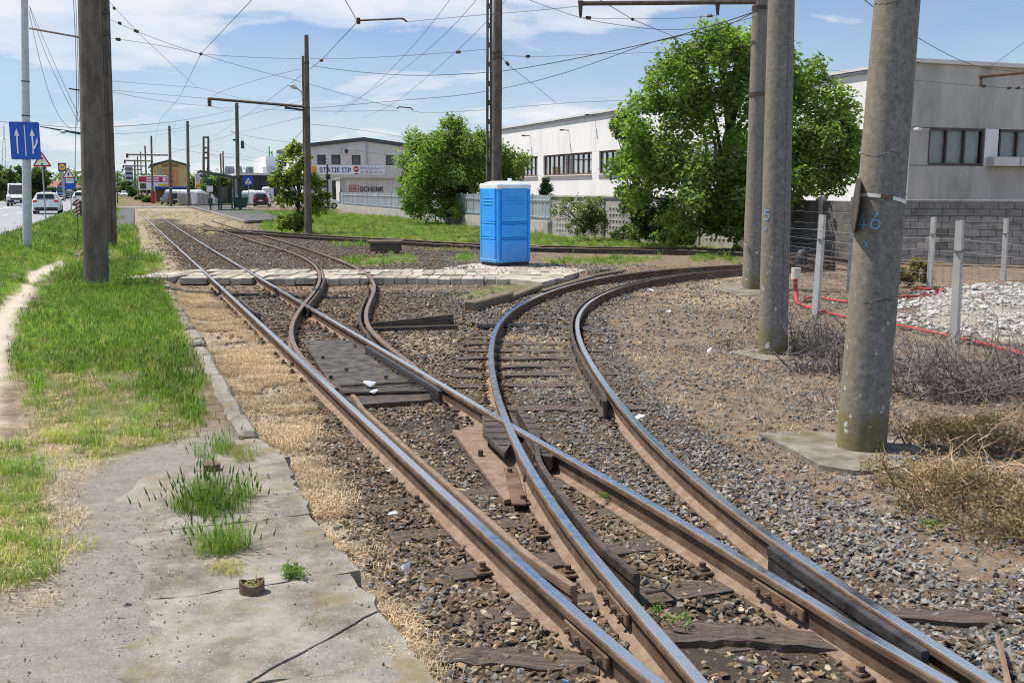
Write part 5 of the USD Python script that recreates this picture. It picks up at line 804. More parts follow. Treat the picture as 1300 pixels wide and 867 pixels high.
part(t, 'lettering', ftext('SCHENK', hz2(237.5) - hz2(243.5), (hx(471.5), .0, hz2(240.5)), .02, True, True, .92), 'black_paint'); lg = rrect(hx(455) - hx(442.5), hz2(235) - hz2(244), .12); part(t, 'logo_frame', face(lg.difference(lg.buffer(-.07)), .0, .02, (hx(448.7), 0, hz2(239.6))), 'sign_red'); part(t, 'logo_lettering', ftext('DB', (hz2(235) - hz2(244)) * .46, (hx(448.7), .0, hz2(239.6)), .02, True), 'sign_red')
# ------------------------------------------------------------------ fences
def vline(u): return np.interp(u, [22, 30, 42.4, 60, 97], [20.2, 20.0, 17.55, 17.8, 18.6])
def fence_dir(u): q0, q1 = W(u, vline(u)), W(u + 2.3, vline(u + 2.3)); return q0, q1
t = thing('metal_fence', 'corrugated grey metal fence on a concrete plinth along the lawn', 'fence', W(43, vline(43), .1))
u = 42.6; k = 0
while u < 96:
    q0, q1 = fence_dir(u); d = q1 - q0; a = math.atan2(d[1], d[0]); L = np.linalg.norm(d); n_ = 23; xs_ = np.linspace(.03, L - .03, n_); pr = [(x, .018 * (1 if (i // 2) % 2 else -1)) for i, x in enumerate(xs_)]
    c_, s_ = math.cos(a), math.sin(a); V_ = [[q0[0] + x * c_ - y * s_, q0[1] + x * s_ + y * c_, z_] for x, y in pr for z_ in (.70, 1.84)]; Fc = [[2 * i, 2 * i + 2, 2 * i + 3, 2 * i + 1] for i in range(n_ - 1)]
    part(t, 'metal_sheet', MB().add(V_, Fc), 'galvanised', False, True); part(t, 'fence_post', MB().box(q0 + [0, 0, 1.25], (.07, .07, 1.3), a), 'galvanised', False, True)
    m_ = (q0 + q1) / 2; part(t, 'plinth', MB().box(m_ + [0, 0, .33], (L - .02, .26, .7), a, .015), 'fence_concrete', False, True); u += 2.3
for zz in (.85, 1.6):
    m_ = MB().tube([W(u_, vline(u_), zz) + rv[0] * np.array([-.05, 0, 0]) for u_ in (42.6, 60, 96)], .025, 5); part(t, 'rail', m_, 'galvanised', False, True)
q = W(97, 18.62, 0); part(t, 'gate_post', MB().box(q + [0, 0, 1.0], (.12, .12, 2.1), RZ), 'dark_steel', False, True)
t = thing('concrete_panel_fence', 'pale concrete fence of patterned panels beside the rose bush', 'fence', W(36, vline(36), .1))
u = 31.
while u < 42.2:
    q0, q1 = W(u, vline(u)), W(u + 1.9, vline(u + 1.9)); d = q1 - q0; a = math.atan2(d[1], d[0]); L = np.linalg.norm(d); m_ = (q0 + q1) / 2; nrm = np.array([-math.sin(a), math.cos(a), 0])
    if nrm @ np.array([m_[0], m_[1], 0]) > 0: nrm = -nrm
    pn = part(t, 'panel', MB().box(m_ + [0, 0, .88], (L - .1, .05, 1.75), a, .01), 'fence_concrete', False, True); part(t, 'post', MB().box(q0 + [0, 0, .92], (.15, .15, 1.86), a, .015), 'fence_concrete', False, True); part(t, 'cap_rail', MB().box(m_ + [0, 0, 1.79], (L, .16, .08), a, .01), 'fence_concrete', False, True)
    for i in range(6):
        for j in range(5):
            cc = m_ + np.array([math.cos(a), math.sin(a), 0]) * (-.55 + i * .22) + nrm * .03 + np.array([0, 0, .35 + j * .25]); part(pn, 'pattern_block', MB().hull([cc + (np.array([math.cos(a), math.sin(a), 0]) * sx * .09 + np.array([0, 0, sz * .10])) * .95 * (1 if (sx * sz == 0) else 0.0) for sx in (-1, 0, 1) for sz in (-1, 0, 1)] + [cc + nrm * .045]), 'fence_concrete', False, True)
    u += 1.9
t = thing('shaded_fence', 'concrete plank fence, shade of the large tree painted into its colour', 'fence', W(27, 20, .1))
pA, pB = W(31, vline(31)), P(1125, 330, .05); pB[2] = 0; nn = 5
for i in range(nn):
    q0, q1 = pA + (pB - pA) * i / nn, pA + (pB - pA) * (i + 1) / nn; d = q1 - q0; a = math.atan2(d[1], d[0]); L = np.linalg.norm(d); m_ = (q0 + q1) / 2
    for j in range(5): part(t, 'plank', MB().box(m_ + [0, 0, .17 + j * .35], (L - .1, .06, .347), a, .015), 'shade_dark_concrete', False, True)
    part(t, 'post', MB().box(q0 + [0, 0, .92], (.16, .16, 1.9), a, .015), 'fence_concrete' if i in (3,) else 'shade_dark_concrete', False, True)
t = thing('block_wall', 'grey concrete block garden wall below the factory windows', 'wall', pB); qa, qb = pB, P(1440, 338, .05); d = qb - qa; L = np.linalg.norm(d[:2]); a = math.atan2(d[1], d[0]); hw = zof(1200, 257.5, 28.) 
rows = 9; bh = hw / rows
part(t, 'mortar', MB().box((qa + qb) / 2 * [1, 1, 0] + [0, 0, hw / 2 - .02], (L, .12, hw - .03), a), 'block_grey', False, True)
for r_ in range(rows):
    x = -.2 * (r_ % 2)
    while x < L:
        w = .41; x0_ = max(x, 0); x1_ = min(x + w, L)
        if x1_ - x0_ > .06:
            cc = qa * [1, 1, 0] + np.array([math.cos(a), math.sin(a), 0]) * (x0_ + x1_) / 2; part(t, 'block', MB().box(cc + [0, 0, (r_ + .5) * bh], (x1_ - x0_ - .014, .2 + .012 * R.random(), bh - .014), a, .008), 'block_grey' if R.random() < .9 else 'fence_concrete' if R.random() < .3 else 'shade_dark_concrete', False, True)
        x += w
part(t, 'coping', MB().box((qa + qb) / 2 * [1, 1, 0] + [0, 0, hw + .03], (L, .26, .06), a, .01), 'block_grey', False, True)
# wire fence
t0 = {}
posts = [(1035, 400, 273, 'leaning concrete post beside the red conduit'), (1211, 437, 281, 'concrete fence post nearest the dry brushwood'), (1180, 365, 276, 'concrete fence post in front of the block wall beside the yellow bush'), (1274, 355, 278, 'concrete fence post before the block wall, furthest right'), (1079, 368, 285, 'concrete fence post half hidden by the numbered pole')]
PT = []
for px, py, ty, lab in posts:
    b = P(px, py, .0); D = b[1]; txx = {1035: 1044.5, 1211: 1219, 1180: 1185.5, 1274: 1277.5, 1079: 1083}[px]; tp = PD(txx, ty, D); t = thing('fence_post', lab, 'fence post', b, 0, None)
    part(t, 'shaft', MB().tube([b - [0, 0, .2], tp], [.075, .062], 4), 'post_concrete', False, True); part(t, 'wire_tie', MB().tube([b + (tp - b) * .76, b + (tp - b) * .764], .078, 6), 'dark_steel', False, True); PT.append((b, tp))
def wires(label, ends, n, z0, z1, verts=True, rad=.0023):
    t = thing('wire_mesh_fence', label, 'wire fence', ends[0]); 
    for k in range(n):
        mb = MB(); h_ = z0 + (z1 - z0) * k / (n - 1)
        for a_, b_ in zip(ends[:-1], ends[1:]): mb.tube([a_ + [0, 0, h_], (a_ + b_) / 2 + [0, 0, h_ - .03 * (1 + .5 * R.random())], b_ + [0, 0, h_]], rad, 4)
        part(t, 'wire', mb, 'mesh_grey', False, True)
    mb = MB()
    for a_, b_ in zip(ends[:-1], ends[1:]):
        L = np.linalg.norm(b_ - a_)
        for x in np.arange(.1, L, .15): q = a_ + (b_ - a_) * x / L; sg = -.03 * (1 - (2 * x / L - 1) ** 2); mb.tube([q + [0, 0, z0 + sg], q + [0, 0, z1 - .35 + sg]], rad * .8, 3, False)
    path = part(t, 'mesh_wires', mb, 'mesh_grey', False, True, kind='stuff')
e6 = p6.at(.0) + [.05, -.2, 0]; far7 = W(*UV(*(PT[1][0] + (PT[1][0] - PT[0][0]) * 1.1)[:2]))
wires('thin wire mesh between the arm pole, the leaning post and the dry brushwood', [e6, PT[0][0], PT[1][0], far7], 9, .12, 1.42); wires('thin wire mesh in front of the block wall', [e6 + [.1, .1, 0], PT[4][0], PT[2][0], PT[3][0], PT[3][0] + (PT[3][0] - PT[2][0]) * 1.5], 9, .12, 1.3)
# red conduit and hoses
b = P(1010, 384, .0); t = thing('conduit_riser', 'red conduit riser with a cream cap beside the leaning post', 'conduit', b); part(t, 'pipe', MB().tube([P(1013, 385, .03), P(1011, 382, .06), PD(1010, 372, b[1]), PD(1010, 352, b[1])], .045, 10), 'hose_red', 40, True); part(t, 'cap', MB().tm(trimesh.creation.cylinder(.085, .2, sections=16)).move(pose(PD(1010.5, 347, b[1]))), 'cap_cream', 40, True)
def hose(label, pts, r=.024): q = np.array([P(a_, c_, .06) for a_, c_ in pts]); tck, _ = splprep(q.T, s=0, k=3); q = np.array(splev(np.linspace(0, 1, 60), tck)).T; single('red_hose', label, 'hose', MB().tube(q, r, 8), 'hose_red', 40)
hose('red corrugated hose looping from the conduit to the right edge of the picture', [(1012, 385), (1030, 391), (1060, 399), (1100, 407), (1140, 413), (1190, 423), (1240, 434), (1300, 450), (1400, 470)]); hose('red hose passing behind the numbered pole towards the rubble', [(1022, 382), (1040, 378), (1075, 383), (1110, 379), (1160, 376), (1200, 373), (1230, 371), (1250, 366), (1272, 365)]); hose('short red hose end lying by the yellow bush', [(1158, 368), (1168, 366.5), (1180, 367), (1188, 371)], .028)
b = P(1017, 338, .05); t = thing('rubber_stump', 'black rubber-wrapped stump beyond the wire fence', 'stump', b); part(t, 'body', MB().tube([b, b + [0, 0, .22], b + [.04, 0, .36], b + [.10, 0, .42]], [.15, .17, .15, .06], 12), 'plastic_dark', 40, True)
# ------------------------------------------------------------------ vehicles (local: y towards the front, base on the ground)
def vehicle(name, label, cat, loc, rz, L, Wd, prof, glass, paint, wheels, rear, group=None):
    """prof: stations (y, z_low, z_belt, z_roof, half width at the roof)."""
    t = thing(name, label, cat, loc, rz, group); rings = []
    for y, zl, zb, zr, wr in prof:
        w = Wd / 2 * (1 if abs(y) < L * .45 else .93)
        half = [(w * .92, zl), (w, zl + .12), (w * 1.0, (zl + zb) / 2), (w * .97, zb), (wr, zr - .06), (wr * .88, zr)]
        rings.append([(x, y, z) for x, z in half] + [(-x, y, z) for x, z in half[::-1]])
    n = len(rings[0]); V_ = np.array(rings).reshape(-1, 3); m = len(rings)
    Fc = [[i * n + j, i * n + (j + 1) % n, (i + 1) * n + (j + 1) % n, (i + 1) * n + j] for i in range(m - 1) for j in range(n)]
    mb = MB().add(V_, Fc); mb.add(rings[0], [[0, k, k + 1] for k in range(1, n - 1)]); mb.add(rings[-1], [[0, k + 1, k] for k in range(1, n - 1)]); part(t, 'body', mb, paint, 35)
    for nm, q in glass:
        q = np.array(q, float); part(t, nm, MB().hull(np.vstack([q, q + np.cross(q[1] - q[0], q[2] - q[0]) / np.linalg.norm(np.cross(q[1] - q[0], q[2] - q[0])) * .012, q - np.cross(q[1] - q[0], q[2] - q[0]) / np.linalg.norm(np.cross(q[1] - q[0], q[2] - q[0])) * .012])), 'dark_glass')
    for y, r in wheels:
        for s_ in (-1, 1):
            c = trimesh.creation.cylinder(r, .2, sections=20); c.apply_transform(trimesh.transformations.rotation_matrix(math.pi / 2, [0, 1, 0])); c.apply_translation([s_ * (Wd / 2 - .09), y, r]); w = part(t, 'wheel', c, 'tyre')
            c = trimesh.creation.cylinder(r * .6, .215, sections=14); c.apply_transform(trimesh.transformations.rotation_matrix(math.pi / 2, [0, 1, 0])); c.apply_translation([s_ * (Wd / 2 - .09), y, r]); part(w, 'rim', c, 'rim')
    for nm, c, sz, m in rear:
        for s_ in ((-1, 1) if c[0] else (1,)): part(t, nm, MB().box((c[0] * s_, c[1], c[2]), sz, 0, min(sz) * .3), m)
    return t
def hatch(label, loc, rz, paint, group=None, name='parked_car', s=1.):
    L, w, H = 4.1 * s, 1.74, 1.48
    prof = [(-L / 2, .36, .88, .92, .70), (-L / 2 + .06, .25, .95, 1.02, .68), (-L / 2 + .25, .22, .97, 1.40, .56), (-L / 2 + .6, .2, .97, H, .58), (-.1, .2, .95, H, .60), (.55, .2, .93, 1.36, .58), (1.15, .2, .93, .97, .66), (L / 2 - .3, .22, .80, .84, .66), (L / 2 - .05, .28, .70, .73, .62), (L / 2, .4, .62, .66, .6)]
    g = [('rear_window', [(-.56, -L / 2 + .06, 1.05), (.56, -L / 2 + .06, 1.05), (.50, -L / 2 + .22, 1.385), (-.50, -L / 2 + .22, 1.385)]), ('windscreen', [(-.58, 1.12, 1.0), (.58, 1.12, 1.0), (.5, .58, 1.35), (-.5, .58, 1.35)])]
    for s_ in (-1, 1): g.append(('side_window', [(s_ * .83, -L / 2 + .55, 1.0), (s_ * .82, .85, .99), (s_ * .62, .45, 1.35), (s_ * .62, -L / 2 + .65, 1.38)]))
    return vehicle(name, label, 'car', loc, rz, L, w, prof, g, paint, [(-1.25 * s, .31), (1.3 * s, .31)], [('tail_lamp', (.66, -L / 2 + .05, .88), (.30, .14, .16), 'lamp_red'), ('number_plate', (0, -L / 2 - .005, .66), (.5, .03, .11), 'paper'), ('rear_bumper', (0, -L / 2 + .02, .36), (1.5, .16, .2), 'plastic_dark'), ('headlight', (.62, L / 2 - .12, .68), (.3, .2, .13), 'lamp_clear'), ('front_plate', (0, L / 2 + .01, .45), (.5, .03, .11), 'paper'), ('grille', (0, L / 2 - .01, .55), (.8, .06, .12), 'plastic_dark'), ('mirror', (.93, .8, .98), (.18, .1, .13), 'plastic_dark')], group)
def van(label, loc, rz, paint, name='van'):
    L, w, H = 5.2, 2.0, 2.3
    prof = [(-L / 2, .4, 1.1, H - .05, .86), (-L / 2 + .1, .3, 1.1, H, .9), (1.0, .3, 1.12, H, .9), (1.45, .3, 1.12, H - .1, .84), (2.0, .3, 1.1, 1.50, .84), (2.2, .3, 1.08, 1.2, .84), (2.5, .35, .95, 1.02, .8), (2.6, .45, .8, .86, .72)]
    g = [('windscreen', [(-.8, 2.2, 1.30), (.8, 2.2, 1.30), (.74, 1.53, 2.16), (-.74, 1.53, 2.16)])]
    for s_ in (-1, 1): g.append(('side_window', [(s_ * .98, 1.0, 1.2), (s_ * .96, 1.75, 1.2), (s_ * .88, 1.3, 1.85), (s_ * .9, 1.0, 1.85)]))
    return vehicle(name, label, 'van', loc, rz, L, w, prof, g, paint, [(-1.55, .34), (1.75, .34)], [('headlight', (.72, 2.52, .95), (.34, .16, .24), 'lamp_clear'), ('grille', (0, 2.6, .74), (1.2, .05, .14), 'plastic_dark'), ('bumper', (0, 2.6, .5), (1.8, .14, .26), 'plastic_dark'), ('number_plate', (0, 2.69, .52), (.5, .03, .11), 'paper'), ('mirror', (1.12, 1.7, 1.3), (.2, .12, .3), 'plastic_dark'), ('tail_lamp', (.9, -2.6, 1.0), (.12, .06, .4), 'lamp_red')])
rz = RZ
c = P(46, 272, .41); hatch('white hatchback driving away on the near lane, behind the lamp post', [c[0], c[1] + 1.9, .41], rz, 'car_white', name='car')
c = P(11, 262, .41); van('white delivery van coming towards us on the far lane', [c[0], c[1] + 2.4, .41], rz + math.pi, 'car_white')
for lab, px, py, D, paint, flip, z, k in [('silver car driving away far up the road behind the hatchback', 60.5, 262, 135, 'car_grey', 0, .41, hatch), ('blue van far up the road coming towards us', 79.5, 258, 190, 'car_blue', 1, .41, van), ('dark car far up the road beside the blue van', 89, 258, 180, 'car_black', 1, .41, hatch), ('pale car far up the road under the stop sign', 103, 256, 200, 'car_white', 1, .41, hatch), ('white car at the far end of the tracks', 158, 250, 260, 'car_white', 1, .3, hatch), ('white car beyond the far end of the rails, left of the slim pole', 152, 249, 300, 'car_white', 1, .3, hatch)]:
    c = PD(px, py, D); k(lab, [c[0], c[1], z], rz + (math.pi if flip else 0), paint, name='car' if k is hatch else 'van')
c = PD(104.5, 266, 110); hatch('white car half hidden behind the thick verge pole', [c[0], c[1], .41], rz, 'car_white', name='car')
c = PD(217, 258, 132); hatch('black car parked before the wrapped pallets', [c[0], c[1], .2], rz + .25, 'car_black')
c = PD(333, 257, 118); hatch('dark maroon car parked beyond the shelter lawn', [c[0], c[1], .2], rz - .2, 'car_maroon', s=.95)
c = PD(325, 258, 130); hatch('grey car behind the maroon one', [c[0], c[1], .2], rz + 1.2, 'car_grey')
c = PD(404, 262, 101); hatch('white hatchback parked across behind the small leafy tree', [c[0], c[1], .2], rz - 1.35, 'car_white')
# ------------------------------------------------------------------ tram shelter
b = P(284, 266.5, .25); D = b[1]; k = D / F; t = thing('tram_shelter', 'dark green tram shelter with a sloping flat roof on the platform', 'shelter', b, RZ)
zr0, zr1 = zof(258, 219, D) - b[2], zof(310, 228, D) - b[2]; xl, xr = -28 * k, 24 * k
part(t, 'roof', MB().hull([(x, y, z_ + dz) for x, z_ in ((xl, zr0), (xr, zr1)) for y in (-1.2, 3.) for dz in (0, .16)]), 'dark_green')
for q in range(12): x = xl + (xr - xl) * (q + .5) / 12; part(t, 'roof_rib', MB().box((x, .9, zr0 + (zr1 - zr0) * (q + .5) / 12 + .18), (.05, 4.2, .05)), 'dark_green')
for x, y in ((-.2, 0), (.9, 0), (1.35, 0), (.9, 2.6), (-.2, 2.6)): part(t, 'post', MB().box((x * 1.1, y, zr1 / 2), (.14 if x != 1.35 else .3, .14, zr1 + .1)), 'dark_green')
part(t, 'bench', MB().box((.3, 1.4, .45), (1.6, .4, .08)), 'dark_green'); part(t, 'back_panel', MB().box((.35, 2.6, 1.3), (1.2, .06, 1.6)), 'dark_glass'); part(t, 'timetable_panel', MB().box((-1.15, -.1, 1.9), (.55, .12, .55), 0, .02), 'paper'); part(t, 'sign_disc', MB().box((-1.15, -.02, 2.5), (.5, .1, .5), 0, .1), 'dark_green'); part(t, 'stop_post', MB().box((-1.15, 0, 1.3), (.12, .1, 2.6)), 'dark_green')
t = thing('waste_bin', 'dark green litter bin hung left of the shelter posts', 'bin', b + [-1.1, -.35, 0], RZ); part(t, 'body', MB().tube([(0, 0, .35), (0, 0, 1.05)], [.2, .24], 10), 'dark_green'); part(t, 'post', MB().tube([(0, .2, 0), (0, .2, 1.1)], .04, 6), 'dark_green')
b2 = PD(305, 262, 105); b2[2] = .2; t = thing('waste_container', 'green plastic waste container right of the shelter', 'bin', b2, RZ); part(t, 'body', MB().hull([(x * w, y * w, z_) for z_, w in ((.1, .55), (1.1, .75)) for x in (-1, 1) for y in (-1, 1)]), 'dark_green'); part(t, 'lid', MB().hull([(-.8, -.8, 1.1), (.8, -.8, 1.1), (.8, .8, 1.25), (-.8, .8, 1.25), (-.6, 0, 1.4), (.6, 0, 1.4)]), 'dark_green')
# ------------------------------------------------------------------ yard: wrapped pallets of pavers
def pallet(label, px, py, D, w, h, white):
    c = PD(px, py, D); c[2] = .2; t = thing('wrapped_pallet', label, 'pallet', c, RZ + .02 * R.normal(), 'wrapped pallets of pavers in the yard'); part(t, 'wooden_base', MB().box((0, 0, .07), (w, w, .14)), 'wood_dry')
    if white: part(t, 'wrapped_load', MB().box((0, 0, .14 + (h - .3) / 2), (w * .98, w * .98, h - .3), 0, .08), 'wrap_white')
    else:
        nl = 6
        for q in range(nl): part(t, 'paver_layer', MB().box((0, 0, .14 + (h - .3) * (q + .5) / nl), (w * .95, w * .95, (h - .3) / nl - .03), 0, .01), 'paver_stack')
    part(t, 'wrap_hood', MB().hull([(sx * w * .5, sy * w * .5, z_) for sx in (-1, 1) for sy in (-1, 1) for z_ in (h - .42, h - .22)] + [(sx * w * .28, sy * w * .28, h) for sx in (-1, 1) for sy in (-1, 1)]), 'wrap_white')
for k, px in enumerate((231, 239, 248, 256, 264, 271, 278, 313, 320, 327, 333)): pallet(f'pallet of grey pavers under a white hood, {ORD[k]} from the left in the front row', px, 258, 124, .92, 1.75 + .15 * R.random(), k % 3 == 2)
for k, px in enumerate((214, 220, 226, 232, 238, 244, 250, 338, 343)): pallet(f'white wrapped pallet, {ORD[k]} from the left in the back row of the yard', px, 252, 150, 1.0, 1.9 + (.4 if px > 330 else 0), True)
# ------------------------------------------------------------------ far buildings
def at(px, D, z=.2): c = PD(px, 241, D); c[2] = z; return c
D = 210.; k = D / F; H = zof(225, 206, D); t = thing('hotel_building', 'yellow gabled building with HOTEL lettering and an orange panel', 'building', at(217.5, D), RZ); w = 40 * k
part(t, 'wall', face(Polygon([(-w / 2, 0), (w / 2, 0), (w / 2, H - 6 * k), (0, H), (-w / 2, H - 6.5 * k)]), -25, 0), 'yellow_render'); part(t, 'accent_panel', face(shapely.box(-6 * k, 0, 8.5 * k, H - 10 * k), 0, .12), 'orange_render'); part(t, 'lettering', ftext('HOTEL', 3.2 * k, (1.2 * k, -.1, H - 5.4 * k), .05, True, True, 1.45), 'shed_brown')
for s_ in (-1, 1): part(t, 'roof_slope', MB().prism(Polygon([(0, H), (s_ * (w / 2 + .6), H - 6.4 * k), (s_ * (w / 2 + .6), H - 6.4 * k + .35), (0, H + .35)]), -25.5, .4, RX), 'roof_dark')
for q in range(5): wn = part(t, 'window', MB().box((1.2 * k, -.14, H - (9 + q * 7.5) * k * .8), (2.4 * k, .1, 1.5 * k)), 'anthracite'); part(wn, 'pane', MB().box((1.2 * k, -.2, H - (9 + q * 7.5) * k * .8), (2.0 * k, .06, 1.1 * k)), 'dark_glass')
for q in (-12.5, -8): part(t, 'downpipe', MB().tube([(q * k, -.2, 0), (q * k, -.2, H - 9 * k)], .1, 6), 'galvanised')
D = 165.; k = D / F; t = thing('billboard', 'red and white advertising billboard before the hotel', 'billboard', at(194.5, D), RZ); zb, zt = zof(194, 241.5, D) - .2, zof(194, 223.5, D) - .2; w = 35 * k
part(t, 'panel', MB().box((0, 0, (zb + zt) / 2), (w, .3, zt - zb), 0, .05), 'paper'); part(t, 'red_band', MB().box((0, -.16, zt - (zt - zb) * .24), (w * .95, .04, (zt - zb) * .38)), 'poster_red'); part(t, 'picture', MB().box((-w * .34, -.16, zb + (zt - zb) * .28), (w * .2, .04, (zt - zb) * .38)), 'shed_brown'); part(t, 'picture', MB().box((w * .32, -.16, zb + (zt - zb) * .25), (w * .3, .04, (zt - zb) * .36)), 'sign_yellow')
for q in range(3): part(t, 'text_line', MB().box((-.0 * w, -.185, zt - (zt - zb) * (.13 + .11 * q)), (w * .44, .03, (zt - zb) * .055)), 'paper')
part(t, 'emblem', MB().box((w * .39, -.185, zt - (zt - zb) * .24), (w * .11, .03, (zt - zb) * .27)), 'paper')
for q in (-.4, 0, .4): part(t, 'leg', MB().box((q * w, .1, zb / 2), (.25, .25, zb + .2)), 'dark_steel')
D = 160.; k = D / F; t = thing('yard_shed', 'dark blue roofed yard shed behind the black car', 'shed', at(218, D), RZ); h = zof(218, 240.5, D) - .2; part(t, 'wall', MB().box((0, 1.5, h / 2), (38 * k, 3, h)), 'shed_brown'); part(t, 'roof', MB().box((0, 1.2, h + .2), (40 * k, 4.5, 5.5 * k * .8), 0, .1), 'navy')
t = thing('ticket_kiosk', 'small red kiosk beside the tracks, far off', 'kiosk', at(194, 145.), RZ); part(t, 'body', MB().box((0, 0, .75), (.62, .6, 1.5), 0, .03), 'sign_red'); part(t, 'top', MB().box((0, 0, 1.55), (.7, .7, .12)), 'roof_dark')
D = 230.; k = D / F; t = thing('site_cabin', 'white and blue site cabin with a yellow base beyond the yard', 'cabin', at(255, D), RZ); part(t, 'cylinder', MB().tube([(-3.5 * k, 0, 0), (-3.5 * k, 0, zof(250, 222, D))], 3.0 * k, 16), 'wrap_white', 40); part(t, 'sign_box', MB().box((4 * k, 0, zof(255, 224.5, D)), (8 * k, 1, 5 * k), 0, .1), 'navy'); part(t, 'base', MB().box((0, 0, zof(255, 237, D)), (12 * k, 1.4, 4 * k)), 'sign_yellow')
D = 175.; k = D / F; t = thing('warehouse', 'long anthracite warehouse behind the blue crossing sign', 'building', at(330, D), RZ); h = zof(330, 222.5, D) - .2; part(t, 'wall', MB().box((0, 12, h / 2), (52 * k, 24, h)), 'anthracite'); part(t, 'roof_edge', MB().box((0, 11.9, h + .15), (53 * k, 24.6, .4)), 'cream_panel')
for q in np.linspace(-24, 24, 9): part(t, 'wall_seam', MB().box((q * k, -.03, h / 2), (.06, .08, h - .2)), 'black_paint')
D = 240.; k = D / F
for px, n_ in ((290, 1), (295, 2), (305, 1), (316.5, 3), (323, 3)):
    t = thing('silo', {290: 'blue-grey silo behind the shelter, leftmost', 295: 'blue-grey silo left of the tall clamp pole', 305: 'blue-grey silo just right of the tall clamp pole', 316.5: 'left one of two tall ribbed silos above the warehouse', 323: 'right one of two tall ribbed silos above the warehouse'}[px], 'silo', at(px, D), RZ); h = zof(px, 212 if n_ == 3 else 211.5, D) - .2; part(t, 'drum', MB().tube([(0, 0, 0), (0, 0, h - .8)], 3.2 * k, 20), 'silo', 40); part(t, 'cone_roof', MB().tube([(0, 0, h - .8), (0, 0, h)], [3.2 * k, .6], 20), 'silo')
    for q in np.linspace(0, 6.28, 13)[:-1]: part(t, 'rib', MB().box((3.25 * k * math.cos(q), 3.25 * k * math.sin(q), h / 2), (.12, .12, h - 1.)), 'galvanised')
D = 190.; k = D / F; t = thing('white_store', 'white flat-roofed store with a green end and a green rooftop letter', 'building', at(355, D), RZ); h = zof(350, 199, D) - .2; part(t, 'white_wall', MB().box((-8 * k, 10, h / 2), (16 * k, 20, h)), 'white_render'); part(t, 'green_wall', MB().box((8.4 * k, 10, h / 2 + .05), (17 * k, 19.6, h + .1)), 'green_panel'); part(t, 'annex', MB().box((-10 * k, -3, zof(345, 214, D) / 2), (20 * k, 6, zof(345, 214, D))), 'galvanised')
part(t, 'rooftop_letter', MB().box((-9.5 * k, 2, h + 6.3 * k), (1.2 * k, .4, 13 * k)).box((-7.7 * k, 2, h + 5.2 * k), (3 * k, .4, 1.2 * k)).box((-6.2 * k, 2, h + 3.4 * k), (1.2 * k, .4, 7 * k)), 'sign_green')
D = 420.; k = D / F
for lab, px, w, yt in (('grey distant tower block at the end of the tracks', 165, 9, 212),):
    t = thing('tower_block', lab, 'building', at(px, D), RZ); h = zof(px, yt, D); part(t, 'wall', MB().box((0, 8, h / 2), (w * k, 16, h)), 'silo')
    for q in range(6): wn = part(t, 'window_band', MB().box((0, -.1, h * (q + .5) / 6), (w * k * .9, .3, h * .07)), 'anthracite')
for i, (px, w, yt, D) in enumerate(((66, 11, 231, 260), (76, 9, 234, 300), (90, 14, 229, 320), (101, 9, 232, 280))):
    k = D / F; t = thing('house', ['red-roofed house beyond the warning triangle', 'red-roofed house left of the store sign pole', 'wide red-roofed house behind the bus stop sign', 'red-roofed house just left of the thick verge pole'][i], 'house', at(px, D), RZ + .3 * (i - 1)); h = zof(px, yt, D); part(t, 'wall', MB().box((0, 4, h * .32), (w * k, 8, h * .64)), 'cream_panel'); part(t, 'roof', MB().hull([(sx * w * k * .54, y, h * .62) for sx in (-1, 1) for y in (-.5, 8.5)] + [(sx * w * k * .4, 4, h) for sx in (-1, 1)]), 'roof_tile'); wn = part(t, 'window', MB().box((w * k * .2, -.02, h * .35), (1.2, .1, 1.2)), 'anthracite'); part(t, 'window', MB().box((-w * k * .2, -.02, h * .35), (1.2, .1, 1.2)), 'anthracite')
D = 100.; k = D / F; b = PD(416, 258, D); b[2] = .2; t = thing('utility_pole', 'black thin pole with a junction box in front of the STATIE ITP board', 'pole', b); part(t, 'shaft', MB().tube([b, PD(415.5, 209, D)], .09, 8), 'black_paint', 40, True); part(t, 'junction_box', MB().box(PD(416.5, 224.5, D - .1), (.42, .3, .5), 0, .04), 'black_paint', False, True)
D = 420.; t = thing('power_pylon', 'distant lattice power pylon above the roadside trees at the left edge', 'pylon', PD(5, 225, D)); top_ = PD(5, 158, D)
for sx in (-1, 1):
    part(t, 'leg', MB().tube([PD(5 + sx * 3.2, 235, D), PD(5 + sx * 1.8, 190, D), top_], [.12, .11, .08], 4), 'galvanised', False, True)
for yy, hw_ in ((176, 5), (190, 6), (203, 2.3), (216, 2.7)): part(t, 'crossarm', MB().tube([PD(5 - hw_, yy, D), PD(5 + hw_, yy, D)], .10, 4), 'galvanised', False, True)
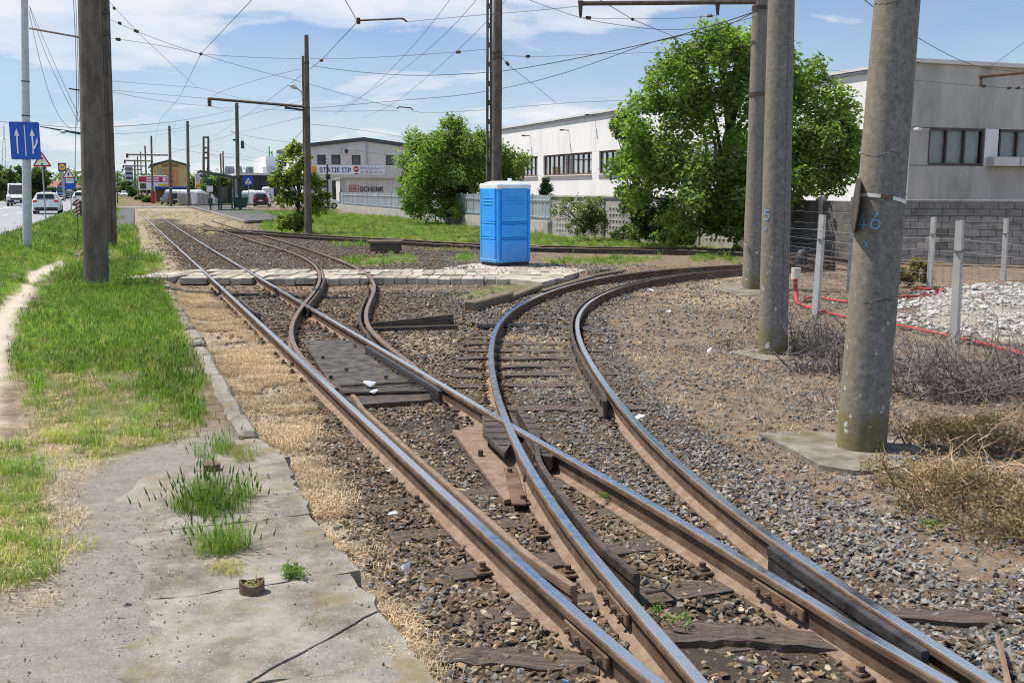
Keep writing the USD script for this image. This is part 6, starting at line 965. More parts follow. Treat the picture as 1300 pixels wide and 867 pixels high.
# ------------------------------------------------------------------ trees and shrubs
def leaves(cent, n, size, spread, bias=.35, aspect=.55, g=None):
    """n small folded leaves spread round the clump centres (x, y, z, r)."""
    g = g or R; cent = np.asarray(cent, float); w = cent[:, 3] ** 2; k = g.choice(len(cent), n, p=w / w.sum()); d = g.normal(size=(n, 3)); d /= np.linalg.norm(d, axis=1, keepdims=True); rr = cent[k, 3] * spread * g.random(n) ** .45
    c = cent[k, :3] + d * rr[:, None]; ax = g.normal(size=(n, 3)); ax[:, 2] = ax[:, 2] * .6 - .25; ax /= np.linalg.norm(ax, axis=1, keepdims=True); nn = g.normal(size=(n, 3)) + np.array([0, 0, bias * 3]) + d * .8; sd = np.cross(ax, nn); sd /= np.linalg.norm(sd, axis=1, keepdims=True) + 1e-9; up_ = np.cross(sd, ax)
    L = (size * g.uniform(.6, 1.25, n))[:, None]; wd = L * aspect * .5
    V_ = np.stack([c, c + ax * L * .5 + sd * wd + up_ * L * .10, c + ax * L, c + ax * L * .5 - sd * wd + up_ * L * .10], 1).reshape(-1, 3); i = np.arange(n) * 4
    Fc = np.vstack([np.stack([i, i + 1, i + 2], 1), np.stack([i, i + 2, i + 3], 1)]); return MB().add(V_, Fc)
def tree(name, label, base, lobes, nleaf, size, mats, tr=.18, cat='tree', clumps=26, spread=1.12, trunk_h=None, group=None):
    """lobes: crown volumes (centre, radii) in world units; foliage sits in clumps near their surface, on limbs from the trunk."""
    base = np.asarray(base, float); t = thing(name, label, cat, base, 0, group); cl = []
    for c, r in lobes:
        d = R.normal(size=(clumps, 3)); d /= np.linalg.norm(d, axis=1, keepdims=True); rad = R.uniform(.55, 1.02, clumps)[:, None]
        q = np.asarray(c) + d * np.asarray(r) * rad; s_ = np.min(r) * R.uniform(.15, .47, clumps); cl.append(np.c_[q, s_])
    cl = np.vstack(cl); cl = cl[cl[:, 2] > base[2] + .15]; top = cl[:, 2].max(); ht = trunk_h or (top - base[2]) * .55; mid = np.array([np.mean([c[0] for c, r in lobes]), np.mean([c[1] for c, r in lobes]), 0])
    ax_ = lambda f: base + (np.array([mid[0], mid[1], base[2]]) - base) * f ** 1.5 * .7 + np.array([0, 0, ht * f]); trunk = part(t, 'trunk', MB().tube([ax_(f) + R.normal(size=3) * .02 for f in np.linspace(-.03, 1, 8)], np.linspace(tr, tr * .4, 8), 9), 'bark', True, True)
    sel = cl[R.permutation(len(cl))[:min(len(cl), 46)]]
    mb = MB()
    for q in sel:
        f = np.clip((q[2] - base[2]) / (top - base[2]) * .75, .12, .98); a0 = ax_(f); m_ = (a0 + q[:3]) / 2 + [0, 0, .08 * np.linalg.norm(q[:3] - a0)] + R.normal(size=3) * .06; mb.tube([a0, m_, q[:3]], [tr * .36 * (1 - f * .5), tr * .2, tr * .06], 5, False)
    part(t, 'limbs', mb, 'bark', False, True)
    for k, (m, sh) in enumerate(mats): part(t, 'crown', leaves(cl if k == 0 else cl[R.permutation(len(cl))[:max(4, int(len(cl) * .7))]], int(nleaf * sh), size, spread), m, False, True)
    return t
def lob(px, py, rx, ry, D, dz=0., depth=None): k = D / F; c = PD(px, py, D + dz); return (c, (rx * k, (depth or rx) * k, ry * k))
D = 33.8; b = P(905, 316, .05)
tree('walnut_tree', 'tall broad leafy tree with thick crown before the factory', b, [lob(*q, D, dz) for q, dz in [((915, 90, 45, 52), 0), ((862, 112, 48, 45), -.8), ((968, 100, 50, 55), .5), ((1035, 150, 48, 50), .6), ((1060, 200, 36, 36), 0), ((835, 165, 46, 50), -.6), ((900, 175, 70, 60), -.5), ((985, 190, 60, 55), -.6), ((815, 218, 38, 45), -.5), ((880, 245, 66, 42), -.8), ((960, 258, 60, 34), -.5), ((915, 285, 50, 24), .3), ((868, 290, 42, 22), 0), ((940, 262, 60, 34), -.8), ((1000, 240, 50, 24), .3), ((1030, 228, 42, 26), .2), ((925, 55, 24, 22), 0), ((1035, 88, 14, 20), .3), ((1072, 170, 20, 22), 0)]], 44000, .18, [('leaf_tree', .76), ('leaf_dark', .24)], .26, clumps=30, trunk_h=5.2)
b = P(806, 308, .1); tree('young_tree', 'darker dense young tree hugging the left side of the tall tree', b, [lob(*q, 36.5, dz) for q, dz in [((800, 175, 24, 34), -.3), ((806, 225, 30, 46), -.6), ((822, 272, 36, 30), -.8), ((845, 285, 30, 24), -1.), ((790, 160, 14, 16), 0)]], 15000, .14, [('leaf_dark', .85), ('leaf_tree', .15)], .10, clumps=24)
D = 61.; b = P(575, 284, .1); tree('maple_tree', 'round light green tree beside the workshop, behind the toilet pole', b, [lob(*q, D, dz) for q, dz in [((585, 188, 36, 32), 0), ((582, 218, 44, 40), -.2), ((572, 264, 48, 20), -.6), ((560, 200, 30, 34), -.3), ((545, 208, 36, 36), -.5), ((615, 205, 34, 34), .3), ((560, 245, 52, 30), -.8), ((610, 245, 46, 30), 0), ((530, 180, 16, 15), 0), ((648, 212, 22, 22), .5), ((575, 165, 16, 16), 0), ((530, 250, 26, 24), -.6), ((520, 235, 20, 16), -.3)]], 40000, .21, [('leaf_tree', .88), ('leaf_dark', .12)], .2, clumps=26)
b = P(379, 294, .12); D = 48.; tree('sapling', 'small loose leafy tree beside the concrete lawn pole', b, [lob(*q, D, dz) for q, dz in [((372, 205, 16, 20), 0), ((386, 215, 14, 18), .1), ((356, 236, 12, 14), 0), ((366, 228, 16, 18), -.2), ((384, 235, 20, 22), .2), ((400, 245, 16, 18), 0), ((362, 252, 12, 10), 0), ((408, 252, 10, 10), .1), ((404, 265, 9, 9), .2), ((376, 188, 8, 9), 0)]], 7600, .17, [('leaf_tree', .62), ('leaf_dark', .38)], .07, clumps=16)
b = P(373, 294, .12); tree('shrub', 'low bushy shrub at the foot of the small lawn tree', b, [lob(370, 282, 16, 12, 47.5), lob(360, 286, 9, 8, 47.2), lob(384, 280, 10, 14, 47.8)], 3200, .13, [('leaf_tree', .6), ('leaf_dark', .4)], .04, 'shrub', 18)
b = PD(279, 262, 108.); b[2] = .2; tree('round_tree', 'small round-headed tree in front of the tram shelter roof', b, [lob(275, 233, 14, 11, 108.), lob(266, 236, 9, 8, 108.), lob(287, 236, 9, 8, 108.)], 5000, .22, [('leaf_dark', .7), ('leaf_tree', .3)], .12, clumps=22)
b = PD(693, 250, 60.); tree('conifer', 'small dark conical conifer peeping over the metal fence', [b[0], b[1], .1], [lob(693, 241, 8, 10, 60.), lob(693, 233, 5, 7, 60.), lob(693, 252, 9, 12, 60.)], 4200, .12, [('leaf_conifer', 1.)], .08, clumps=22)
b = P(742, 304, .1); D = b[1]; t_ = tree('rose_bush', 'rambling rose bush with pale blossoms hanging over the fence', b, [lob(*q, D - .3, 0) for q in [(745, 272, 20, 18), (725, 262, 16, 12), (758, 285, 14, 14), (712, 262, 11, 5), (752, 256, 16, 8), (703, 270, 5, 5), (735, 288, 16, 10)]], 7000, .09, [('leaf_rose', .7), ('leaf_dark', .3)], .05, 'shrub', 20)
part(t_, 'blossoms', leaves([list(lob(*q, D - .45)[0]) + [.5] for q in [(740, 262, 0, 0), (725, 262, 0, 0), (752, 270, 0, 0), (735, 280, 0, 0)]], 130, .085, 1.2, .1, .95), 'petal', False, True)
for i, (px, py, zb, rx, ry, n_, mt, sz, lab) in enumerate([(790, 306, .1, 16, 12, 1500, 'leaf_dark', .11, 'leafy weed bush at the foot of the patterned concrete fence'), (820, 309, .1, 22, 16, 2000, 'leaf_tree', .11, 'weed bush growing under the dark young tree'), (860, 314, .1, 20, 13, 1800, 'leaf_dark', .11, 'dark weeds in the tall grass below the large tree'), (930, 322, .1, 9, 7, 700, 'leaf_tree', .09, 'small green weed left of the arm pole foot')]):
    b = P(px, py, zb); D = b[1]; tree('weed_bush', lab, b, [lob(px, py - ry * .8, rx, ry, D)], n_, sz, [(mt, 1.)], .02, 'weed', 14)
b = P(1158, 364, .0); D = b[1]; tree('yellow_shrub', 'yellowish feathery shrub just right of the numbered pole, inside the fence', b, [lob(1152, 345, 13, 16, D), lob(1168, 347, 13, 17, D + .2), lob(1145, 355, 10, 10, D)], 5200, .07, [('yellow_shrub', 1.)], .02, 'shrub', 22)
# roadside trees on the left and behind
for i, (px, D, yt, w, lab) in enumerate([(3, 150., 205, 9, 'tall airy tree at the left edge beyond the road'), (8, 120., 214, 20, 'dense roadside tree left of the lamp post, behind the van'), (24, 135., 212, 12, 'roadside tree behind the blue lane sign'), (50, 140., 212, 14, 'roadside tree right of the lamp post'), (40, 150., 214, 14, 'roadside tree just behind the lamp post foot'), (68, 190., 238, 9, 'low street tree beyond the hatchback'), (104, 240., 238, 9, 'street tree left of the thick verge pole')]):
    k = D / F; b = PD(px, 241, D); b[2] = .3; zt_ = zof(px, yt, D); r = w * k; hh = zt_ - .3; tree('roadside_tree', lab, b, [(b + [R.normal() * r * .3, R.normal() * r * .3, hh * f], (r * s_, r * s_, hh * .24)) for f, s_ in ((.35, .9), (.55, 1.), (.75, .75), (.5, .8))], 3600 if i else 1400, .5, [('leaf_far', .75), ('leaf_dark', .25)], .2, clumps=16)
for i, (px, D, yt, w, lab) in enumerate([(152, 330., 233, 7, 'dark tree at the end of the tracks, left one'), (160, 300., 230, 7, 'green tree left of the rails far away'), (166, 260., 238, 5, 'bush beside the tracks before the tower'), (184, 380., 219, 8, 'tree behind the billboard left end'), (206, 250., 244, 6, 'bush below the billboard'), (242, 260., 232, 9, 'tree right of the hotel'), (248, 300., 226, 9, 'loose tree between the hotel and the silo cabin'), (268, 300., 224, 9, 'tree behind the twin-legged portal pole'), (286, 220., 222, 8, 'tree behind the shelter roof'), (309, 300., 222, 6, 'tree between the silos'), (330, 320., 220, 6, 'tree right of the tall silos'), (178, 200., 250, 7, 'green shrub along the tracks'), (186, 160., 252, 5, 'yellow green shrub before the red kiosk')]):
    k = D / F; b = PD(px, 243, D); b[2] = .2; hh = zof(px, yt, D) - .2; r = w * k; tree('far_tree', lab, b, [(b + [R.normal() * r * .3, R.normal() * r * .3, hh * f], (r * s_, r * s_, hh * .25)) for f, s_ in ((.35, .9), (.6, 1.), (.78, .6))], 2200, max(.5, .0022 * D), [('leaf_far', .7), ('leaf_dark', .3)], .25, clumps=16)
# dense far belt at the horizon
cl = []
for a_ in np.linspace(-.62, .2, 240): D = 620 + 60 * R.normal(); cl.append([D * math.tan(a_), D, 4 + 3 * R.random(), 5 + 3 * R.random()])
mb = leaves(cl, 26000, 2.2, 1.0); single('distant_woods', 'distant belt of trees along the horizon', 'woods', mb, 'leaf_far', kind='stuff')
# dry brushwood
def brush(label, px, py, zb, w, h, n, m='twig', lean=.9, thick=.006, cat='brushwood', extra=None):
    b = P(px, py, zb); D = b[1]; t = thing('dry_bush', label, cat, b); mb = MB()
    mb2 = MB()
    for k_ in range(n):
        a_ = R.uniform(0, 6.28); r = w * math.sqrt(R.random()); p0 = b + [r * math.cos(a_), r * .7 * math.sin(a_), -.02]; L = h * R.uniform(.35, 1.15); dr = R.normal(size=3); dr[2] = abs(dr[2]) * .9 + .55 - lean * .3 * R.random(); dr /= np.linalg.norm(dr); tgt = mb2 if m == 'twig' and R.random() < .45 else mb
        th = thick * R.uniform(.5, 1.5) * (1.9 if R.random() < .12 else 1); q = [p0]
        for s_ in range(4):
            dr = dr + R.normal(size=3) * .38; dr[2] -= .12 * s_; dr /= np.linalg.norm(dr); q.append(q[-1] + dr * L * .27)
            if s_ and R.random() < .7: e_ = dr + R.normal(size=3) * .8; e_ /= np.linalg.norm(e_); f_ = q[-1] + e_ * L * .2; tgt.tube([q[-1], f_, f_ + (e_ + R.normal(size=3) * .5) * L * .14], [th * .5, th * .35, th * .15], 3, False)
        for q_ in q: q_[2] = max(q_[2], b[2] - .02)
        tgt.tube(q, [th, th * .85, th * .65, th * .45, th * .2], 4, False)
    if mb2.v: part(t, 'bleached_twigs', mb2, 'twig_pale', False, True, kind='stuff')
    part(t, 'twigs', mb, m, False, True, kind='stuff')
    if extra: part(t, 'foliage', leaves([list(b + [R.normal() * w * .5, R.normal() * w * .4, h * R.uniform(.15, .7)]) + [h * .3] for _ in range(26)], extra[1], extra[2], 1., .2, .4), extra[0], False, True)
    return t
brush('heap of grey dry brushwood beside the pole marked 5', 1022, 448, .02, .45, .55, 150); brush('dry brushwood lying left of the numbered pole', 1058, 470, .02, .5, .55, 160, thick=.005); brush('tangled dry brush between the poles, half behind the numbered pole', 1062, 440, .02, .55, .62, 170); brush('sprawling dry twigs at the front fence post', 1165, 470, .02, .6, .58, 190, thick=.005); brush('darker bare bush right of the numbered pole', 1225, 505, .0, .55, .75, 210, thick=.006); brush('bare twiggy bush at the right edge of the picture', 1285, 500, .0, .5, .7, 190); brush('thin dry twigs lying left of the pole marked 5', 930, 440, .02, .5, .12, 60, thick=.004, lean=2.5)
brush('brown bushy shrub low at the right edge above the ballast', 1250, 645, .0, .6, .30, 260, 'brown_shrub', .6, .004, 'shrub', ('brown_shrub', 2600, .03)); brush('brown heathery shrub nearest the numbered pole footing', 1185, 615, .0, .4, .24, 180, 'brown_shrub', .6, .004, 'shrub', ('brown_shrub', 1600, .03)); brush('brown shrub behind the lowest one at the right edge', 1280, 580, .0, .6, .32, 220, 'brown_shrub', .6, .004, 'shrub', ('brown_shrub', 2200, .03)); brush('greenish dry shrub at the right edge of the ballast', 1300, 680, .0, .4, .3, 160, 'brown_shrub', .6, .004, 'shrub', ('brown_shrub', 1800, .028)); brush('brown shrub at the foot of the twiggy bush', 1200, 560, .0, .4, .24, 150, 'brown_shrub', .6, .004, 'shrub', ('brown_shrub', 2600, .03))
brush('tall pale dry weeds right behind the numbered pole', 1135, 500, .0, .4, .6, 90, thick=.005); brush('tall dry weeds at the right edge in front of the red hose', 1300, 478, .0, .55, .65, 130, thick=.005); brush('low dry brush between the front fence post and the numbered pole', 1180, 445, .0, .6, .4, 110, thick=.005); brush('dry weeds at the left foot of the numbered pole', 1045, 520, .0, .35, .25, 70, thick=.004, lean=1.6)
brush('straw-coloured weeds between the numbered pole and the brown shrubs', 1165, 545, .0, .4, .34, 120, 'brown_straw', .8, .0035, 'dry weeds'); brush('straw-coloured weeds at the right edge above the brown shrubs', 1285, 545, .0, .5, .42, 150, 'brown_straw', .8, .0035, 'dry weeds'); brush('straw stalks sticking out of the lowest brown shrub', 1255, 625, .0, .5, .44, 110, 'brown_straw', .6, .0032, 'dry weeds')
# tufts on the platform
tufts += [(tuft(20, 46, .26, .075, .0042, 1.3, .16), 'grass_green'), (tuft(21, 50, .20, .085, .0040, 1.5, .05), 'grass_green'), (tuft(22, 40, .15, .09, .004, 1.8), 'grass_mixed')]
def clump(label, px, py, z, n, kinds, r, smin, smax, cat='grass tuft', name='grass_tuft'):
    b = P(px, py, z); t = thing(name, label, cat, b); mb = {}
    for _ in range(n):
        k = kinds[R.integers(len(kinds))]; V_, Fc = tufts[k][0].arr(); a_ = R.uniform(0, 6.28); s_ = R.uniform(smin, smax); o = np.array([R.normal() * r[0], R.normal() * r[1], 0]); c_, n_ = math.cos(a_), math.sin(a_); mb.setdefault(tufts[k][1], MB()).add(V_ @ np.array([[c_, n_, 0], [-n_, c_, 0], [0, 0, 1]]) * s_ + o, Fc)
    for m, q in mb.items(): part(t, 'blades', q, m, kind='stuff')
clump('tall grass clump with seed heads growing through the platform', 272, 645, .09, 22, (8, 9, 8), (.10, .14), .7, 1.1); clump('spiky grass clump in front of the tall seeded one', 287, 695, .1, 15, (9, 8, 10), (.08, .13), .6, .95); clump('thin grass in the platform crack behind the broken pipe', 300, 725, .1, 8, (10, 3), (.10, .05), .4, .6); clump('grass growing between the broken slabs further back', 285, 575, .09, 14, (9, 10, 8), (.13, .14), .6, .9); clump('grass tuft standing on the paver crossing beside the long rail', 178 + 160 - 138, 332, .12, 9, (0, 4), (.22, .25), .9, 1.3); clump('yellow flowering tuft between the far tracks', 275, 291, .12, 8, (2, 3), (.25, .2), .9, 1.3); clump('ochre tuft of grass left of the toilet', 577, 318, .12, 14, (3, 2), (.45, .2), 1., 1.6); clump('grass tuft in the ballast before the far dark rail', 455, 312, .12, 12, (0, 1), (.5, .2), 1.1, 1.6)
b = P(372, 733, .106); t = thing('small_weed', 'small bright green leafy weed on the concrete platform', 'weed', b); part(t, 'leaves', leaves([[R.normal() * .035, R.normal() * .03, .02 + .03 * R.random(), .03] for _ in range(16)], 320, .022, 1., .4, .5), 'grass_green')
for i, (px, py, n_) in enumerate([(1180, 662, 90), (770, 628, 40), (795, 620, 30), (835, 770, 40), (870, 785, 40), (100, 545, 60), (245, 600, 60), (100, 668, 50), (60, 795, 80), (700, 357, 70), (640, 352, 90)]):
    b = P(px, py, .05); t = thing('small_weed', ['fresh green weed below the brown shrubs at the right', 'tiny weed between the straight and curved rails, beside the wing plate', 'tiny weed in the gravel between the two converging rails', 'tiny green sprout in the black soil near the broken rail', 'second green sprout in the black soil', 'low weed in the yellowing grass left', 'low weed at the back edge of the bare dirt patch', 'small weed on the bare dirt left of the grass clump', 'flat weed at the left edge of the gravelly dirt', 'weed in front of the pavers right of the toilet', 'weed growing against the paver crossing below the toilet'][i], 'weed', b); s_ = 1. if py > 400 else 3.5; part(t, 'leaves', leaves([[R.normal() * .03 * s_, R.normal() * .03 * s_, .03 * s_ * R.random() - .02, .025 * s_] for _ in range(10)], n_ * 2, .02 * s_, 1., .4, .5), 'grass_green')
# ------------------------------------------------------------------ small things on the ground
b = P(320, 751, .108); t = thing('cut_pipe', 'stub of a cut rusty pipe in the platform, filled with moss', 'pipe stub', b); r = .062
an = np.linspace(0, 2 * math.pi, 29)[:-1]; V_ = []; 
for rr, zz in ((r, -.03), (r, .055), (r - .008, .055), (r - .008, .0)): V_ += [[rr * math.cos(a_), rr * math.sin(a_) * .9, zz + (.012 * math.sin(a_ * 2 + 1) if zz > .01 else 0)] for a_ in an]
part(t, 'ring', MB().add(V_, [[k * 28 + j, k * 28 + (j + 1) % 28, (k + 1) * 28 + (j + 1) % 28, (k + 1) * 28 + j] for k in range(3) for j in range(28)]), 'rust', 30); part(t, 'moss', MB().tube([(0, 0, .0), (0, 0, .04), (0, 0, .048)], [r - .009, r - .012, .01], 20), 'moss'); part(t, 'dry_moss', leaves([[R.normal() * .02, R.normal() * .02, .045, .02] for _ in range(9)], 160, .02, 1., .4, .3), 'grass_dry')
b = P(270, 597, .1); t = thing('cut_pipe', 'small dark cut pipe stub behind the seeded grass clump', 'pipe stub', b); part(t, 'ring', MB().tube([(0, 0, -.03), (0, 0, .05)], .055, 18), 'rust', 30)
def lump(name, label, cat, px, py, z, s_, m, seed): V_, Fc = rock(seed)[0].arr() if isinstance(rock(seed), tuple) else rock(seed).arr(); c = P(px, py, z); o = single(name, label, cat, MB().add(V_ * np.array(s_) + c + [0, 0, s_[2] * .2], Fc), m)
lump('dark_stone', 'single black stone lying on the concrete platform', 'stone', 159, 771, .108, (.075, .05, .05), 'plastic_dark', 61)
for i, (px, py, s_, m) in enumerate([(468, 488, .12, 'paper'), (474, 497, .10, 'paper'), (815, 529, .07, 'paper'), (843, 459 + 60, .0, 'paper'), (849, 395, .10, 'paper'), (902, 445, .08, 'paper'), (499, 653, .05, 'paper'), (519, 720, .06, 'paper'), (495, 598, .04, 'paper'), (828, 369, .12, 'paper'), (717, 865, .03, 'chalk_blue')]):
    if not s_: continue
    c = P(px, py, .06); g = np.random.default_rng(70 + i); pts_ = g.normal(size=(10, 3)) * [s_ * .45, s_ * .3, s_ * .22]; single('litter', ['crumpled white paper on the greasy switch plate', 'white paper scrap in front of the switch bar', 'white paper cup lying right of the curved rail', '', 'white scrap beside the curve in the brown earth', 'white scrap near the pole marked 5', 'pink and white scrap in the rubble left of the long rail', 'flat pale scrap beside the platform edge', 'small white shard left of the long rail', 'white scrap on the ballast at the inner rail of the curve', 'tiny pale blue scrap at the bottom edge'][i], 'litter', MB().hull(pts_ + c), m)
c = P(1275, 840, .03); single('iron_strip', 'thin rusty iron strip lying on the ballast at the lower right corner', 'iron strip', MB().tube([P(1266, 808, .06), P(1274, 838, .06), P(1281, 872, .05)], [.012, .012, .014], 5), 'rust_light')
single('cable_loop', 'dark cable end curled on the black soil between the rails', 'cable', MB().tube([P(812, 727, .05), P(835, 733, .05), P(848, 741, .06), P(843, 748, .05), P(820, 752, .04)], .010, 6), 'dark_steel', 40)
# ------------------------------------------------------------------ overhead wires and brackets
NW = [0]
def wire(label, pts, r=.009, name='overhead_wire', cat='wire', ins=(), m='wire'):
    """pts: (px, py, D) — points of the hanging wire at their distances."""
    q = np.array([PD(a_, b_, d_) for a_, b_, d_ in pts]); 
    if 'contact' in label or 'stay' in label or 'from the top of' in label: q = np.vstack([q[i] + (q[i + 1] - q[i]) * np.linspace(0, 1, 6)[:-1, None] for i in range(len(q) - 1)] + [q[-1:]])
    elif len(q) > 2: tck, _ = splprep(q.T, s=0, k=2); q = np.array(splev(np.linspace(0, 1, 24), tck)).T
    o = q[0]; t = thing(name, label, cat, o); part(t, 'cable', MB().tube(q, r * .68, 5), m, True, True)
    for px, py, d_, dpx in ins:
        c = PD(px, py, d_); k = d_ / F; i = np.argmin(np.linalg.norm(q - c, axis=1)); dr = q[min(i + 1, len(q) - 1)] - q[max(i - 1, 0)]; dr /= np.linalg.norm(dr); part(t, 'insulator', MB().tube([c - dr * dpx * k * .5, c - dr * dpx * k * .4, c + dr * dpx * k * .4, c + dr * dpx * k * .5], [1.0 * k, 1.9 * k, 1.9 * k, 1.0 * k], 8), 'dark_steel', False, True)
D3 = p3.D
wire('wire from the top of the square dark pole down to the far contact wire', [(138, 2, D3), (175, 42, 42), (249, 111, 60), (318, 128, 80)], .011, ins=[(145, 11, D3, 4)]); wire('upper span wire from the square dark pole to the wire joint', [(139, 25, D3), (173, 40, 36), (255, 69, 37)], .011, ins=[(152, 30, D3, 4), (173, 40, 36, 6)]); wire('lower span wire from the square dark pole to the wire joint', [(140, 49, D3), (195, 57, 36), (255, 69, 37)], .010, ins=[(150, 50.5, D3, 6)])
wire('contact wire from the top edge down past the wire joint to the far left', [(332, -15, 22), (320, 0, 25), (255, 69, 37), (228, 124, 60), (203, 153, 85), (194, 190, 130)], .012, ins=[(255, 69, 37, 5)]); wire('long span wire from the joint to the round pole behind the toilet', [(255, 69, 37), (330, 73.6, 36), (420, 75, 35), (508, 71.5, 34.5), (617, 63, 34)], .010, ins=[(582, 66.5, 34, 6), (408, 77, 35, 4)])
wire('wire sloping from the joint across to the small section arm', [(255, 69, 37), (330, 91, 42), (381, 104, 46), (444, 122, 50), (505, 137.5, 55)], .012); wire('thin wire from the small section arm past the round pole to the tall tree', [(524, 139.5, 55), (650, 137, 45), (708, 132, 44), (830, 128, 42)], .011)
wire('contact wire sweeping down from the top edge to the lawn pole bracket', [(436, -4, 20), (454, 28, 24), (408, 77, 34), (340, 128, 52), (300, 155, 75), (270, 175, 110)], .012, ins=[(454, 28, 24, 5)])
t = thing('section_arm', 'cranked black section arm hanging on the wire at the top centre', 'wire arm', PD(454, 28, 24)); part(t, 'bar', MB().tube([PD(455, 26.5, 24), PD(510, 24, 24), PD(513, 25, 24), PD(516.5, 28.2, 24)], .022, 6), 'dark_steel', False, True); part(t, 'clamp', MB().box(PD(455, 27, 24), (.08, .06, .14), 0, .01), 'dark_steel', False, True)
wire('wire from the cranked arm to the big bracket arm at the right', [(516.5, 28.2, 24), (617, 19, 23), (700, 12, 22), (736, 8, 21.6)], .008); t = thing('section_arm', 'small black section arm hanging above the workshop roof', 'wire arm', PD(505, 138, 55)); part(t, 'bar', MB().tube([PD(504, 138.5, 55), PD(507, 136, 55), PD(522, 137.5, 55), PD(524, 140.5, 55)], .035, 6), 'dark_steel', False, True)
wire('sagging cable from the lawn pole past the round pole to the arm pole', [(397, 84, 46.5), (482, 94, 40), (546, 96, 36), (617, 92.5, 33), (660, 87.6, 30), (762, 68.5, 26), (856, 47, 23.5), (960, 15, 21)], .016); wire('second cable rising from the lawn pole to the arm pole', [(395, 138, 46.5), (508, 128, 40), (614, 117, 34), (700, 98, 30), (767, 76, 27), (858, 47, 23.5), (940, 28, 21.5), (958, 16, 21)], .013)
for lab, pts in (('left one of three parallel wires climbing to the top edge', [(578, -10, 24), (571, 0, 25), (490, 95, 40), (444, 134.5, 52), (424, 145, 58)]), ('middle one of three parallel wires climbing to the top edge', [(613, -10, 24), (605, 0, 25), (518, 84, 38), (457, 124, 50), (430, 140, 58)]), ('right one of three parallel wires climbing to the top edge', [(650, -8, 24), (614, 32, 28), (546, 95, 38), (490, 137, 52), (459, 150, 60)])): wire(lab, pts, .009)
wire('stay wire from the round pole down to the small clamp', [(638, 74, 33.5), (645, 83, 33.8), (675, 106, 36), (706, 131, 40)], .010, ins=[(644, 81, 33.7, 7)]); wire('span wire from the round pole to the bracket in the tree top', [(637, 71, 33.5), (670, 72, 34), (740, 70, 36), (851, 67, 39)], .009, ins=[(670, 72, 34, 6)])
wire('wire crossing under the big bracket arm towards the arm pole', [(660, -4, 24), (701, 11, 23.4), (741, 24, 23), (792, 33, 22.6), (843, 38, 22), (894, 35.5, 21.6), (957, 22, 21)], .009); wire('contact wire running under the bracket arm into the tree', [(750, -6, 17), (761, 0, 18), (803, 25, 22), (858, 48, 28), (890, 60, 34)], .010, ins=[(803, 25, 22, 6)]); wire('short span wire between the droppers of the big bracket arm', [(740, 23, 21.5), (800, 24.5, 21.5), (900, 21, 21.3), (910, 20, 21.2)], .007, ins=[(747, 23, 21.5, 7), (901, 20.5, 21.3, 7)])
t = thing('bracket_arm', 'long black steel bracket arm at the top right, fixed to the arm pole', 'bracket arm', PD(960, 3, 21)); part(t, 'tube', MB().tube([PD(735, 5, 21.5), PD(960, 3, 21.)], .045, 8), 'dark_steel', 40, True)
for px, y0_, y1_ in ((737, 1, 23), (911, 3, 20)): part(t, 'dropper', MB().hull([PD(px + a_, y0_, 21.45) for a_ in (-3.4, 3.4)] + [PD(px + a_, y1_, 21.45) for a_ in (-1.6, 1.6)] + [PD(px + a_, y0_, 21.5) for a_ in (-3.4, 3.4)] + [PD(px + a_, y1_, 21.5) for a_ in (-1.6, 1.6)]), 'dark_steel', False, True)
t = thing('bracket_arm', 'thin bracket arm with clamps sticking out in the tree top', 'bracket arm', PD(880, 61, 39)); part(t, 'tube', MB().tube([PD(850, 63, 39), PD(904, 60, 39)], .04, 6), 'dark_steel', False, True); part(t, 'clamp', MB().box(PD(902, 60.5, 39), (.18, .1, .16)), 'dark_steel', False, True)
t = thing('bracket_arm', 'thin bracket arm right of the tree beside the pole marked 5', 'bracket arm', PD(1030, 84.5, 36)); part(t, 'tube', MB().tube([PD(1000, 86, 36), PD(1047, 84, 36)], .035, 6), 'dark_steel', False, True); part(t, 'dropper', MB().box(PD(1047, 86.5, 36), (.06, .06, .16)), 'dark_steel', False, True); wire('thin wire from the small bracket to the rusty bracket at the right', [(1047, 88, 36), (1150, 101, 27), (1250, 110, 21)], .007)
wire('cable passing behind the numbered pole to the right edge', [(1090, -6, 14), (1111, 11, 15), (1163, 47, 17), (1224, 79, 19.5), (1257, 87.6, 21), (1330, 95, 22)], .008); wire('wire from the upper right corner to the cable joint', [(1310, 47, 24), (1254, 88, 21)], .007)
t = thing('bracket_arm', 'rusty bracket arm entering from the right edge before the grey wall', 'bracket arm', PD(1300, 93, 21)); part(t, 'tube', MB().tube([PD(1243, 98, 21), PD(1300, 92.6, 21), PD(1400, 84, 21)], .032, 8), 'rust', 40, True); part(t, 'dropper', MB().box(PD(1245, 104, 21), (.05, .05, .18)), 'rust', False, True); wire('lower wire on the rusty bracket, running to the right edge', [(1246, 110, 21), (1292, 112.5, 21.5), (1340, 114, 22)], .006, ins=[(1249, 110, 21, 5), (1281, 112, 21.3, 4), (1292, 112, 21.5, 5)])
D4 = p4.D; t = thing('bracket_arm', 'bracket arm of the lawn pole reaching left over the tracks', 'bracket arm', PD(388, 136, D4)); part(t, 'tube', MB().tube([PD(265, 125.5, D4), PD(388, 136, D4)], .06, 8), 'dark_steel', False, True); part(t, 'brace', MB().tube([PD(362, 137, D4), PD(388, 140.5, D4)], .05, 6), 'dark_steel', False, True); part(t, 'dropper', MB().box(PD(266, 130, D4), (.14, .1, .34)), 'dark_steel', False, True); part(t, 'dropper', MB().box(PD(363, 136, D4), (.1, .1, .2)), 'dark_steel', False, True)
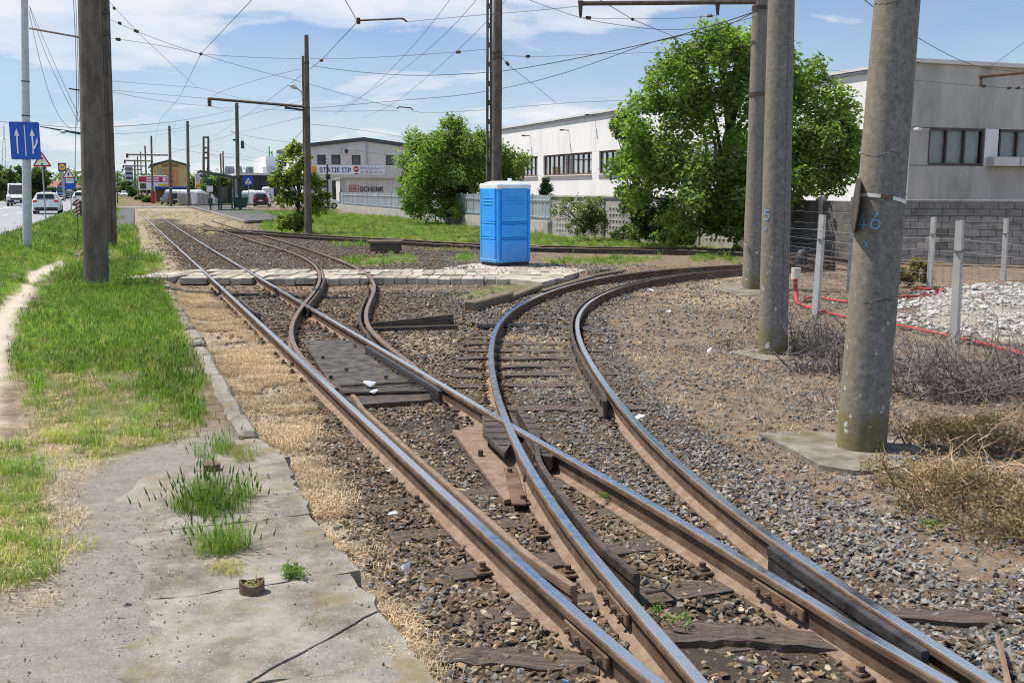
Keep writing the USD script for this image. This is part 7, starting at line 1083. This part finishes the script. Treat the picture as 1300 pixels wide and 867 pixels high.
t = thing('lamp_arm', 'street lamp on a curved arm of the thin lawn pole', 'street lamp', PD(385, 118, 54)); part(t, 'arm', MB().tube([PD(384.5, 124, 54), PD(383, 117, 54), PD(376, 112, 54)], .04, 6), 'galvanised', False, True); part(t, 'head', MB().tube([PD(377, 112.5, 54), PD(372, 110, 54), PD(367, 108, 54)], [.06, .13, .05], 8), 'post_galvanised', True, True)
for lab, pts, r in [('thin wire behind the thick verge pole to the bracket end', [(142, 115.5, 40), (200, 120, 48), (269, 126, 50)], .010), ('thin wire dipping behind the joint wire', [(142, 117, 44), (223, 131, 62), (294, 138, 80)], .012), ('faint wire high behind the square pole', [(141, 103, 44), (200, 108, 55), (250, 111.5, 60)], .011), ('wire rising from the bracket end to the right', [(269, 123, 48), (330, 101, 44), (381, 88, 46)], .010), ('cable from the square pole to the distant clamp pole', [(145, 161, D3), (228, 153.6, 70), (296, 140, 125)], .018), ('cable from the left edge to the verge pole', [(-10, 154, 30), (50, 159, 31), (103, 163, 33), (140, 161.5, D3)], .010), ('wire from the lawn pole sagging down to the right behind the tree', [(395, 158, 46.5), (460, 166, 52), (520, 176, 58), (560, 183, 62)], .011), ('wire over the workshop gable', [(300, 168, 125), (360, 180, 110), (420, 187, 105), (500, 198, 100), (560, 200, 95)], .022),
    ('straight wire from the lawn pole foot to the far left shelter', [(384, 166, 47), (360, 195, 70), (346, 220, 100)], .012), ('distant wire from the lone clamp pole to the left', [(298, 170, 125), (250, 185, 140), (195, 200, 160)], .022), ('wire between the clamp pole and the shelter portal', [(306, 195, 125), (285, 201, 140), (262, 192, 165)], .02), ('wire linking the far poles on the right side', [(262, 190, 168), (240, 192, 122), (215, 188, 122)], .018), ('upper distant wire left of the clamp pole', [(300, 152, 125), (250, 160, 105), (145, 170, 60)], .014), ('low distant wire to the store roof', [(306, 172, 125), (330, 192, 150), (372, 200, 170)], .02), ('wire from the lawn bracket end to the clamp pole', [(266, 135, 47), (290, 141, 80), (298, 143, 125)], .012), ('tight wire from the lawn pole to the distant clamp pole', [(384, 149, 47), (340, 160, 70), (306, 168, 120)], .012), ('thin wire from the lawn pole left past the bracket', [(385, 128, 46.5), (300, 150, 60), (200, 172, 90)], .011), ('nearly level span wire behind the lawn pole', [(330, 137, 60), (420, 141.5, 52), (505, 141, 55)], .012)]: wire(lab, pts, r)
for lab, pts in [('bundled cable curving from the lamp post to the verge pole, upper', [(38, 10, 31), (58, 56, 30), (84, 114, 28), (101, 142, 22)]), ('bundled cable curving from the lamp post to the verge pole, middle', [(37, 8, 31), (53, 56, 30), (76, 109, 28), (101, 151, 22)]), ('bundled cable curving from the lamp post to the verge pole, lower', [(37, 15, 31), (46, 58, 30.5), (66, 129, 29), (90, 163, 27)])]: wire(lab, pts, .010)
wire('loose cable hanging down along the thick verge pole', [(93, -5, 21.6), (96, 60, 21.6), (97, 130, 21.6), (95.5, 200, 21.6), (97, 262, 21.6), (99, 296, 21.6), (95, 318, 21.4)], .010, 'hanging_cable', 'cable'); wire('second loose cable hanging beside the thick verge pole', [(96, -5, 21.8), (98, 50, 21.8), (99.5, 110, 21.8), (98, 160, 21.8)], .008, 'hanging_cable', 'cable')
t = thing('bracket_arm', 'thin arm sticking out left of the thick verge pole, high up', 'bracket arm', PD(101, 47.5, 21.8)); part(t, 'tube', MB().tube([PD(38, 36.5, 23), PD(101, 47.8, 21.8)], .022, 6), 'dark_steel', False, True); t = thing('bracket_arm', 'short thin arm left of the thick verge pole, lower', 'bracket arm', PD(101, 115.5, 34)); part(t, 'tube', MB().tube([PD(88, 113, 34), PD(108, 116, 35)], .025, 6), 'dark_steel', False, True)
t = thing('lamp_arm', 'dark street lamp arm left of the thick verge pole', 'street lamp', PD(103, 170, 40)); part(t, 'arm', MB().hull([PD(51, 160.5, 40), PD(51, 161.5, 40), PD(104, 168.5, 40), PD(104, 172, 40), PD(104, 168.5, 40.1), PD(51, 160.5, 40.05), PD(51, 161.5, 40.05)]), 'dark_green', False, True); part(t, 'head', MB().tube([PD(76, 167.5, 40), PD(80, 168, 40), PD(84, 168, 40)], [.03, .07, .03], 8), 'post_galvanised', True, True)
for i, (x0_, x1_, y, D) in enumerate([(161, 213, 196.5, 120.), (158, 194, 204, 150.), (156, 186, 210.5, 185.), (155, 180, 215, 230.)]):
    t = thing('bracket_arm', ['bracket arm of the pole before the hotel, over the far tracks', 'bracket arm of the pole before the billboard', 'bracket arm of the slim pole at the billboard edge', 'farthest visible bracket arm over the tracks'][i], 'bracket arm', PD(x1_, y, D)); part(t, 'tube', MB().tube([PD(x0_, y, D), PD(x1_, y + .8, D)], .06 + .0003 * D, 6), 'dark_steel', False, True); part(t, 'dropper', MB().box(PD(x0_ + .5, y + 1.5, D), (.2, .2, .5)), 'dark_steel', False, True)
